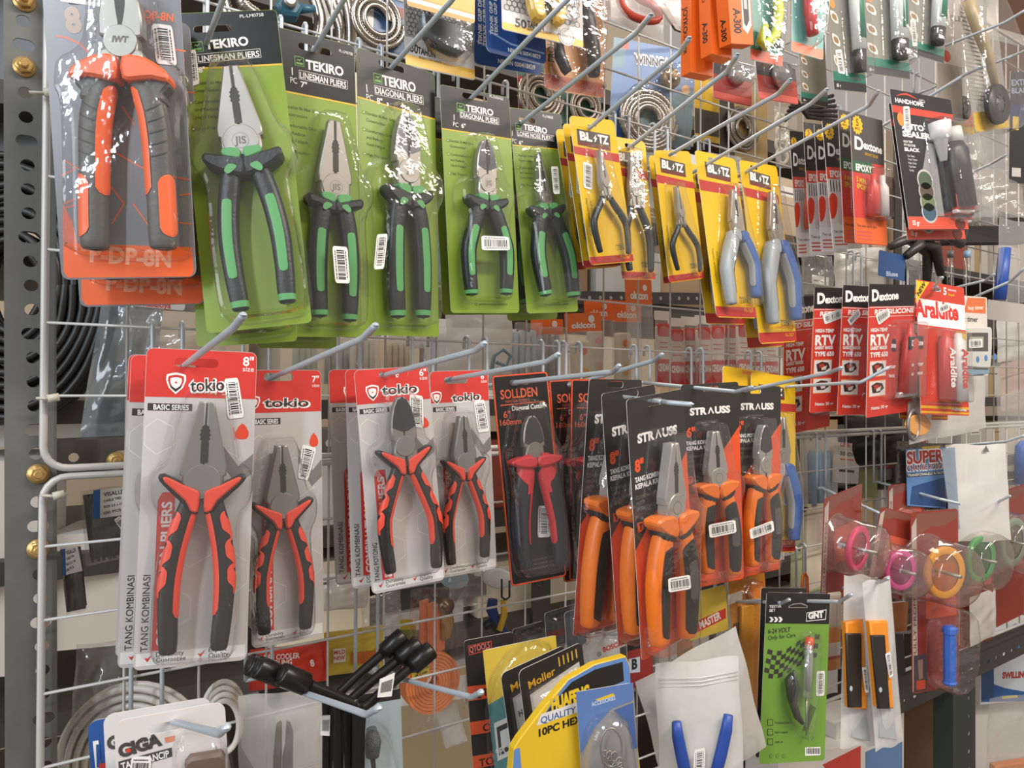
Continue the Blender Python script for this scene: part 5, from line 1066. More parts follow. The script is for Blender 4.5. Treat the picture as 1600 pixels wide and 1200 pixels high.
# auto sealer
def sealer(label, cs, d, full=True):
    p = pk('sealer_card', label, 'sealant', cs, d, '232124', [('b', 'D8402F', .115, .165), ('b', 'E0553F', .905, .995)], (1440, 158) if full else None, 3, 'black auto sealer cards', build=False); mb = p.mb
    mb.text('HANDHOME', p.x(.06), p.y(.09), p.h * .03, LETTER, p.w * .45, 0, .03, .5); mb.poly(smooth(p.uv([(.08, .045), (.25, .012), (.42, .045), (.25, .026)]), 3), mat('D8402F', .4), .5)
    for k, t in enumerate(('AUTO', 'SEALER')): mb.text(t, p.x(.10), p.y(.275 + .055 * k), p.h * .038, LETTER, p.w * (.36 if k == 0 else .46), 0, .05, .5)
    c = (p.x(.11), p.y(.21)); mb.poly(circ(c[0], c[1], p.w * .06, 14), mat('C9853A', .4), .5)
    for k, t in enumerate(('HIGH TEMP', 'RTV SILICONE')): mb.text(t, p.x(.10), p.y(.375 + .025 * k), p.h * .016, LETTER, None, 0, .02, .5)
    mb.text('BLACK', p.x(.10), p.y(.435), p.h * .024, LETTER, p.w * .24, 0, .04, .5)
    for k, t in enumerate(('Car, Camp,', 'Truck, Tractor', 'Much, Camp', 'Tank Paint', 'Curing')): mb.text(t, p.x(.13), p.y(.475 + .026 * k), p.h * .014, LETTER, None, 0, 0, .5)
    mb.poly(p.uv([(.32, .60), (.48, .36), (.6, .36), (.6, .90), (.40, .90), (.3, .64)]), mat('8C8A8C', .4), .36)
    for v, col in ((.64, '4A5A4A'), (.72, '5A4A40'), (.80, '6A7A5A'), (.87, '3F5A6A')): mb.poly(circ(p.x(.36), p.y(v), p.w * .13, 18, p.w * .10), mat('B8B4B0', .4), .5); mb.poly(circ(p.x(.36), p.y(v), p.w * .11, 18, p.w * .08), mat(col, .4), .55)
    mb.text('55 gr', p.x(.06), p.y(.965), p.h * .03, LETTER, None, 0, .03, .6); mb.poly(circ(p.x(.86), p.y(.955), p.w * .09, 16, p.w * .055), mat('6A2A22', .4), .6); mb.build('card', p.o)
    m2 = MB(); m2.tube([(p.x(.62), p.y(.22), 8), (p.x(.62), p.y(.33), 8), (p.x(.62), p.y(.34), 8), (p.x(.62), p.y(.50), 8)], [p.w * .10, p.w * .09, p.w * .06, p.w * .03], mat('E4E2E0', .35), 12); m2.build('nozzle', p.o)
    m2 = MB(); m2.tube([(p.x(.82), p.y(.25), 9), (p.x(.82), p.y(.36), 9)], [p.w * .08, p.w * .09], mat('DAD8D4', .35), 12); m2.build('cap', p.o)
    m2 = MB(); m2.tube([(p.x(.82), p.y(.36), 9), (p.x(.82), p.y(.42), 10), (p.x(.84), p.y(.84), 7)], [p.w * .10, p.w * .14, p.w * .16], mat('26262A', .35), 14, True, .7)
    for k, (t, hh) in enumerate((('AUTO', .03), ('SEALER', .028))): m2.text(t, p.x(.83), p.y(.60 + .045 * k), p.h * hh, LETTER, p.w * .25, 0, .04, 20.5, 0, 'c')
    m2.build('tube', p.o); m2 = MB(); m2.slab([(p.x(.69), p.y(.75)), (p.x(.99), p.y(.75)), (p.x(1.0), p.y(.86)), (p.x(.69), p.y(.86))], 5, 14, mat('C93F33', .4), 1); m2.slab([(p.x(.69), p.y(.86)), (p.x(1.0), p.y(.86)), (p.x(1.0), p.y(.885)), (p.x(.69), p.y(.885))], 5, 12, WHITE, 1); m2.build('tube_foot', p.o)
    p.blister(rrect(p.x(.48), p.y(.90), p.x(.985), p.y(.19), 6), 26); return p
h1 = sealer('black auto sealer card with a red stripe, foremost, holding a black tube and white nozzle', [(1394, 143), (1482, 153), (1517, 357), (1418, 360)], .185)
h1.sticker([(1411, 166), (1421, 166), (1424, 205), (1413, 205)], .8, vert=True)
another(h1.o, 'black auto sealer card directly behind the foremost one, red foot lettered below it', +.026, -.018, -.010)
# ------------------------------------------------------------------ right middle: sealant tubes
def rtv(label, cs, d, slot=None, shown=True, stk=None):
    p = pk('gasket_card', label, 'sealant', cs, d, 'C9382C', [('b', '1D1A1A', 0, .165)], slot, 3, 'red gasket sealant cards', build=False, wy=.6); mb = p.mb
    mb.text('D', p.x(.06), p.y(.125), p.h * .078, LETTER, p.w * .15, .05, .05, .5); mb.text('extone', p.x(.21), p.y(.122), p.h * .056, LETTER, p.w * .42, .05, .045, .5)
    mb.poly(p.uv([(.0, .17), (1, .165), (1, .174), (0, .178)]), mat('E0B0A8', .4), .5); mb.text('RED SILICONE', p.x(.12), p.y(.225), p.h * .034, LETTER, p.w * .86, .02, .03, .5, .15); mb.poly(p.uv([(.0, .24), (1, .235), (1, .241), (0, .246)]), mat('E0B0A8', .4), .5)
    for t, v, hh, w in (('HIGH-TEMP', .355, .026, .36), ('RTV', .455, .075, .40), ('GASKET MAKER', .49, .024, .36), ('TYPE 650', .545, .034, .38)): mb.text(t, p.x(.05), p.y(v), p.h * hh, LETTER, p.w * w, 0, .04, .5)
    for v in (.57, .72): mb.poly(p.uv([(.04, v), (.40, v), (.40, v + .13), (.04, v + .13)]), mat('D9622F', .4), .5); mb.poly(p.uv([(.05, v + .008), (.39, v + .008), (.39, v + .122), (.05, v + .122)]), mat('D9CFC8', .4), .54)
    for v in (.57, .72):
        mb.poly(p.uv([(.09, v + .04), (.20, v + .02), (.32, v + .03), (.36, v + .07), (.26, v + .10), (.12, v + .10)]), mat('3A2624', .4), .58); mb.poly(p.uv([(.14, v + .04), (.24, v + .035), (.26, v + .06), (.16, v + .07)]), mat('A83A2C', .4), .62)
        mb.poly(p.uv([(.19, v + .07), (.30, v + .05), (.28, v + .085), (.2, v + .09)]), mat('C9C0B8', .4), .64)
    mb.text('Netto 30 gr', p.x(.10), p.y(.945), p.h * .024, LETTER, p.w * .36, 0, .02, .5)
    for u0, u1 in ((.0, .012), (.988, 1)): p.band(mb, .17, 1, mat('E86A38', .4), .6, u0, u1, 0)
    mb.build('card', p.o)
    m2 = MB(); m2.tube([(p.x(.78), p.y(.30), 9), (p.x(.78), p.y(.38), 9), (p.x(.78), p.y(.39), 9), (p.x(.78), p.y(.43), 10), (p.x(.76), p.y(.84), 8)], [p.w * .04, p.w * .06, p.w * .08, p.w * .13, p.w * .15], mat('B8352F', .35), 14, True, .6); m2.build('tube', p.o)
    m2 = MB(); m2.slab([(p.x(.66), p.y(.40)), (p.x(.95), p.y(.40)), (p.x(.96), p.y(.50)), (p.x(.66), p.y(.50))], 14, 17.5, mat('24242A', .4), 1); m2.text('Dextone', p.x(.68), p.y(.47), p.h * .04, LETTER, p.w * .26, 0, .04, 17.8); m2.text('GASKET MAKER', p.x(.68), p.y(.70), p.h * .022, LETTER, p.w * .26, 0, .02, 18.5); m2.text('HIGH TEMP', p.x(.68), p.y(.63), p.h * .022, LETTER, p.w * .26, 0, .02, 18.5); m2.build('tube_label', p.o)
    m2 = MB(); m2.slab([(p.x(.56), p.y(.83)), (p.x(.97), p.y(.83)), (p.x(.99), p.y(.87)), (p.x(.54), p.y(.87))], 5, 11, mat('B9B6B4', .3, .6), 1); m2.build('tube_crimp', p.o)
    p.blister(rrect(p.x(.50), p.y(.885), p.x(.985), p.y(.28), 6), 24)
    if stk: p.sticker(stk, .9)
    return p
rtv('red sealant card hindmost, mostly hidden behind the rightmost yellow card', [(1225, 470), (1300, 455), (1295, 668), (1222, 678)], .03)
rtv('red sealant card with black header, left of three, its bar code slanting', [(1275, 452), (1350, 448), (1345, 640), (1262, 645)], .10, None, True, [(1285, 492), (1315, 482), (1317, 496), (1289, 507)])
rtv('red sealant card with black header, middle of three', [(1318, 449), (1394, 446), (1384, 646), (1305, 650)], .125, None, True, [(1324, 500), (1342, 482), (1345, 492), (1329, 509)])
rtv('red sealant card with black header, right of three, whole tube in view', [(1360, 448), (1428, 440), (1434, 640), (1352, 656)], .150, (1402, 452), True, [(1368, 492), (1388, 481), (1391, 494), (1373, 508)])
ar = pk('adhesive_card', 'red and white adhesive card with large red lettering and two slim tubes', 'adhesive', [(1432, 437), (1504, 449), (1516, 652), (1438, 645)], .165, 'C9402F', [('b', 'EFEBE7', .14, .335), ('p', 'E8C02A', [(1432, 438), (1452, 441), (1431, 474)]), ('b', 'DDA52A', .935, .955), ('b', 'DDA52A', .975, .99), ('u', 'D9B02A', [(.78, .36), (1, .36), (1, .80), (.78, .80)]), ('u', 'E8E0CC', [(.8, .44), (.97, .44), (.97, .52), (.8, .52)]), ('u', 'E8E0CC', [(.8, .58), (.97, .58), (.97, .7), (.8, .7)])], (1463, 452), 3, build=False, sw=22, sh=7)
ar.text(ar.mb, 'Araldite', (1430, 493), (1498, 500), 24, mat('D8342C', .4), .035, .7); ar.text(ar.mb, '5', (1474, 460), (1479, 461), 10, LETTER, .03, .7); ar.text(ar.mb, 'minutes', (1481, 454), (1494, 456), 3.5, LETTER, .01, .7); ar.text(ar.mb, 'Rapid', (1482, 462), (1491, 463), 3.5, mat('E8C02A', .4), .01, .7); ar.text(ar.mb, 'NEW', (1436, 463), (1447, 444), 5, TDK, .03, .7)
ar.text(ar.mb, 'Adhesive', (1487, 641), (1510, 643), 5, LETTER, .02, .7); ar.mb.build('card', ar.o)
for u, c, t in ((.44, 'C93A32', 'e6'), (.70, 'DAD6D2', 'C9')):
    m2 = MB(); m2.tube([(ar.x(u), ar.y(.38), 9), (ar.x(u), ar.y(.42), 9), (ar.x(u), ar.y(.44), 9), (ar.x(u + .01), ar.y(.90), 7)], [ar.w * .05, ar.w * .06, ar.w * .10, ar.w * .12], mat(c, .35), 12, True, .75); m2.text('Araldite', ar.x(u - .05), ar.y(.50), ar.w * .12, LETTER if u < .6 else mat('C9302C', .4), ar.h * .3, -math.pi / 2, .03, 18); m2.build('tube', ar.o)
ar.blister(rrect(ar.x(.06), ar.y(.91), ar.x(.86), ar.y(.36), 5), 20); ar.sticker([(1466, 479), (1482, 472), (1484, 484), (1469, 490)], .9)
another(ar.o, 'adhesive card edge on directly behind the red and white adhesive card', -.004, -.03, -.006)
tm = pk('timer_pack', 'card with a light grey electronic timer with blue buttons', 'timer', [(1500, 462), (1541, 464), (1545, 590), (1502, 585)], .14, 'D8CFC4', [('p', 'D9713F', [(1512, 465), (1540, 466), (1540, 490), (1506, 488)]), ('t', 'F0E6DC', 'buy timer', (1513, 484), (1537, 483), 6), ('t', '2A2624', 'nic timer', (1501, 502), (1528, 503), 8), ('p', 'D9A52A', [(1500, 510), (1510, 511), (1511, 588), (1502, 586)])])
plate(tm, 'timer_body', [(1506, 516), (1512, 511), (1545, 511), (1551, 518), (1549, 570), (1543, 576), (1512, 574), (1506, 568)], 1, 13, 'C9C6C0', 2.5, [('p', '55524E', [(1511, 520), (1544, 520), (1544, 549), (1511, 549)]), ('c', '4A7FB5', (1514, 562), 5), ('c', '4A7FB5', (1527, 560), 5), ('c', '4A7FB5', (1541, 558), 5), ('p', '9AA08E', [(1515, 526), (1537, 526), (1537, 543), (1515, 543)])], sm=2)
tm.sticker([(1514, 530), (1535, 529), (1535, 543), (1514, 544)], 14.2); plate(tm, 'stand', [(1511, 575), (1547, 573), (1546, 584), (1514, 587)], 2, 9, '7E99A8', 1)
# bag with a ring and orange disc
rb = bagged('sanding_pack', 'white bag with a steel ring and an orange disc at its corner', 'bag', [(1415, 560), (1520, 560), (1540, 668), (1402, 695)], .115, film('white_poly', haze=.62, gloss=.08, rough=.2, bump=.6, bscale=18, hazecol='EDE9E4'), 16, seed=9)
mb = MB(); a = rb.L(1427, 664, 18); k = rb.hpx((1427, 664), 1); mb.tube([(a[0] + 20 * k * math.cos(t * math.pi / 14), a[1] + 22 * k * math.sin(t * math.pi / 14), 18) for t in range(29)], 2.6 * k, mat('8E8C88', .35, .6), 8, False); mb.build('ring', rb.o)
plate(rb, 'disc', [(1437 + 18 * math.cos(i * math.pi / 10), 664 + 17 * math.sin(i * math.pi / 10)) for i in range(20) if True], 14, 19, 'D99A52', 1)
# blue bottle and dark goods
bb = bagged('bottle_pack', 'clear bag with a blue cylinder at the right edge', 'bottle', [(1550, 345), (1612, 350), (1606, 478), (1544, 470)], .10, BAG, 26, seed=11)
bar(bb, 'cylinder', [(1570, 388), (1566, 430), (1562, 468)], [10, 10.5, 10.5], '2C4F9E', 14); pk('tool_card', 'pale grey card of the goods behind the blue cylinder', 'tool pack', [(1545, 470), (1608, 474), (1606, 505), (1540, 500)], .06, 'B9B2AC')
bl = pk('tool_card', 'blue card among dark tools behind the red sealant cards', 'tool pack', [(1374, 392), (1414, 398), (1414, 438), (1370, 432)], .03, '2F5082', [('t', 'B8C4D8', 'Bluee', (1385, 431), (1403, 432), 7)])
for i, pts in enumerate(([(1392, 385), (1420, 372), (1450, 395), (1448, 440)], [(1416, 400), (1440, 380), (1462, 386), (1470, 430)], [(1450, 372), (1480, 366), (1500, 380), (1506, 360)])):
    p = Pack('rubber_tool', ('dark rubber handled tool above the middle red sealant card', 'dark bent tool above the right red sealant card', 'dark bar sticking out right of the auto sealer')[i], 'tool', [(pts[0][0], 365), (pts[2][0], 365), (pts[2][0], 440), (pts[0][0], 440)], .02 + .015 * i); bar(p, 'handle', pts, [7, 10, 10, 7], '35302C', 8)
for i in range(2):
    p = Pack('glass_tube', ('clear glass tube standing left of the timer card', 'clear glass tube with blue cap right of the first')[i], 'tube', [(1478 + 26 * i, 390), (1492 + 26 * i, 390), (1492 + 26 * i, 450), (1478 + 26 * i, 450)], .02); bar(p, 'tube', [(1485 + 26 * i, 400), (1485 + 26 * i, 446)], 6, CLEAR, 6); bar(p, 'cap', [(1485 + 26 * i, 392), (1485 + 26 * i, 402)], 6.3, '8FB0CF' if i else '6E6A66', 6)
# ------------------------------------------------------------------ lower left: bank-card packs, bagged pliers, wheel wrenches
def giga(label, cs, d, front, col):
    p = pk('tool_card', label, 'pliers', cs, d, col, [], (258, 1136) if front else None, 7, 'cards on the lower left hook', build=False, sw=22, sh=7); mb = p.mb
    if front:
        dk = mat('4A4643', .4); p.text(mb, 'GIGA', (187, 1184), (254, 1163), 18, dk, .06, .5)
        for k in range(11): p.poly(mb, [(199 + 4.3 * k, 1163 - 1.15 * k), (201 + 4.3 * k, 1162.4 - 1.15 * k), (201.5 + 4.3 * k, 1166 - 1.15 * k), (199.5 + 4.3 * k, 1166.6 - 1.15 * k)], dk, .5)
        p.poly(mb, [(185, 1190), (268, 1168), (269, 1182), (186, 1206)], dk, .5); p.text(mb, 'TANG LANCIP', (190, 1203), (265, 1182), 10, LETTER, .03, .6); p.poly(mb, [(257, 1153), (273, 1149), (272, 1158), (259, 1161)], mat('D98A70', .4), .5)
        c = p.L(201, 1172); mb.poly(circ(c[0], c[1], 1.6, 10), mat('D8452F', .4), .7)
    elif col != '2A5596': p.text(mb, 'GIGA', (169, 1172), (235, 1152), 18, mat('4A4643', .4), .06, .5)
    else: p.text(mb, '1', (149, 1200), (158, 1198), 36, LETTER, .1, .5); p.text(mb, '1', (151, 1198), (157, 1197), 32, mat('2A5596', .4), .04, .6); p.poly(mb, [(154, 1194), (170, 1190), (170, 1210), (154, 1210)], mat('C23A30', .4), .7)
    mb.build('card', p.o); return p
gg = giga('white card with dark gear lettered logo, foremost at the lower left corner', [(178, 1131), (350, 1093), (362, 1300), (190, 1330)], .150, True, 'DCD5D0')
plate(gg, 'pliers', [(288, 1196), (296, 1186), (345, 1178), (352, 1186), (352, 1230), (290, 1236)], 2, 9, '6A5648', 2)
shell(gg, [(276, 1160), (284, 1240), (356, 1230), (348, 1150), (322, 1152)], 16); gg.sticker([(206, 1182), (237, 1182), (233, 1222), (200, 1220)], .9)
giga('white card second on the lower left hook, its logo peeking out at the left', [(161, 1121), (328, 1085), (340, 1300), (172, 1330)], .125, False, 'D6D2D0')
giga('blue card hindmost on the lower left hook', [(137, 1131), (305, 1094), (318, 1300), (150, 1330)], .100, False, '2A5596')
bp = bagged('pliers_bag', 'milky plastic bag with brown steel pliers standing jaws up, left of the wrenches', 'pliers', [(374, 1084), (502, 1062), (506, 1240), (376, 1245)], .07, film('thin_milk', haze=.3, gloss=.06, rough=.2, bump=.5, bscale=25), 22, seed=5)
mb = MB(); bs = mat('6E5B4C', .4, .5)
for l in ([(431, 1136), (437, 1131), (440, 1134), (440, 1180), (438, 1240), (426, 1240), (427, 1180)], [(447, 1131), (453, 1134), (458, 1150), (457, 1190), (458, 1240), (441, 1240), (441, 1184), (445, 1166)]): mb.slab(bp.Ls(l, 14), 7, 15, bs, 1)
mb.build('pliers_jaws', bp.o)
BLKP = mat('1A1817', .33, .2, .1)
def wrench(label, pts, d, tagc=None):
    W_ = [at(x, y, d + (q[0] if q else 0)) for x, y, *q in pts]; o = empty('wheel_wrench', W_[1]); tag(o, label, 'wrench', 'black wheel wrenches'); L = lambda v: tuple((v - W_[1]) * 1000)
    mb = MB(); P = [L(v) for v in W_]; mb.tube(smooth(P, 5, False), 4.3, BLKP, 12); mb.build('shaft', o)
    mb = MB(); a, b = Vector(P[0]), Vector(P[1]); t = (a - b).normalized()
    mb.tube([a - t * 20, a - t * 17, a - t * 16, a + t * 5, a + t * 6.5], [4.6, 6.5, 8.6, 8.6, 7.8], BLKP, 16); mb.tube([a + t * 6.55, a + t * 6.8], 6.0, mat('0C0B0B', .6), 6); mb.build('socket', o)
    if tagc:
        q = [L(at(x, y, d + .012)) for x, y in tagc]; mb = MB(); mb.add(q + [tuple(Vector(v) + Vector((0, 1.2, 0))) for v in q], [(0, 1, 2, 3), (7, 6, 5, 4), (0, 4, 5, 1), (1, 5, 6, 2), (2, 6, 7, 3), (3, 7, 4, 0)], WHITE)
        q = [Vector(v) + Vector((0, -.4, 0)) for v in q]; s = .14
        while s < .86:
            f = lambda a_, b_: tuple(q[0] * (1 - a_) * (1 - b_) + q[1] * a_ * (1 - b_) + q[2] * a_ * b_ + q[3] * (1 - a_) * b_)
            mb.add([f(s, .2), f(s + .03, .2), f(s + .03, .75), f(s, .75)], [(0, 1, 2, 3)], INK); s += .065
        mb.build('price_sticker', o)
wrench('wheel wrench with its socket pointing up right, topmost of three', [(622, 1000), (535, 1078), (526, 1104), (530, 1260)], .085)
wrench('wheel wrench with its socket pointing up right, middle of three', [(646, 1012), (552, 1090), (545, 1114), (547, 1260)], .097)
wrench('wheel wrench with its socket pointing up right, lowest of three, white price tag', [(666, 1022), (580, 1096), (564, 1122), (562, 1260)], .110, [(594, 1062), (617, 1052), (612, 1088), (590, 1090)])
wrench('wheel wrench with its socket pointing left, farthest out to the left', [(400, 1042), (500, 1080), (511, 1096), (511, 1260)], .122, [(502, 1119), (516, 1118), (515, 1150), (501, 1149)])
wrench('wheel wrench with its socket pointing left, between the other two left ones', [(412, 1046), (520, 1090), (529, 1108), (528, 1260)], .136)
wrench('wheel wrench with its socket pointing left, nearest the viewer', [(450, 1057), (548, 1098), (559, 1112), (556, 1260)], .15)
# hex key sets
pk('hex_key_card', 'black card with a small red bordered logo and orange bands', 'hex keys', [(724, 1004), (802, 984), (820, 1240), (742, 1250)], .095, '2A2726', [('p', 'B8443A', [(731, 1009), (768, 1001), (769, 1015), (733, 1024)]), ('p', '2A2726', [(732, 1010), (767, 1002.5), (768, 1013.5), (734, 1022.5)]), ('t', 'C9685A', 'QTOOLS', (734, 1020), (766, 1012), 9), ('u', 'D8552F', [(0, .28), (1, .31), (1, .39), (0, .37)]), ('u', 'D8552F', [(0, .50), (1, .52), (1, .60), (0, .58)]), ('u', 'D8552F', [(0, .71), (1, .73), (1, .80), (0, .79)]), ('w', '2A2726', 'QTOOLS', .12, .36, .045), ('w', '2A2726', 'OILS', .25, .575, .045), ('w', '2A2726', 'TOOLS', .12, .785, .045)])
yt = pk('hex_key_card', 'yellow and teal card between the orange banded card and the black bordered ones', 'hex keys', [(757, 1026), (868, 984), (890, 1240), (776, 1255)], .120, '4F8A8E', [('u', 'D8B845', [(0, 0), (1, 0), (1, .08), (.5, .16), (.25, .30), (0, .34)]), ('u', 'E4E2DE', [(.05, .46), (.5, .42), (.5, .66), (.05, .70)]), ('u', '2E3436', [(.08, .49), (.47, .45), (.47, .63), (.08, .67)]), ('u', 'E4E2DE', [(.12, .52), (.4, .49), (.4, .6), (.12, .63)]), ('t', 'E8E6E0', '9PCS', (776, 1182), (800, 1174), 11)])
shell(yt, [(770, 1060), (782, 1240), (880, 1230), (860, 1010)], 14)
def mull(label, cs, d, off):
    p = pk('hex_key_card', label, 'hex keys', cs, d, '2E2B29', [('u', 'C9C4BE', [(.12, .24), (.92, .16), (.95, .97), (.15, .98)]), ('u', 'DDD8D2', [(.16, .26), (.88, .19), (.88, .30), (.16, .37)]), ('w', 'C9962F', 'Moller', .12, .19, .065, .42, .08), ('w', '2A2624', 'HEX KEY', .18, .42, .05, .38, .08), ('w', '2A2624', 'CHROME VAND', .45, .33, .045, .48, .08), ('w', 'B8342F', '4TH', .2, .68, .10, .3, .05), ('w', 'B8342F', '4TH', .24, .80, .09, .3, .05)], None, 6, 'black bordered hex key cards', wy=.8)
    m2 = MB()
    for k in range(5): m2.slab([(p.x(.60 + .07 * k), p.y(.04)), (p.x(.62 + .07 * k), p.y(.04)), (p.x(.62 + .07 * k), p.y(.12)), (p.x(.60 + .07 * k), p.y(.12))], .3, .7, mat('C9A24A', .4))
    m2.build('size_marks', p.o)
    m3 = MB()
    for k in range(4): m3.tube(smooth([(p.x(.30 + .1 * k), p.y(.95), 5), (p.x(.30 + .1 * k), p.y(.55 + .03 * k), 5), (p.x(.33 + .1 * k), p.y(.52 + .03 * k), 5), (p.x(.55 + .08 * k), p.y(.50 + .03 * k), 5)], 3, False), 1.8, mat('8A8780', .3, .8), 6)
    m3.build('hex_keys', p.o); p.blister(rrect(p.x(.1), p.y(.97), p.x(.95), p.y(.2), 6), 14); return p
mull('black bordered hex key card with gold lettering, second behind its twin', [(784, 1056), (880, 1004), (905, 1180), (806, 1232)], .145, 0)
mull('black bordered hex key card with gold lettering, foremost of the pair', [(812, 1050), (906, 1001), (930, 1170), (832, 1226)], .165, 1)
hf = Pack('hex_key_bag', 'bright yellow bag with a black and blue top', 'hex keys', [(860, 1060), (985, 1026), (1010, 1240), (830, 1260)], .205, None, 0, 0, 6); hf.o['label'] = 'yellow bag with a blue edged black top, lettered for ten hex keys'
plate(hf, 'bag', [(888, 1062), (930, 1038), (978, 1025), (985, 1040), (986, 1075), (1005, 1240), (796, 1240), (803, 1170), (812, 1155), (850, 1105)], .2, 8, 'DDB62A', .8, [('p', 'DDB62A', [(838, 1134), (985, 1086), (990, 1110), (1004, 1238), (798, 1238), (806, 1176), (815, 1160)]), ('p', '5F86BF', [(888, 1063), (930, 1039), (977, 1027), (983, 1040), (986, 1072), (905, 1100), (849, 1120), (862, 1098)]), ('p', '23211F', [(893, 1066), (930, 1046), (973, 1034), (975, 1064), (905, 1094), (852, 1116), (866, 1096)]), ('t', 'E3BE2E', 'HUAFENG', (862, 1111), (922, 1088), 17, .06), ('p', 'DAD6D0', [(845, 1116), (984, 1070), (985, 1086), (838, 1134)]), ('t', '3A5A9A', 'QUALITY  PRODUCT', (845, 1131), (965, 1092), 9), ('t', '23211F', '10PC HEX KEY SET', (842, 1151), (965, 1108), 10, .04), ('p', '5F86BF', [(803, 1172), (812, 1168), (818, 1238), (800, 1238)])])
ck = pk('keychain_card', 'clear and blue-grey card with a split ring and chain, in front of the yellow bag', 'keychain', [(904, 1086), (985, 1062), (1004, 1240), (908, 1250)], .228, film('smoke_card', tint='DADADA', haze=.45, gloss=.08, rough=.12, bump=.3, bscale=30, hazecol='A9A6A6'), [('u', '5C78AE', [(0, 0), (1, 0), (.97, .16), (.6, .20), (.3, .33), (.1, .5), (0, .56)]), ('u', '49639A', [(.62, .22), (.97, .18), (.99, .6), (.9, .6), (.85, .35)]), ('p', 'D9B42A', [(930, 1093), (958, 1083), (961, 1087), (935, 1096)]), ('t', 'C9D0E0', 'ACCESSORIES', (925, 1104), (962, 1093), 6)], (944, 1091), 5, side=WHITE)
mb = MB(); a = ck.L(955, 1168, 8); k = ck.hpx((955, 1168), 1); mb.tube([(a[0] + 17 * k * math.cos(t * math.pi / 14), a[1] + 30 * k * math.sin(t * math.pi / 14), 8) for t in range(29)], 1.0, STEEL, 8, False); mb.build('split_ring', ck.o)
mb = MB()
for i in range(14): q = ck.L(946 + (i * 7) % 26, 1182 + (i // 3) * 8, 8); mb.tube([(q[0] + 3 * math.cos(t * math.pi / 6), q[1] + 4.2 * math.sin(t * math.pi / 6), 6 + i % 4) for t in range(13)], .8, STEEL, 6, False)
mb.build('chain', ck.o); shell(ck, [(918, 1150), (918, 1240), (990, 1240), (984, 1140), (950, 1118)], 16)
# zip bags with blue handled pliers
zb = bagged('pliers_bag', 'milky zip bag tilted behind the blue handled pliers, its right corner sticking out', 'pliers', [(986, 1062), (1138, 967), (1188, 1162), (1036, 1250)], .135, MILK, 22, seed=6, wy=.3)
plate(zb, 'pliers_grip', [(1018, 1100), (1026, 1096), (1032, 1120), (1026, 1124)], 4, 14, '55504C', 2)
za = bagged('pliers_bag', 'milky zip bag showing two bright blue plier handles', 'pliers', [(1015, 1033), (1146, 1020), (1158, 1250), (1030, 1260)], .175, MILK, 20, seed=7, wr=.06)
bar(za, 'handle', [(1057, 1128, 26), (1059, 1150, 26), (1066, 1185, 24), (1080, 1250, 22)], [5.0, 6.3, 6.6, 6], '2A4CA0', 24, .7, 12); bar(za, 'handle', [(1138, 1117, 26), (1135, 1140, 26), (1126, 1180, 24), (1108, 1250, 22)], [5.0, 6.3, 6.6, 6], '2A4CA0', 24, .7, 12)
mb = MB()
for v in (.10, .125, .15): mb.tube([(za.x(.03), za.y(v), 13), (za.x(.5), za.y(v), 19), (za.x(.97), za.y(v), 13)], .8, MILK, 6)
mb.build('zip_seal', za.o); za.sticker([(1085, 1172), (1102, 1168), (1100, 1215), (1083, 1216)], 27, vert=True)
# behind the lower grid
bo = pk('tool_card', 'grey white pack with small red lettering under the black and orange stack', 'tool pack', [(908, 994), (985, 984), (990, 1060), (914, 1064)], .03, 'B9B7B4', [('t', 'B8342F', 'BOSCH', (943, 1019), (972, 1008), 7, .04), ('u', '2A2A2C', [(.75, .35), (1, .3), (1, .6), (.75, .7)]), ('c', '8A8886', (936, 1022), 4)], None, 5); shell(bo, [(920, 1005), (922, 1056), (975, 1050), (972, 996)], 14)
pk('tool_card', 'dark red pack with a white letter B, left of the milky zip bags', 'tool pack', [(978, 1005), (1020, 990), (1020, 1070), (982, 1075)], .10, '8E2F2C', [('p', 'BFC8D6', [(982, 1030), (1000, 1026), (1000, 1050), (984, 1052)]), ('t', '2A2A2E', 'B', (987, 1046), (996, 1044), 14, .05), ('b', '2A2625', 0, .2)])
for i, (cs, lb) in enumerate((([(800, 985), (850, 968), (852, 1010), (804, 1020)], 'dark card top standing behind the yellow and teal card'), ([(850, 955), (905, 945), (906, 1000), (856, 1010)], 'clear hooded pack with a dark red strip behind the hex key cards'), ([(880, 955), (915, 950), (918, 1010), (884, 1010)], 'smoky clear pack beside the black and orange stack'))):
    p = pk('tool_card', lb, 'tool pack', cs, .04 + .015 * i, ('2F2D2C', '4A4A4C', '5A6068')[i], [('b', '7A2A2C', .55, .75)] if i == 1 else []); p.blister(rrect(p.x(.06), p.y(.94), p.x(.94), p.y(.1), 6), 14)
mp = pk('tool_card', 'yellow card with a slanted red band behind the milky zip bags', 'tool pack', [(1072, 930), (1134, 912), (1138, 985), (1078, 1000)], .05, 'CDB24A', [('p', 'C23A30', [(1085, 972), (1134, 950), (1134, 966), (1086, 990)]), ('t', 'E8E0DA', 'MASTER', (1094, 983), (1127, 966), 10, .04)])
oy = pk('saw_card', 'orange and yellow card with a saw handle left of the green tester card', 'saw', [(1132, 905), (1200, 898), (1204, 1130), (1160, 1150)], .05, 'C9862A', [('p', '6E4A2E', [(1145, 975), (1160, 970), (1162, 1120), (1150, 1120)]), ('p', 'E8E4DC', [(1137, 930), (1160, 922), (1160, 936), (1137, 946)]), ('t', 'C23A30', '4 in 1', (1184, 914), (1196, 912), 6)])
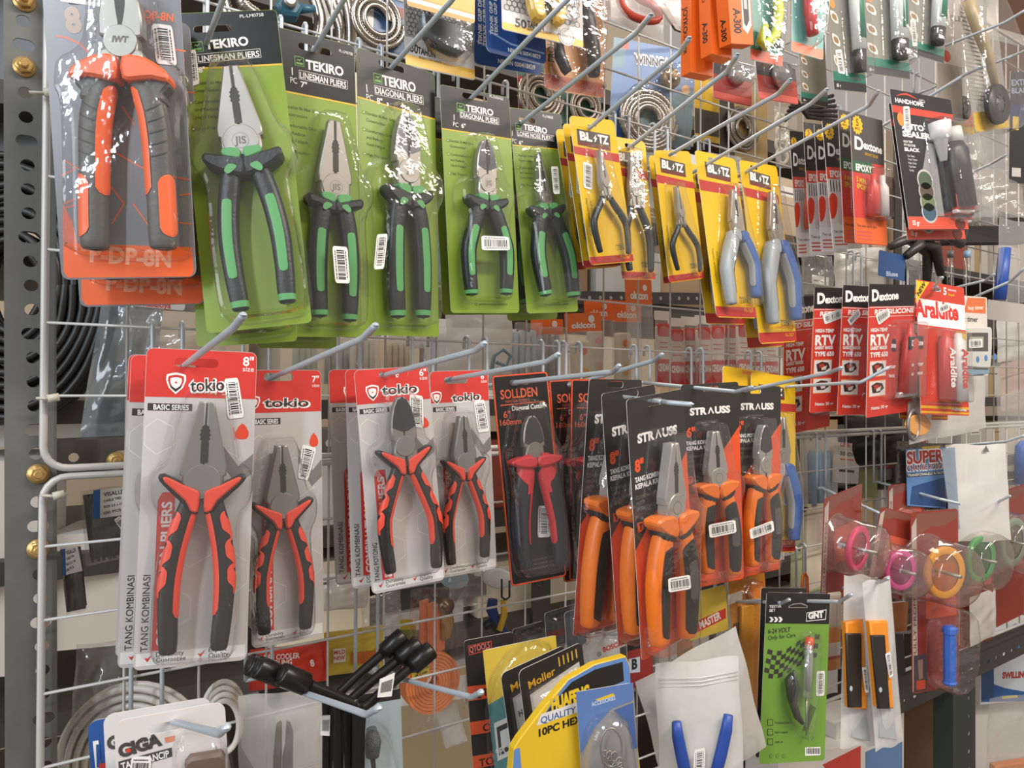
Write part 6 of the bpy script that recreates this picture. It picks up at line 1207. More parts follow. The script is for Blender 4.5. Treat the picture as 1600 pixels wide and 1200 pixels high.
plate(oy, 'handle', [(1174, 925), (1180, 912), (1192, 912), (1195, 930), (1188, 940), (1180, 945)], 2, 10, 'EE8A2A', 2, sm=2); plate(oy, 'blade', [(1160, 948), (1180, 945), (1178, 1080), (1160, 1090)], 2, 8, 'E3A02A', 1.5); shell(oy, [(1146, 940), (1152, 1120), (1198, 1110), (1196, 920)], 16)
Y6 = blitz('yellow card of blue and grey pliers standing behind the rightmost orange pliers', [(1168, 578), (1246, 592), (1240, 866), (1176, 862)], .060, [(1185, 600), (1225, 606), (1226, 625), (1188, 620)], [(1170, 626), (1244, 632), (1244, 644), (1172, 640)], None, (1222, 652), (1204, 845), (1240, 842), 'combo', 1, [(1227, 754), (1241, 757), (1236, 792), (1223, 789)], .93)
pk('pliers_pack', 'yellow card top peeping over the black cards of orange pliers', 'pliers', [(1127, 570), (1205, 584), (1200, 690), (1130, 690)], .045, YEL, [('p', 'C97A2A', [(1160, 578), (1200, 585), (1200, 590), (1160, 584)])], None, 6)
# orange strap, pouches, brush
st = Pack('tie_down_strap', 'orange ratchet strap rolled up in a clear bag behind the lower grid', 'strap', [(632, 915), (716, 905), (722, 1120), (628, 1140)], -.05)
mb = MB(); OS = mat('F5905A', .6, bump=.3, bscale=500); a = st.L(668, 1060, 10); k = st.hpx((668, 1060), 1)
for i in range(7):
    r = (46 - 5 * i) * k; q = [(a[0] + r * .98 * math.cos(t * math.pi / 16), a[1] + r * 1.02 * math.sin(t * math.pi / 16)) for t in range(32)]; q2 = inset(q, 4.4 * k)
    mb.wall(q, q, 4, 26, OS, True); mb.wall(q2[::-1], q2[::-1], 4, 26, OS, True)
    for t in range(32): mb.poly([q[t], q[(t + 1) % 32], q2[(t + 1) % 32], q2[t]], OS, 26)
mb.build('rolled_strap', st.o)
for k2, x in enumerate((664, 676, 690)): plate(st, 'strap_fold', [(x - 7, 940 + 4 * k2), (x + 6, 936 + 4 * k2), (x + 5, 1015), (x - 8, 1018)], 6 + 4 * k2, 9 + 4 * k2, OS, .4)
plate(st, 'ratchet', [(692, 944), (706, 940), (711, 975), (704, 1000), (692, 1002)], 14, 26, mat('B08A5A', .25, .8), 2); mb = MB(); q = st.L(699, 948, 28); mb.lathe([(0, 4), (5, 4), (6, 0), (9, 0), (9, -6), (0, -6)], mat('8A7A66', .3, .8), 16, (q[0], q[1], 28)); mb.build('spool', st.o)
plate(st, 'label', [(642, 1042), (671, 1032), (671, 1052), (644, 1062)], 27, 27.5, 'E3C23A', .1, [('t', '2A2420', 'RACHET TIE', (644, 1052), (670, 1043), 5), ('t', '2A2420', '2M X 5000', (648, 1058), (668, 1051), 3)])
pillow(st, CLEAR, 40, seed=8)
def pouch(label, cs, d, col, items, seed): 
    p = Pack('pouch', label, 'pouch', cs, d); m = mat(col, .3, bump=.6, bscale=25); pillow(p, m, 10, seed=seed, name='foil', wr=.3); m2 = MB(); printed(p, m2, items, 11.5); m2.build('print', p.o) if items else None; return p
pouch('red pouch with white slanted lettering behind the lower grid, left of the wrenches', [(388, 1010), (510, 1000), (512, 1062), (392, 1075)], -.02, 'CF3A26', [('t', 'F0E4DE', 'FIRE COOLER', (412, 1032), (468, 1028), 8, .03), ('t', 'F0E4DE', 'COOLING', (412, 1041), (456, 1038), 8, .03), ('t', 'F0E4DE', '8', (486, 1042), (492, 1040), 10, .03)], 31)
pouch('shiny yellow pouch with a small white and red panel behind the wrenches', [(505, 985), (598, 974), (600, 1042), (508, 1052)], -.03, 'D9BE4A', [('p', 'E8DFD4', [(521, 1014), (540, 1012), (540, 1034), (521, 1036)]), ('t', 'B8342F', 'MILD', (522, 1023), (539, 1021), 6), ('t', 'B8342F', 'NEW', (522, 1032), (539, 1030), 6), ('p', 'C96A2A', [(548, 1020), (596, 1016), (598, 1034), (550, 1038)])], 32)
yl = bagged('plastic_bag', 'clear bag with a yellow label left of the orange strap', 'bag', [(604, 958), (656, 950), (656, 1010), (606, 1014)], -.07, BAG, 20, seed=33); plate(yl, 'label', [(625, 968), (650, 968), (650, 1000), (626, 1000)], 24, 24.5, 'D9BE3A', .1, [('p', '8A9A5A', [(626, 984), (650, 984), (650, 1000), (626, 1000)])])
br_ = pk('brush_pack', 'clear domed pack with a grey wire brush right of the wrench shafts', 'brush', [(540, 1090), (625, 1075), (632, 1240), (545, 1250)], .04, 'B5C4C9', [('u', '9F3A3A', [(0, .1), (1, .05), (1, .07), (0, .12)]), ('b', '2E2B2A', 0, .1)])
bar(br_, 'bristles', [(580, 1138), (583, 1160), (582, 1182)], [5, 8, 6.5], mat('6A6E72', .5, .5, bump=.9, bscale=700), 12); bar(br_, 'handle', [(582, 1182), (584, 1200), (580, 1245)], [2.5, 2.2, 2.2], '3A3632', 12); shell(br_, [(560, 1240), (562, 1150), (580, 1128), (604, 1140), (618, 1180), (620, 1240)], 24)
bn = pk('storage_bin', 'beige plastic bin low behind the grid, below the orange strap', 'bin', [(625, 1110), (770, 1080), (790, 1290), (630, 1300)], -.20, 'B09B7A', [], None, 3, th=90)
bagged('plastic_bag', 'white bag with a bluish sheen hanging below the orange strap', 'bag', [(672, 1095), (718, 1100), (732, 1165), (690, 1150)], -.06, MILK, 16, seed=34)
tb = Pack('clamp', 'blue and yellow spring clamp hanging behind the grid right of the orange strap', 'clamp', [(752, 925), (806, 920), (808, 1000), (754, 1005)], -.04)
bar(tb, 'handle', [(770, 936), (768, 952), (776, 975), (792, 990)], [6, 7, 6, 4], '24407A', 8); bar(tb, 'handle', [(786, 938), (788, 960), (780, 985)], [3.5, 4, 4], 'D9B03A', 14); bar(tb, 'jaw', [(756, 980), (768, 972), (778, 985)], [5, 8, 6], '23262C', 6)
for i, (x, y) in enumerate(((790, 925), (842, 905))):
    p = Pack('wire_clip', ('black wire clip below the smallest red topped card', 'black wire clip below the black orange rimmed card')[i], 'clip', [(x - 8, y - 20), (x + 8, y - 20), (x + 8, y + 14), (x - 8, y + 14)], -.03)
    bar(p, 'loop', [(x - 6, y - 20), (x - 6, y + 8), (x, y + 12), (x + 6, y + 8), (x + 6, y - 18)], 1.3, '2A2624', 4)
# ------------------------------------------------------------------ lower right
gn = pk('tester_card', 'bright green car tester card with a black header and checkered flag', 'tester', [(1198, 925), (1295, 928), (1290, 1190), (1185, 1192)], .145, '729A3C', [('b', '232120', 0, .185)], (1247, 944), 3, sw=30, sh=7, build=False); mb = gn.mb
gn.text(mb, '6-24 VOLT', (1200, 990), (1235, 987), 7, TDK, .02, .5, .1); gn.text(mb, 'Only for Cars', (1200, 1000), (1243, 995), 6, TDK, .01, .5, .1)
q = gn.Ls([(1260, 957), (1291, 952), (1290, 968), (1259, 971)]); mb.poly(q, LETTER, .5); mb.poly(inset(q, -.9 if False else .9), mat('232120', .4), .54); gn.text(mb, 'GNT', (1263, 967), (1287, 964), 9, LETTER, .06, .6)
for k in range(3): gn.poly(mb, [(1202 + 7 * k, 964), (1206 + 7 * k, 964), (1209 + 7 * k, 968), (1206 + 7 * k, 972), (1202 + 7 * k, 972), (1205 + 7 * k, 968)], LETTER, .5)
gn.text(mb, 'TESTER', (1202, 950), (1221, 949), 4, LETTER, .02, .5); gn.text(mb, 'SET', (1202, 956), (1212, 955.5), 4, LETTER, .02, .5)
for i in range(11):
    for j in range(6):
        if (i + j) % 2: continue
        f = lambda a, b: (1200 + 7.4 * a - 1.2 * b, 1014 - 1.5 * a + 7.2 * b + 7 * math.sin(a * .55) - (0 if a < 8 else (a - 8) * 1.5))
        gn.poly(mb, [f(i, j), f(i + 1, j), f(i + 1, j + 1), f(i, j + 1)], TDK, .5)
gn.poly(mb, [(1266, 1100), (1275, 1106), (1262, 1142), (1254, 1142)], mat('3F5A22', .4), .52)
for k, t in enumerate(('Professional material', 'Build in magnets', 'simple use')):
    y = 1131 + 15 * k; gn.poly(mb, [(1199, y - 7), (1208, y - 7), (1208, y + 3), (1199, y + 3)], TDK, .5); gn.poly(mb, [(1200, y - 6), (1207, y - 6), (1207, y + 2), (1200, y + 2)], mat('729A3C', .4), .54); gn.text(mb, t, (1211, y), (1211 + 1.25 * len(t), y - .5), 3.5, TDK, 0, .5)
gn.poly(mb, [(1258, 1168), (1282, 1167), (1282, 1180), (1258, 1181)], WHITE, .5)
for k in range(11): gn.poly(mb, [(1260 + 2 * k, 1169), (1260.9 + 2 * k + .5 * (k % 2), 1169), (1260.9 + 2 * k + .5 * (k % 2), 1178), (1260 + 2 * k, 1178)], INK, .6)
for x in (1204, 1214, 1224): c = gn.L(x, 1181); mb.poly(circ(c[0], c[1], 2.2, 12), TDK, .5); mb.poly(circ(c[0], c[1], 1.7, 12), mat('729A3C', .4), .54)
gn.poly(mb, [(1232, 947), (1240, 943), (1252, 942), (1262, 946), (1262, 950), (1232, 950)], mat('8A8884', .4), .5); gn.poly(mb, [(1234, 947), (1241, 944.4), (1251, 943.6), (1260, 947), (1260, 949), (1234, 949)], mat('232120', .4), .54)
mb.build('card', gn.o)
bar(gn, 'tester_body', [(1264, 1006), (1263, 1050), (1260, 1090)], [5.5, 5.5, 4.5], film('tester_plastic', tint='E8F0E8', haze=.25, gloss=.12, rough=.08, bump=.1), 8); bar(gn, 'tester_cap', [(1265, 996), (1264, 1014)], 5.4, 'E2552A', 8); bar(gn, 'spring', [(1263, 1020), (1262, 1080)], 2.6, mat('9A9890', .3, .8, bump=.9, bscale=800), 8); bar(gn, 'probe', [(1260, 1090), (1260, 1150)], [1.6, .9], STEEL, 8)
bar(gn, 'clip_jaw', [(1238, 1050), (1233, 1062), (1236, 1090), (1246, 1120), (1254, 1130)], [2, 5.5, 5, 4.5, 2.5], '25231F', 8); bar(gn, 'clip_jaw', [(1240, 1048), (1246, 1075), (1240, 1100), (1248, 1124)], [1.5, 3, 4, 2.5], '3A3833', 12); shell(gn, [(1226, 1052), (1228, 1110), (1248, 1140), (1262, 1154), (1272, 1100), (1278, 1000), (1265, 990), (1252, 1000), (1246, 1040)], 18)
gn.sticker([(1276, 1049), (1289, 1048), (1288, 1087), (1275, 1088)], .9, vert=True)
pk('tester_card', 'black card top showing just behind the green tester card', 'tester', [(1190, 919), (1258, 918), (1256, 1180), (1180, 1180)], .115, '2A2826', [('t', 'B8B4AE', 'GNT', (1240, 932), (1254, 930), 5)])
def knife(label, cs, d, body, blk, hole, seed, stk):
    p = bagged('knife_bag', label, 'knife', cs, d, MILK, 12, seed=seed, wr=.2, group='bagged orange knives')
    plate(p, 'handle', body, 9, 17, 'EE922A', 2); plate(p, 'grip', blk, 17, 20, '2A2724', 1.5); c = p.L(*hole, 20.2); mb = MB(); mb.slab(circ(c[0], c[1], 2.6, 16, 3.4), 19.6, 20.4, mat('B5BDC4', .4), .2); mb.build('eyelet', p.o)
    mb = MB(); q = p.Ls([(body[3][0] + 2, body[3][1]), (body[2][0] - 2, body[2][1]), (body[2][0] + 4, body[2][1] + 48), (body[3][0] + 2, body[3][1] + 46)], 10); mb.slab(q, 8, 10, mat('C9CED0', .3, .4), .5); mb.build('blade', p.o); p.sticker(stk, 21, vert=True); return p
knife('milky bag of an orange and black knife, left one of two', [(1317, 897), (1360, 899), (1366, 1166), (1302, 1162)], .150, [(1323, 973), (1350, 968), (1356, 1110), (1328, 1106)], [(1323, 990), (1347, 990), (1348, 1106), (1327, 1106)], (1330, 1076), 41, [(1347, 1043), (1354, 1042), (1358, 1082), (1352, 1083)])
knife('milky bag of an orange and black knife, right one of two, in front', [(1340, 908), (1385, 900), (1405, 1160), (1362, 1168)], .175, [(1360, 972), (1388, 970), (1398, 1108), (1372, 1106)], [(1362, 993), (1384, 993), (1392, 1108), (1373, 1108)], (1376, 1078), 42, [(1383, 1022), (1391, 1018), (1396, 1055), (1390, 1060)])
kp = pk('knife_pack', 'narrow clear pack of an orange cutter right beside the green tester card', 'knife', [(1292, 925), (1314, 925), (1312, 1048), (1292, 1046)], .12, 'D8CBB8', [('u', 'E8902A', [(0, .45), (1, .45), (1, 1), (0, 1)]), ('u', 'EDE7DC', [(.0, .65), (1, .65), (1, .85), (0, .85)]), ('u', 'C9402F', [(.0, .82), (1, .82), (1, .86), (0, .86)])]); kp.blister(rrect(kp.x(.05), kp.y(.98), kp.x(.95), kp.y(.05), 3), 10)
for i, x in enumerate((1257, 1290, 1303)):
    p = Pack('cord_loop', ('orange cord loop above the tester card, left one', 'orange cord loop above the tester card, middle one', 'orange cord loop above the tester card, right one')[i], 'cord', [(x - 5, 895), (x + 5, 895), (x + 5, 925), (x - 5, 925)], .05); bar(p, 'loop', [(x - 4, 924), (x - 3, 900), (x + 1, 896), (x + 4, 902), (x + 5, 926)], 2.2, 'E8702A', 5)
# clear domed wheel cards
DOME = film('clear_dome', tint='F6F2EE', haze=.06, gloss=.06, rough=.08, bump=.25, bscale=14, edge=.75)
RC = film('red_clear_card', tint='C9574A', haze=.62, gloss=.06, rough=.15, bump=.2, hazecol='A84638')
def dome(label, cs, d, cen, r, col, wheel, handle=None, wy=.6, red=RC, dep=66):
    p = pk('wheel_card', label, 'roller', cs, d, red, [('u', 'B7A79C', [(.02, .08), (.12, .03), (.12, .97), (.02, .99)]), ('u', '7F4F42', [(.12, .01), (.98, .01), (.98, .05), (.7, .09), (.4, .09), (.12, .14)]), ('u', 'C0553F', [(.3, .3), (.9, .3), (.95, .6), (.3, .6)])], None, 6, 'clear domed roller cards', wy=wy, build=False, side=RC)
    p.mb.text('CAREFULLY FROM PACKAGE', p.x(.10), p.y(.95), p.w * .06, mat('7A3A30', .4), p.h * .75, math.pi / 2, 0, .5); p.mb.build('card', p.o)
    a = p.L(*cen, 8); k = p.hpx(cen, 1); R_ = r * k * 1.12; mb = MB()
    mb.lathe([(R_ * 1.08, .4), (R_, 1.5), (R_ * .97, dep * .6), (R_ * .94, dep * .85), (R_ * .88, dep * .96), (R_ * .75, dep), (R_ * .4, dep * 1.01), (0.01, dep * 1.01)], DOME, 32, (a[0], a[1], 0)); mb.build('dome', p.o)
    if wheel:
        rw = R_ * .80; m2 = MB(); m2.lathe([(rw * .72, -2), (rw * .95, -4), (rw, -2.5), (rw, 2.5), (rw * .95, 4), (rw * .72, 2)], mat(col, .35), 30, (a[0], a[1], dep * .5)); m2.lathe([(0, 1), (rw * .72, 1)], film('tinted_' + col, tint=col, haze=.25, hazecol=col), 24, (a[0], a[1], dep * .5)); m2.build('wheel', p.o)
        m3 = MB(); m3.tube([(a[0], a[1], dep * .12), (a[0], a[1], dep * .9)], 2.6, STEEL, 10); m3.tube([(a[0], a[1], dep * .12), (a[0], a[1], dep * .3)], 4.5, STEEL, 10); m3.build('axle', p.o)
    return p
dome('clear domed card with a pink wheel, farthest left', [(1290, 782), (1345, 752), (1342, 930), (1278, 965)], .10, (1312, 850), 36, 'E23A72', True)
dome('clear domed card with no wheel in view, behind the magenta one', [(1390, 764), (1444, 745), (1444, 880), (1384, 880)], .07, (1420, 835), 34, 'C94A5A', False)
dome('clear domed card hanging askew with a magenta wheel', [(1378, 804), (1430, 792), (1412, 950), (1350, 915)], .12, (1384, 885), 34, 'D8509A', True)
dome('clear domed card with a green wheel, right of the orange wheel', [(1494, 792), (1552, 775), (1552, 1000), (1490, 1015)], .10, (1508, 868), 40, '4FA85A', True)
dome('clear domed card at the right edge, its dome cut by the picture edge', [(1545, 775), (1600, 755), (1600, 960), (1545, 985)], .08, (1560, 842), 40, '8AA08A', True)
dm = dome('clear domed card with an orange-yellow wheel and a bright blue handle', [(1423, 803), (1496, 792), (1500, 1072), (1424, 1083)], .15, (1452, 888), 44, 'EBA22A', True)
m2 = MB(); a = dm.L(1484, 980, 26); b = dm.L(1484, 1070, 22)
m2.tube([(a[0], a[1] + 2, 26), (a[0], a[1] - 1, 26), (a[0], a[1] - 8, 26), (a[0], a[1] - 10, 26), ((a[0] + b[0]) / 2, (a[1] + b[1]) / 2, 24), (b[0], b[1] + 6, 22), (b[0], b[1] + 4, 22), (b[0], b[1], 22)], [7, 11, 11, 9, 9.5, 9, 11, 9], mat('2F6BD0', .35), 8, True, .9, False); m2.build('handle', dm.o)
dm.blister(smooth(dm.Ls([(1462, 955), (1458, 1068), (1500, 1062), (1506, 960)], 8), 3), 36)
pk_ = plate(dm, 'picture_tag', [(1428, 1025), (1448, 1022), (1449, 1078), (1428, 1082)], .4, .8, '4A3A3E', .1, [('p', '8A6A5A', [(1434, 1032), (1442, 1030), (1442, 1060), (1436, 1062)]), ('p', 'B8442F', [(1432, 1064), (1446, 1062), (1446, 1076), (1432, 1078)])])
# bags behind them
sr = bagged('toy_bag', 'dark speckled toy bag with a blue picture and big red lettering', 'toy', [(1394, 694), (1480, 688), (1484, 800), (1392, 790)], .06, film('speckled_bag', tint='8A7468', haze=.5, gloss=.12, rough=.15, bump=1.2, bscale=60, hazecol='5A4A44'), 18, seed=51)
plate(sr, 'label', [(1416, 702), (1474, 698), (1478, 795), (1418, 790)], 20, 21, '5A82B4', .2, [('p', 'D9B04A', [(1440, 698), (1470, 696), (1462, 706), (1444, 706)]), ('t', 'EDE9E4', 'SUPER', (1416, 726), (1476, 721), 20, .08), ('t', 'A8322F', 'SUPER', (1417, 725), (1475, 720), 18, .04), ('t', 'EDE9E4', 'CHANGE ROBOT', (1416, 737), (1478, 732), 9, .06), ('t', '7A2A30', 'CHANGE ROBOT', (1417, 736), (1477, 731), 8, .03), ('p', '1E1C24', [(1417, 740), (1476, 735), (1476, 741), (1417, 746)]), ('t', 'D8D4D0', 'TRANSFORMABLE ROBOT', (1418, 745), (1475, 740), 4), ('p', '2A4A7A', [(1425, 760), (1476, 746), (1477, 792), (1422, 788)])])
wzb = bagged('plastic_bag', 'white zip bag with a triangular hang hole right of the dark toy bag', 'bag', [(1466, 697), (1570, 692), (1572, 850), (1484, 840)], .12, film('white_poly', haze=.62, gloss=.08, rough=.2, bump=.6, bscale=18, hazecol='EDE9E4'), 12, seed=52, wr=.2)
plate(wzb, 'glare_strip', [(1470, 700), (1492, 699), (1500, 826), (1488, 836)], 12.5, 13.2, film('blue_glare', tint='D5DEE6', haze=.5, gloss=.12, rough=.12, bump=.6, hazecol='A9B8C6'), .2); plate(wzb, 'hang_hole', [(1536, 706), (1541, 696), (1546, 706)], 12.6, 13.2, '6E6862', .1)  # bluish strip paints glare onto the bag's left side; dark triangle is its hole
cbg = bagged('plastic_bag', 'large crinkled clear bag with blue bottles at the right edge', 'bag', [(1536, 628), (1640, 585), (1640, 900), (1572, 905)], .06, BAG, 40, seed=53, wr=.25)
for y0, y1 in ((690, 755), (760, 880)): bar(cbg, 'bottle', [(1600, y0, 14), (1598, y0 + 8, 16), (1596, y1, 16)], [7, 13, 13], '2D63B4', 16)
bagged('plastic_bag', 'white paper wrapped bag hanging below the domed cards at right', 'bag', [(1508, 925), (1552, 925), (1550, 985), (1512, 1015)], .10, film('white_poly', haze=.62, gloss=.08, rough=.2, bump=.6, bscale=18, hazecol='EDE9E4'), 10, seed=54, wr=.2)
vt = pk('tester_card', 'white card lettered 3000V in a rounded clear pack above the pink wheel card', 'tester', [(1304, 688), (1342, 696), (1342, 760), (1300, 750)], -.03, 'DCD6CC', [('t', 'C2443A', 'USB', (1313, 697), (1328, 699), 6), ('t', '4A4440', '3000V', (1312, 711), (1334, 714), 6), ('p', 'D9713F', [(1312, 716), (1334, 718), (1334, 720), (1312, 718)]), ('p', '55504A', [(1311, 733), (1335, 735), (1335, 739), (1311, 737)])])
pk('tool_card', 'olive green card corner right of the 3000V card', 'tool pack', [(1340, 712), (1372, 716), (1370, 780), (1338, 776)], -.04, '8A9250', [('c', 'D9D4C0', (1347, 724), 5), ('c', 'D9D4C0', (1356, 726), 5)])
for i, x in enumerate((1268, 1280, 1292)):
    p = Pack('glue_tube', ('pale blue tube left of the 3000V card, leftmost of three', 'pale blue tube left of the 3000V card, middle of three', 'pale blue tube left of the 3000V card, rightmost of three')[i], 'tube', [(x - 6, 700), (x + 6, 700), (x + 6, 790), (x - 6, 790)], -.03 - .01 * i, 'pale blue tubes'); bar(p, 'tube', [(x, 704), (x, 712), (x + 2, 790)], [4, 7, 7], '9FB8CC', 8)
db = bagged('plastic_bag', 'dark bag of cables filling the gap under the red sealant cards', 'bag', [(1300, 655), (1412, 640), (1412, 730), (1310, 725)], -.045, mat('221D1A', .4, bump=1.0, bscale=40), 40, seed=55, wr=.2)
pw = bagged('plastic_bag', 'pale clear bag behind the grid left of the pink wheel card', 'bag', [(1240, 680), (1300, 675), (1300, 900), (1240, 905)], -.06, MILK, 24, seed=56)
pk('tool_card', 'pale green and cream card behind the grid, left of the pink wheel card', 'tool pack', [(1236, 790), (1290, 785), (1284, 930), (1236, 935)], -.02, 'A8B48A', [('u', 'D8CDB8', [(.45, 0), (1, 0), (1, .9), (.45, .95)]), ('u', '2A2624', [(.1, .0), (.5, .04), (.3, .12)])])
pk('knife_pack', 'orange plastic pack corner between the knives and the blue handled roller', 'knife', [(1385, 945), (1422, 938), (1414, 985), (1388, 990)], .10, 'DE8A3A', [], th=6)
pk('tool_card', 'black card with white upright lettering between the knives and the blue handled roller', 'tool pack', [(1388, 990), (1412, 984), (1414, 1052), (1396, 1058)], .06, '221F1E', [('w', 'D9602F', 'SOWCUT', .25, .95, .12, .9, 1.57)])
# boxes and shelving at the lower right
def carton(label, cs, d, th, col, items=(), name='carton', cat='box', **kw): return pk(name, label, cat, cs, d, col, items, None, 1, th=th, **kw)
carton('white box lettered FREE standing low behind the knife bags', [(1306, 1135), (1412, 1105), (1412, 1215), (1306, 1240)], -.06, 80, 'D6D0C8', [('t', '3A3836', 'FREE', (1318, 1178), (1340, 1168), 10, .05), ('p', '5F7FA8', [(1352, 1175), (1410, 1150), (1410, 1200), (1352, 1220)])])
carton('red and white box at the bottom under the green tester card', [(1215, 1188), (1345, 1160), (1345, 1260), (1215, 1290)], -.06, 80, 'D8CFC8', [('p', 'C2443A', [(1285, 1195), (1345, 1165), (1345, 1200), (1300, 1215)])])
carton('blue and white box with red lettering behind the lower right post', [(1532, 1030), (1625, 1020), (1625, 1095), (1532, 1098)], -.14, 80, 'C9D2DC', [('p', '2A5A96', [(1533, 1062), (1570, 1075), (1624, 1085), (1624, 1095), (1533, 1097)]), ('p', '2A4A7A', [(1533, 1031), (1553, 1030), (1553, 1090), (1533, 1095)]), ('t', 'A8322F', 'SWILLING', (1566, 1060), (1606, 1058), 9, .06), ('p', 'D9BE4A', [(1566, 1088), (1590, 1086), (1590, 1090), (1566, 1092)])])
carton('pale blue rounded box above the blue and white box at right', [(1535, 985), (1630, 965), (1630, 1030), (1532, 1035)], -.22, 60, '3F7FB8', [('u', 'D8DCDE', [(0, 0), (.5, 0), (.3, .6), (0, .7)])])
carton('white carton on the lowest shelf at the right, beside the dark post', [(1522, 1100), (1640, 1085), (1640, 1200), (1522, 1215)], -.16, 90, 'DCD8D2')
carton('brown board wall of the shelf behind the lower right wires', [(1395, 1105), (1500, 1075), (1500, 1260), (1395, 1270)], -.20, 20, '6A4E38', name='shelf_board', cat='board')
cbt = bagged('plastic_bag', 'clear bag with something orange inside at the bottom right corner', 'bag', [(1542, 1098), (1640, 1060), (1640, 1260), (1520, 1260)], -.02, BAG, 30, seed=57, wr=.25); plate(cbt, 'contents', [(1556, 1198), (1640, 1184), (1640, 1250), (1556, 1250)], 4, 20, 'E0884A', 3)
a, b = at(1489, 1060, -.045), at(1524, 1060, -.045); M = Matrix.Translation((a.x, .045, a.z)) @ Matrix.Rotation(math.radians(90), 4, 'X'); p2 = empty('slotted_angle_post', M); tag(p2, 'dark slotted steel post at the lower right corner', 'post'); mb = MB(); w2 = (b.x - a.x) * 1000
mb.slab([(0, -1000), (w2, -1000), (w2, 0), (0, 0)], -1.5, 0, mat('3F4644', .5, .3, .2), 0, [circ(w2 * .72, -20 - 38 * i, 5, 12) for i in range(20)]); mb.box(0, -1000, -40, 1.5, 0, -1.5, mat('3F4644', .5, .3, .2)); mb.build('upright', p2)
# ------------------------------------------------------------------ band between the two rows
def oki(label, cs, d, col='E8722F', seed=0, strip=True, txt=True):
    p = bagged('power_strip_bag', label, 'power strip', cs, d, BAG, 22, (.24, col), 'bagged power strips', seed, .15)
    m2 = MB(); m2.text('okicon', p.x(.16), p.y(.19), p.h * .07, LETTER, p.w * .66, 0, .05, 12.2) if txt else None; m2.poly(circ(p.x(.72), p.y(.08), p.w * .09, 14), LETTER, 12.2); m2.build('header_print', p.o)
    if strip:
        m3 = MB(); m3.slab(rrect(p.x(.16), p.y(1.02), p.x(.56), p.y(.36), 4), 4, 18, mat('D8CDB4', .4), 2); m3.build('power_strip', p.o); m4 = MB(); m4.slab(circ(p.x(.36), p.y(.48), p.w * .10, 16), 18, 20, mat('E0713F', .4), .6); m4.slab(circ(p.x(.36), p.y(.78), p.w * .15, 16), 18, 19.5, mat('D9A04A', .4), .5); m4.build('switch', p.o)
    return p
oki('power strip bag with an orange header, leftmost, under the rightmost green card', [(872, 492), (932, 488), (936, 610), (884, 612)], -.10, seed=61)
oki('power strip bag with an orange header, second from the left, partly covered', [(905, 470), (950, 468), (950, 600), (912, 605)], -.14, seed=62)
oki('power strip bag with an orange header, third, switch in plain view', [(950, 474), (992, 468), (996, 605), (948, 612)], -.10, seed=63)
oki('clear bag with a short orange header hanging highest, under the foremost yellow card', [(966, 436), (1010, 440), (1014, 600), (976, 600)], -.07, seed=64, strip=False)
oki('orange header of a bag behind the corner of the rightmost green card', [(822, 500), (874, 498), (874, 600), (826, 600)], -.16, seed=65, strip=False, txt=False)
for i in range(9):
    x = 1018 + 21 * i; y = 486 + (i * 37) % 13
    p = bagged('candle_bag', '%s of nine small red printed bags below the yellow cards' % ('leftmost', 'second', 'third', 'fourth', 'fifth', 'sixth', 'seventh', 'eighth', 'rightmost')[i], 'bag', [(x, y), (x + 26, y + 1), (x + 27, 606), (x + 1, 606)], -.10 - .02 * (i % 3), BAG, 12, (.12, 'E6DFD8'), 'small red printed bags', 70 + i, .15)
    m2 = MB(); m2.slab(rrect(p.x(.1), p.y(.98), p.x(.9), p.y(.18), 5), 3, 9, mat('D9CFC6', .4), 1.5); m2.slab(rrect(p.x(.1), p.y(.98), p.x(.9), p.y(.62), 4), 3, 9.3, mat('C9382F', .4), 1)
    m2.slab(rrect(p.x(.12), p.y(.34), p.x(.88), p.y(.16), 4), 3, 9.4, mat('C9483F', .4), 1)
    for v in (.42, .48, .54): m2.box(p.x(.22), p.y(v), 9, p.x(.7), p.y(v) + 1.6, 9.4, mat('C9564A', .4))
    m2.text('CENDANA', p.x(.12), p.y(.78), p.h * .09, LETTER, p.w * .76, 0, .05, 9.6); m2.build('carton', p.o)
rl = Pack('display_rail', 'dark perforated rail crossing behind the yellow cards', 'rail', [(740, 452), (1160, 459), (1160, 475), (740, 475)], -.374, None, 0, 0, 9); mb = MB(); mb.box(-rl.w / 2, -rl.h, -6, rl.w / 2, 0, 0, mat('2A2725', .5))
for i in range(26): q = -rl.w / 2 + rl.w * (i + .5) / 26; mb.slab(circ(q, -rl.h * .5, rl.h * .16, 8), 0, .5, mat('8A8680', .5))
mb.build('rail', rl.o)
for i, (cs, lb, c) in enumerate((([(455, 530), (505, 528), (505, 600), (455, 600)], 'bag of pale green tubes under the green linesman cards', 'C4CFC2'), ([(505, 528), (545, 528), (545, 600), (508, 600)], 'bag of greyish tubes left of the small printed bag', 'B9BEB8'), ([(545, 520), (590, 518), (590, 600), (548, 600)], 'clear bag with a printed strip under the green 8 inch card', 'D0CCC2'), ([(600, 525), (660, 525), (660, 600), (604, 600)], 'bag of cream tubes with amber ends below the green diagonal card', 'CFC3A4'), ([(798, 505), (842, 505), (842, 600), (800, 600)], 'bag of clear blue tubes left of the orange headers', 'B4C3C9'), ([(835, 512), (880, 510), (884, 600), (838, 600)], 'bag of pale blue sticks right beside the orange headers', 'A9BEC6'))):
    p = bagged('tube_bag', lb, 'bag', cs, -.14 - .015 * (i % 2), BAG, 18, None, 'bags of pale tubes', 90 + i)
    for k in range(4): bar(p, 'tube', [(cs[0][0] + 8 + 9 * k, cs[0][1] + 14 - 3 * (k % 2), 10), (cs[0][0] + 6 + 10 * k, 600, 10)], 4.2, c, 10)
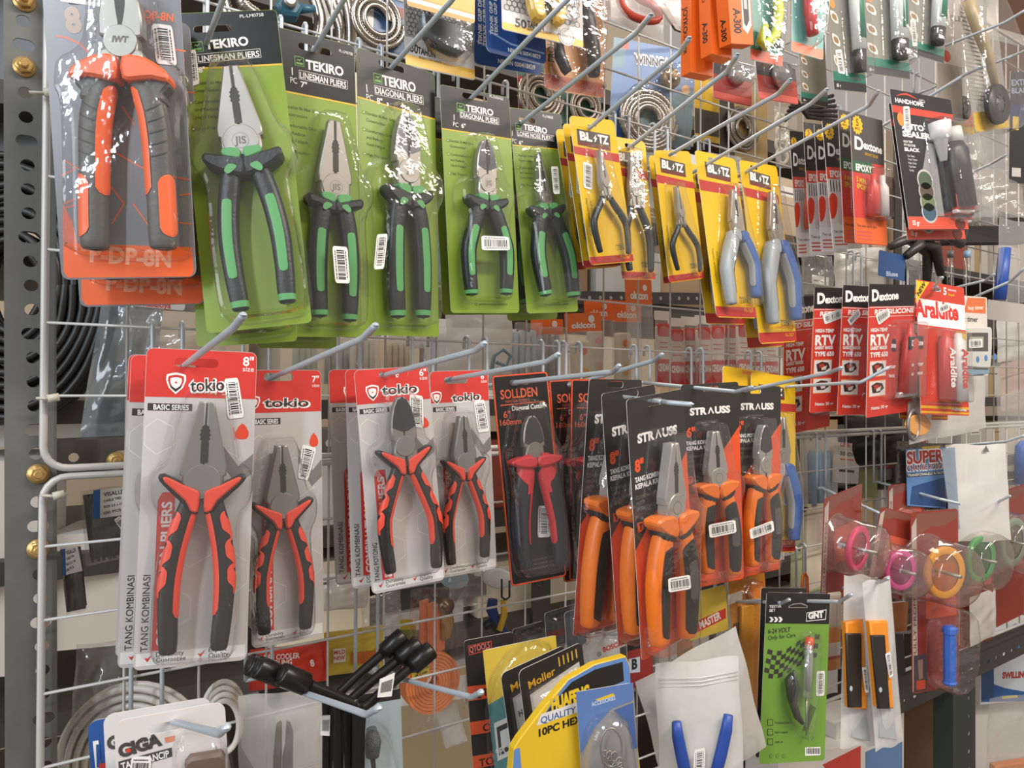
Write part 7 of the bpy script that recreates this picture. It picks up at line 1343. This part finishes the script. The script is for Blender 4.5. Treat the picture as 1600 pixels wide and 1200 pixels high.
for i, (cs, lb) in enumerate((([(655, 515), (800, 512), (800, 610), (655, 610)], 'wide greyish crinkled bag under the small green diagonal card'), ([(690, 490), (790, 490), (795, 600), (690, 600)], 'pale bag with a blue cord beside the green diagonal cards'))): bagged('plastic_bag', lb, 'bag', cs, -.2 + .05 * i, MILK, 30, seed=97 + i, wr=.2)
p = Pack('cord_loop', 'blue grey cord loop in front of the pale bags under the narrow green card', 'cord', [(770, 540), (800, 540), (800, 580), (770, 580)], -.10); bar(p, 'loop', [(768, 580), (772, 556), (786, 546), (798, 556), (790, 572), (776, 566)], 2.6, '7F9AA8', 6)
# ------------------------------------------------------------------ goods on the shelf behind the left post
hs = Pack('rubber_hose', 'coil of black rubber hose behind the left post', 'hose', [(-130, 310), (150, 310), (150, 590), (-130, 590)], -.34); mb = MB(); a = hs.L(15, 445); k = hs.hpx((15, 445), 1); HB = mat('1C1B1B', .42, bump=.1)
for i in range(9):
    for j in range(3):
        r = (138 - 11.5 * i) * k; mb.tube([(a[0] + (r + 2 * math.sin(t * .4 + i)) * math.cos(t * math.pi / 24), a[1] + (r * 1.5 + 2 * math.cos(t * .3 + i)) * math.sin(t * math.pi / 24), -18 * j + 1.5 * math.sin(t + i)) for t in range(49)], 6.2 * k, HB, 8, False)
mb.build('coils', hs.o)
carton('beige cardboard box behind the left post, under the black hose', [(-60, 520), (260, 535), (260, 628), (-60, 630)], -.44, 160, 'C4AE96', [('p', 'B59C82', [(90, 560), (180, 585), (240, 560), (240, 540), (90, 535)])])
carton('white box beneath the beige cardboard box on the left shelf', [(-60, 632), (265, 632), (265, 690), (-60, 700)], -.43, 160, 'DDD8D0')
carton('dark backing box added behind the upper holes of the slotted post', [(-90, -90), (200, -60), (200, 300), (-90, 300)], -.46, 120, '3A3835')  # dark box added so the post's upper holes look onto darkness
carton('white plastic tray on the lower left shelf behind the wires', [(70, 840), (310, 820), (310, 1000), (70, 1015)], -.40, 140, 'CFC3B2')
carton('cream sheet of cardboard beside the lower left post', [(-90, 720), (58, 720), (58, 1060), (-90, 1060)], -.42, 120, 'D2C6B8')
bagged('plastic_bag', 'bluish crinkled bag leaning behind the wires right of the left post', 'bag', [(158, 455), (258, 470), (215, 695), (125, 680)], -.12, film('blue_poly', tint='DCE6EE', haze=.38, gloss=.14, rough=.14, bump=.9, bscale=26, hazecol='B4C2CC'), 50, seed=101, wr=.15)
bagged('plastic_bag', 'glittering crinkled clear bag above the largest red topped card', 'bag', [(190, 462), (345, 470), (345, 600), (195, 600)], -.10, BAG, 40, seed=102, wr=.25)
lbx = pk('label_card', 'white label with small red lettering under the orange bottomed cutters cards', 'label', [(192, 452), (292, 462), (288, 492), (194, 470)], -.06, 'D9D4CE', [('t', 'C9544A', 'nasaloya', (224, 478), (267, 482), 9, .03)])
def ties(label, cs, d, lab, rot, seed):
    p = bagged('cable_tie_bag', label, 'cable ties', cs, d, BAG, 14, None, 'bags of black cable ties', seed); mb = MB()
    for i in range(26): u = .08 + .84 * i / 25; mb.tube([(p.x(u), p.y(.06), 6 + i % 3), (p.x(u + rot * .3), p.y(.5), 8), (p.x(u + rot + .02 * math.sin(i)), p.y(.97 - .04 * (i % 3)), 6)], 1.5, mat('1E1C1B', .4), 5)
    o = mb.build('cable_ties', p.o); o['kind'] = 'stuff'
    plate(p, 'label', lab, 15, 15.4, 'DAD8D4', .1, [('p', '2A5AA0', [lab[0], (lab[0][0] + (lab[1][0] - lab[0][0]) * .2, lab[0][1] + (lab[1][1] - lab[0][1]) * .2), (lab[3][0] + (lab[2][0] - lab[3][0]) * .2, lab[3][1] + (lab[2][1] - lab[3][1]) * .2), lab[3]])] + [('t', '2A2A2E', t, (lab[0][0] + (lab[1][0] - lab[0][0]) * .3, lab[0][1] + (lab[3][1] - lab[0][1]) * f), (lab[0][0] + (lab[1][0] - lab[0][0]) * g, lab[0][1] + (lab[1][1] - lab[0][1]) * .9 + (lab[2][1] - lab[1][1]) * f), h) for t, f, g, h in (('VISALUX', .22, .95, 6), ('CABLE TIES', .42, .8, 3.5), ('SIZE 2.5 x 150', .62, .9, 3.5), ('100 PCS', .85, .8, 4))]); return p
tv = ties('bag of black cable ties with a white and blue label, right of the post bolts', [(122, 768), (212, 752), (216, 868), (136, 880)], -.06, [(146, 766), (200, 760), (201, 804), (145, 811)], .05, 103); tv.sticker([(178, 812), (187, 806), (200, 822), (190, 829)], 16)
ties('smaller bag of black cable ties below the first, label turned sideways', [(94, 850), (124, 846), (136, 952), (102, 955)], -.05, [(97, 858), (121, 852), (129, 892), (97, 900)], .05, 104)
bagged('plastic_bag', 'crinkled clear bag with blue strips at the lower left behind the wires', 'bag', [(128, 1000), (210, 990), (215, 1120), (104, 1130)], -.06, BAG, 30, seed=105, wr=.25)
wc = Pack('white_cable', 'coil of white cable behind the cards at the lower left', 'cable', [(105, 1060), (335, 1050), (340, 1290), (110, 1300)], -.05); mb = MB(); a = wc.L(220, 1185); k = wc.hpx((220, 1185), 1); CW = mat('DAD4CA', .4)
for i in range(5):
    for j in range(2): mb.tube([(a[0] + (108 - 13 * i) * k * math.cos(t * math.pi / 20), a[1] + (122 - 13 * i) * k * math.sin(t * math.pi / 20), 8 + 9 * j) for t in range(41)], 5.0 * k, CW, 8, False)
mb.build('coils', wc.o)
w3 = Pack('white_cable', 'smaller coil of white cable right of the white bank-like cards', 'cable', [(325, 1055), (385, 1050), (390, 1180), (330, 1180)], -.02); w3.o['label'] = 'smaller coil of white cable above the milky bag with brown pliers'; mb = MB(); a = w3.L(348, 1115)
for j in range(4): mb.tube([(a[0] + (30 - 3 * j) * k * math.cos(t * math.pi / 16), a[1] + (55 - 5 * j) * k * math.sin(t * math.pi / 16), 6 + 7 * j) for t in range(33)], 4.4 * k, CW, 8, False)
mb.build('coils', w3.o)
bagged('plastic_bag', 'white wrapped bag seen below the middle red topped cards', 'bag', [(500, 905), (575, 895), (560, 945), (500, 950)], -.10, film('white_poly', haze=.62, gloss=.08, rough=.2, bump=.6, bscale=18, hazecol='EDE9E4'), 26, seed=106)
wp = bagged('sponge_bag', 'clear bag with pale blue and red rimmed discs below the smallest red topped card', 'bag', [(690, 890), (800, 880), (800, 935), (700, 945)], -.06, BAG, 30, seed=107)
for i, (x, c) in enumerate(((712, '9FC4D4'), (780, 'D4DCDC'))): plate(wp, 'disc', [(x + 22 * math.cos(t * math.pi / 8), 905 + 16 * math.sin(t * math.pi / 8)) for t in range(16)], 6, 14, c, 2)
# upper right boards
wb = carton('brown wooden board high up at the right corner', [(1560, -30), (1700, 10), (1700, 90), (1560, 40)], -.35, 40, '6E4A32', name='wooden_board', cat='board'); carton('second brown wooden board below the first at the right corner', [(1545, 60), (1700, 100), (1700, 160), (1545, 130)], -.30, 40, '7A5439', name='wooden_board', cat='board')
# ------------------------------------------------------------------ more goods crowding the gaps
wr_ = bagged('ring_pack', 'cream bag of white rubber rings behind the hooks left of the epoxy cards', 'rings', [(1204, 168), (1240, 172), (1240, 268), (1206, 262)], -.06, BAG, 14, seed=201)
for i in range(4): a = wr_.L(1222, 190 + 18 * i, 7); k = wr_.hpx((1222, 200), 1); mb = MB(); mb.tube([(a[0] + 12 * k * math.cos(t * math.pi / 10), a[1] + 11 * k * math.sin(t * math.pi / 10), 5 + 2 * (i % 2)) for t in range(21)], 2.4 * k, mat('DCD2BE', .5), 7, False); mb.build('ring', wr_.o)
for i, (cs, d, mt, lb) in enumerate((([(1292, 392), (1374, 386), (1372, 458), (1296, 462)], -.028, MILK, 'crumpled white bag above the left red sealant card, behind the wires'), ([(1240, 398), (1292, 402), (1290, 462), (1244, 462)], -.028, BAG, 'silvery crinkled bag just right of the rightmost yellow card'),
    ([(1546, 482), (1615, 478), (1615, 560), (1550, 566)], -.028, MILK, 'grey white bag stacked right of the timer'), ([(1552, 560), (1640, 554), (1640, 640), (1556, 640)], -.028, film('pink_poly', haze=.6, gloss=.06, rough=.2, bump=.7, bscale=18, hazecol='CDB4A8'), 'pinkish bag low at the right edge under the timer'),
    ([(556, 930), (618, 918), (620, 968), (560, 978)], -.028, BAG, 'clear hooded bag left of the orange strap, above the yellow pouch'), ([(480, -50), (562, -30), (562, 62), (486, 44)], -.14, MILK, 'pale bag hanging behind the steel hose loops'),
    ([(1095, 240), (1150, 250), (1150, 300), (1098, 300)], -.028, MILK, 'pale bag glimpsed between the two yellow cards of blue pliers and the wires'), ([(1404, 375), (1445, 372), (1470, 455), (1410, 458)], -.028, BAG, 'crinkled bag behind the dark rubber handled tools'),
    ([(1246, 930), (1300, 930), (1300, 1080), (1250, 1085)], -.028, MILK, 'pale bag behind the green tester card and the cord loops'), ([(1100, 1000), (1170, 985), (1180, 1130), (1110, 1140)], -.028, BAG, 'clear bag behind the milky zip bags'),
    ([(1476, 300), (1548, 298), (1550, 372), (1480, 372)], -.028, BAG, 'crinkled bag right below the auto sealer cards'), ([(600, 500), (700, 498), (700, 545), (604, 545)], -.22, MILK, 'pale bag tucked under the green diagonal pliers cards'))):
    bagged('plastic_bag', lb, 'bag', cs, d, mt, 24, seed=210 + i, wr=.25)
fm = Pack('foam_block', 'flat black foam block jutting out right of the auto sealer cards', 'foam', [(1478, 356), (1600, 352), (1600, 384), (1478, 380)], .03); mb = MB(); mb.slab(rrect(-fm.w / 2, -fm.h, fm.w / 2, 0, 5), -12, 12, mat('262422', .7), 2); mb.build('block', fm.o)
hook('hook carrying the grey white pack under the black and orange stack', (948, 990), .032, (1000, 993), (1012, 988), db=.10)
hook('hook carrying the black card with upright lettering', (1399, 988), .062, (1420, 988), (1428, 984), db=.10)
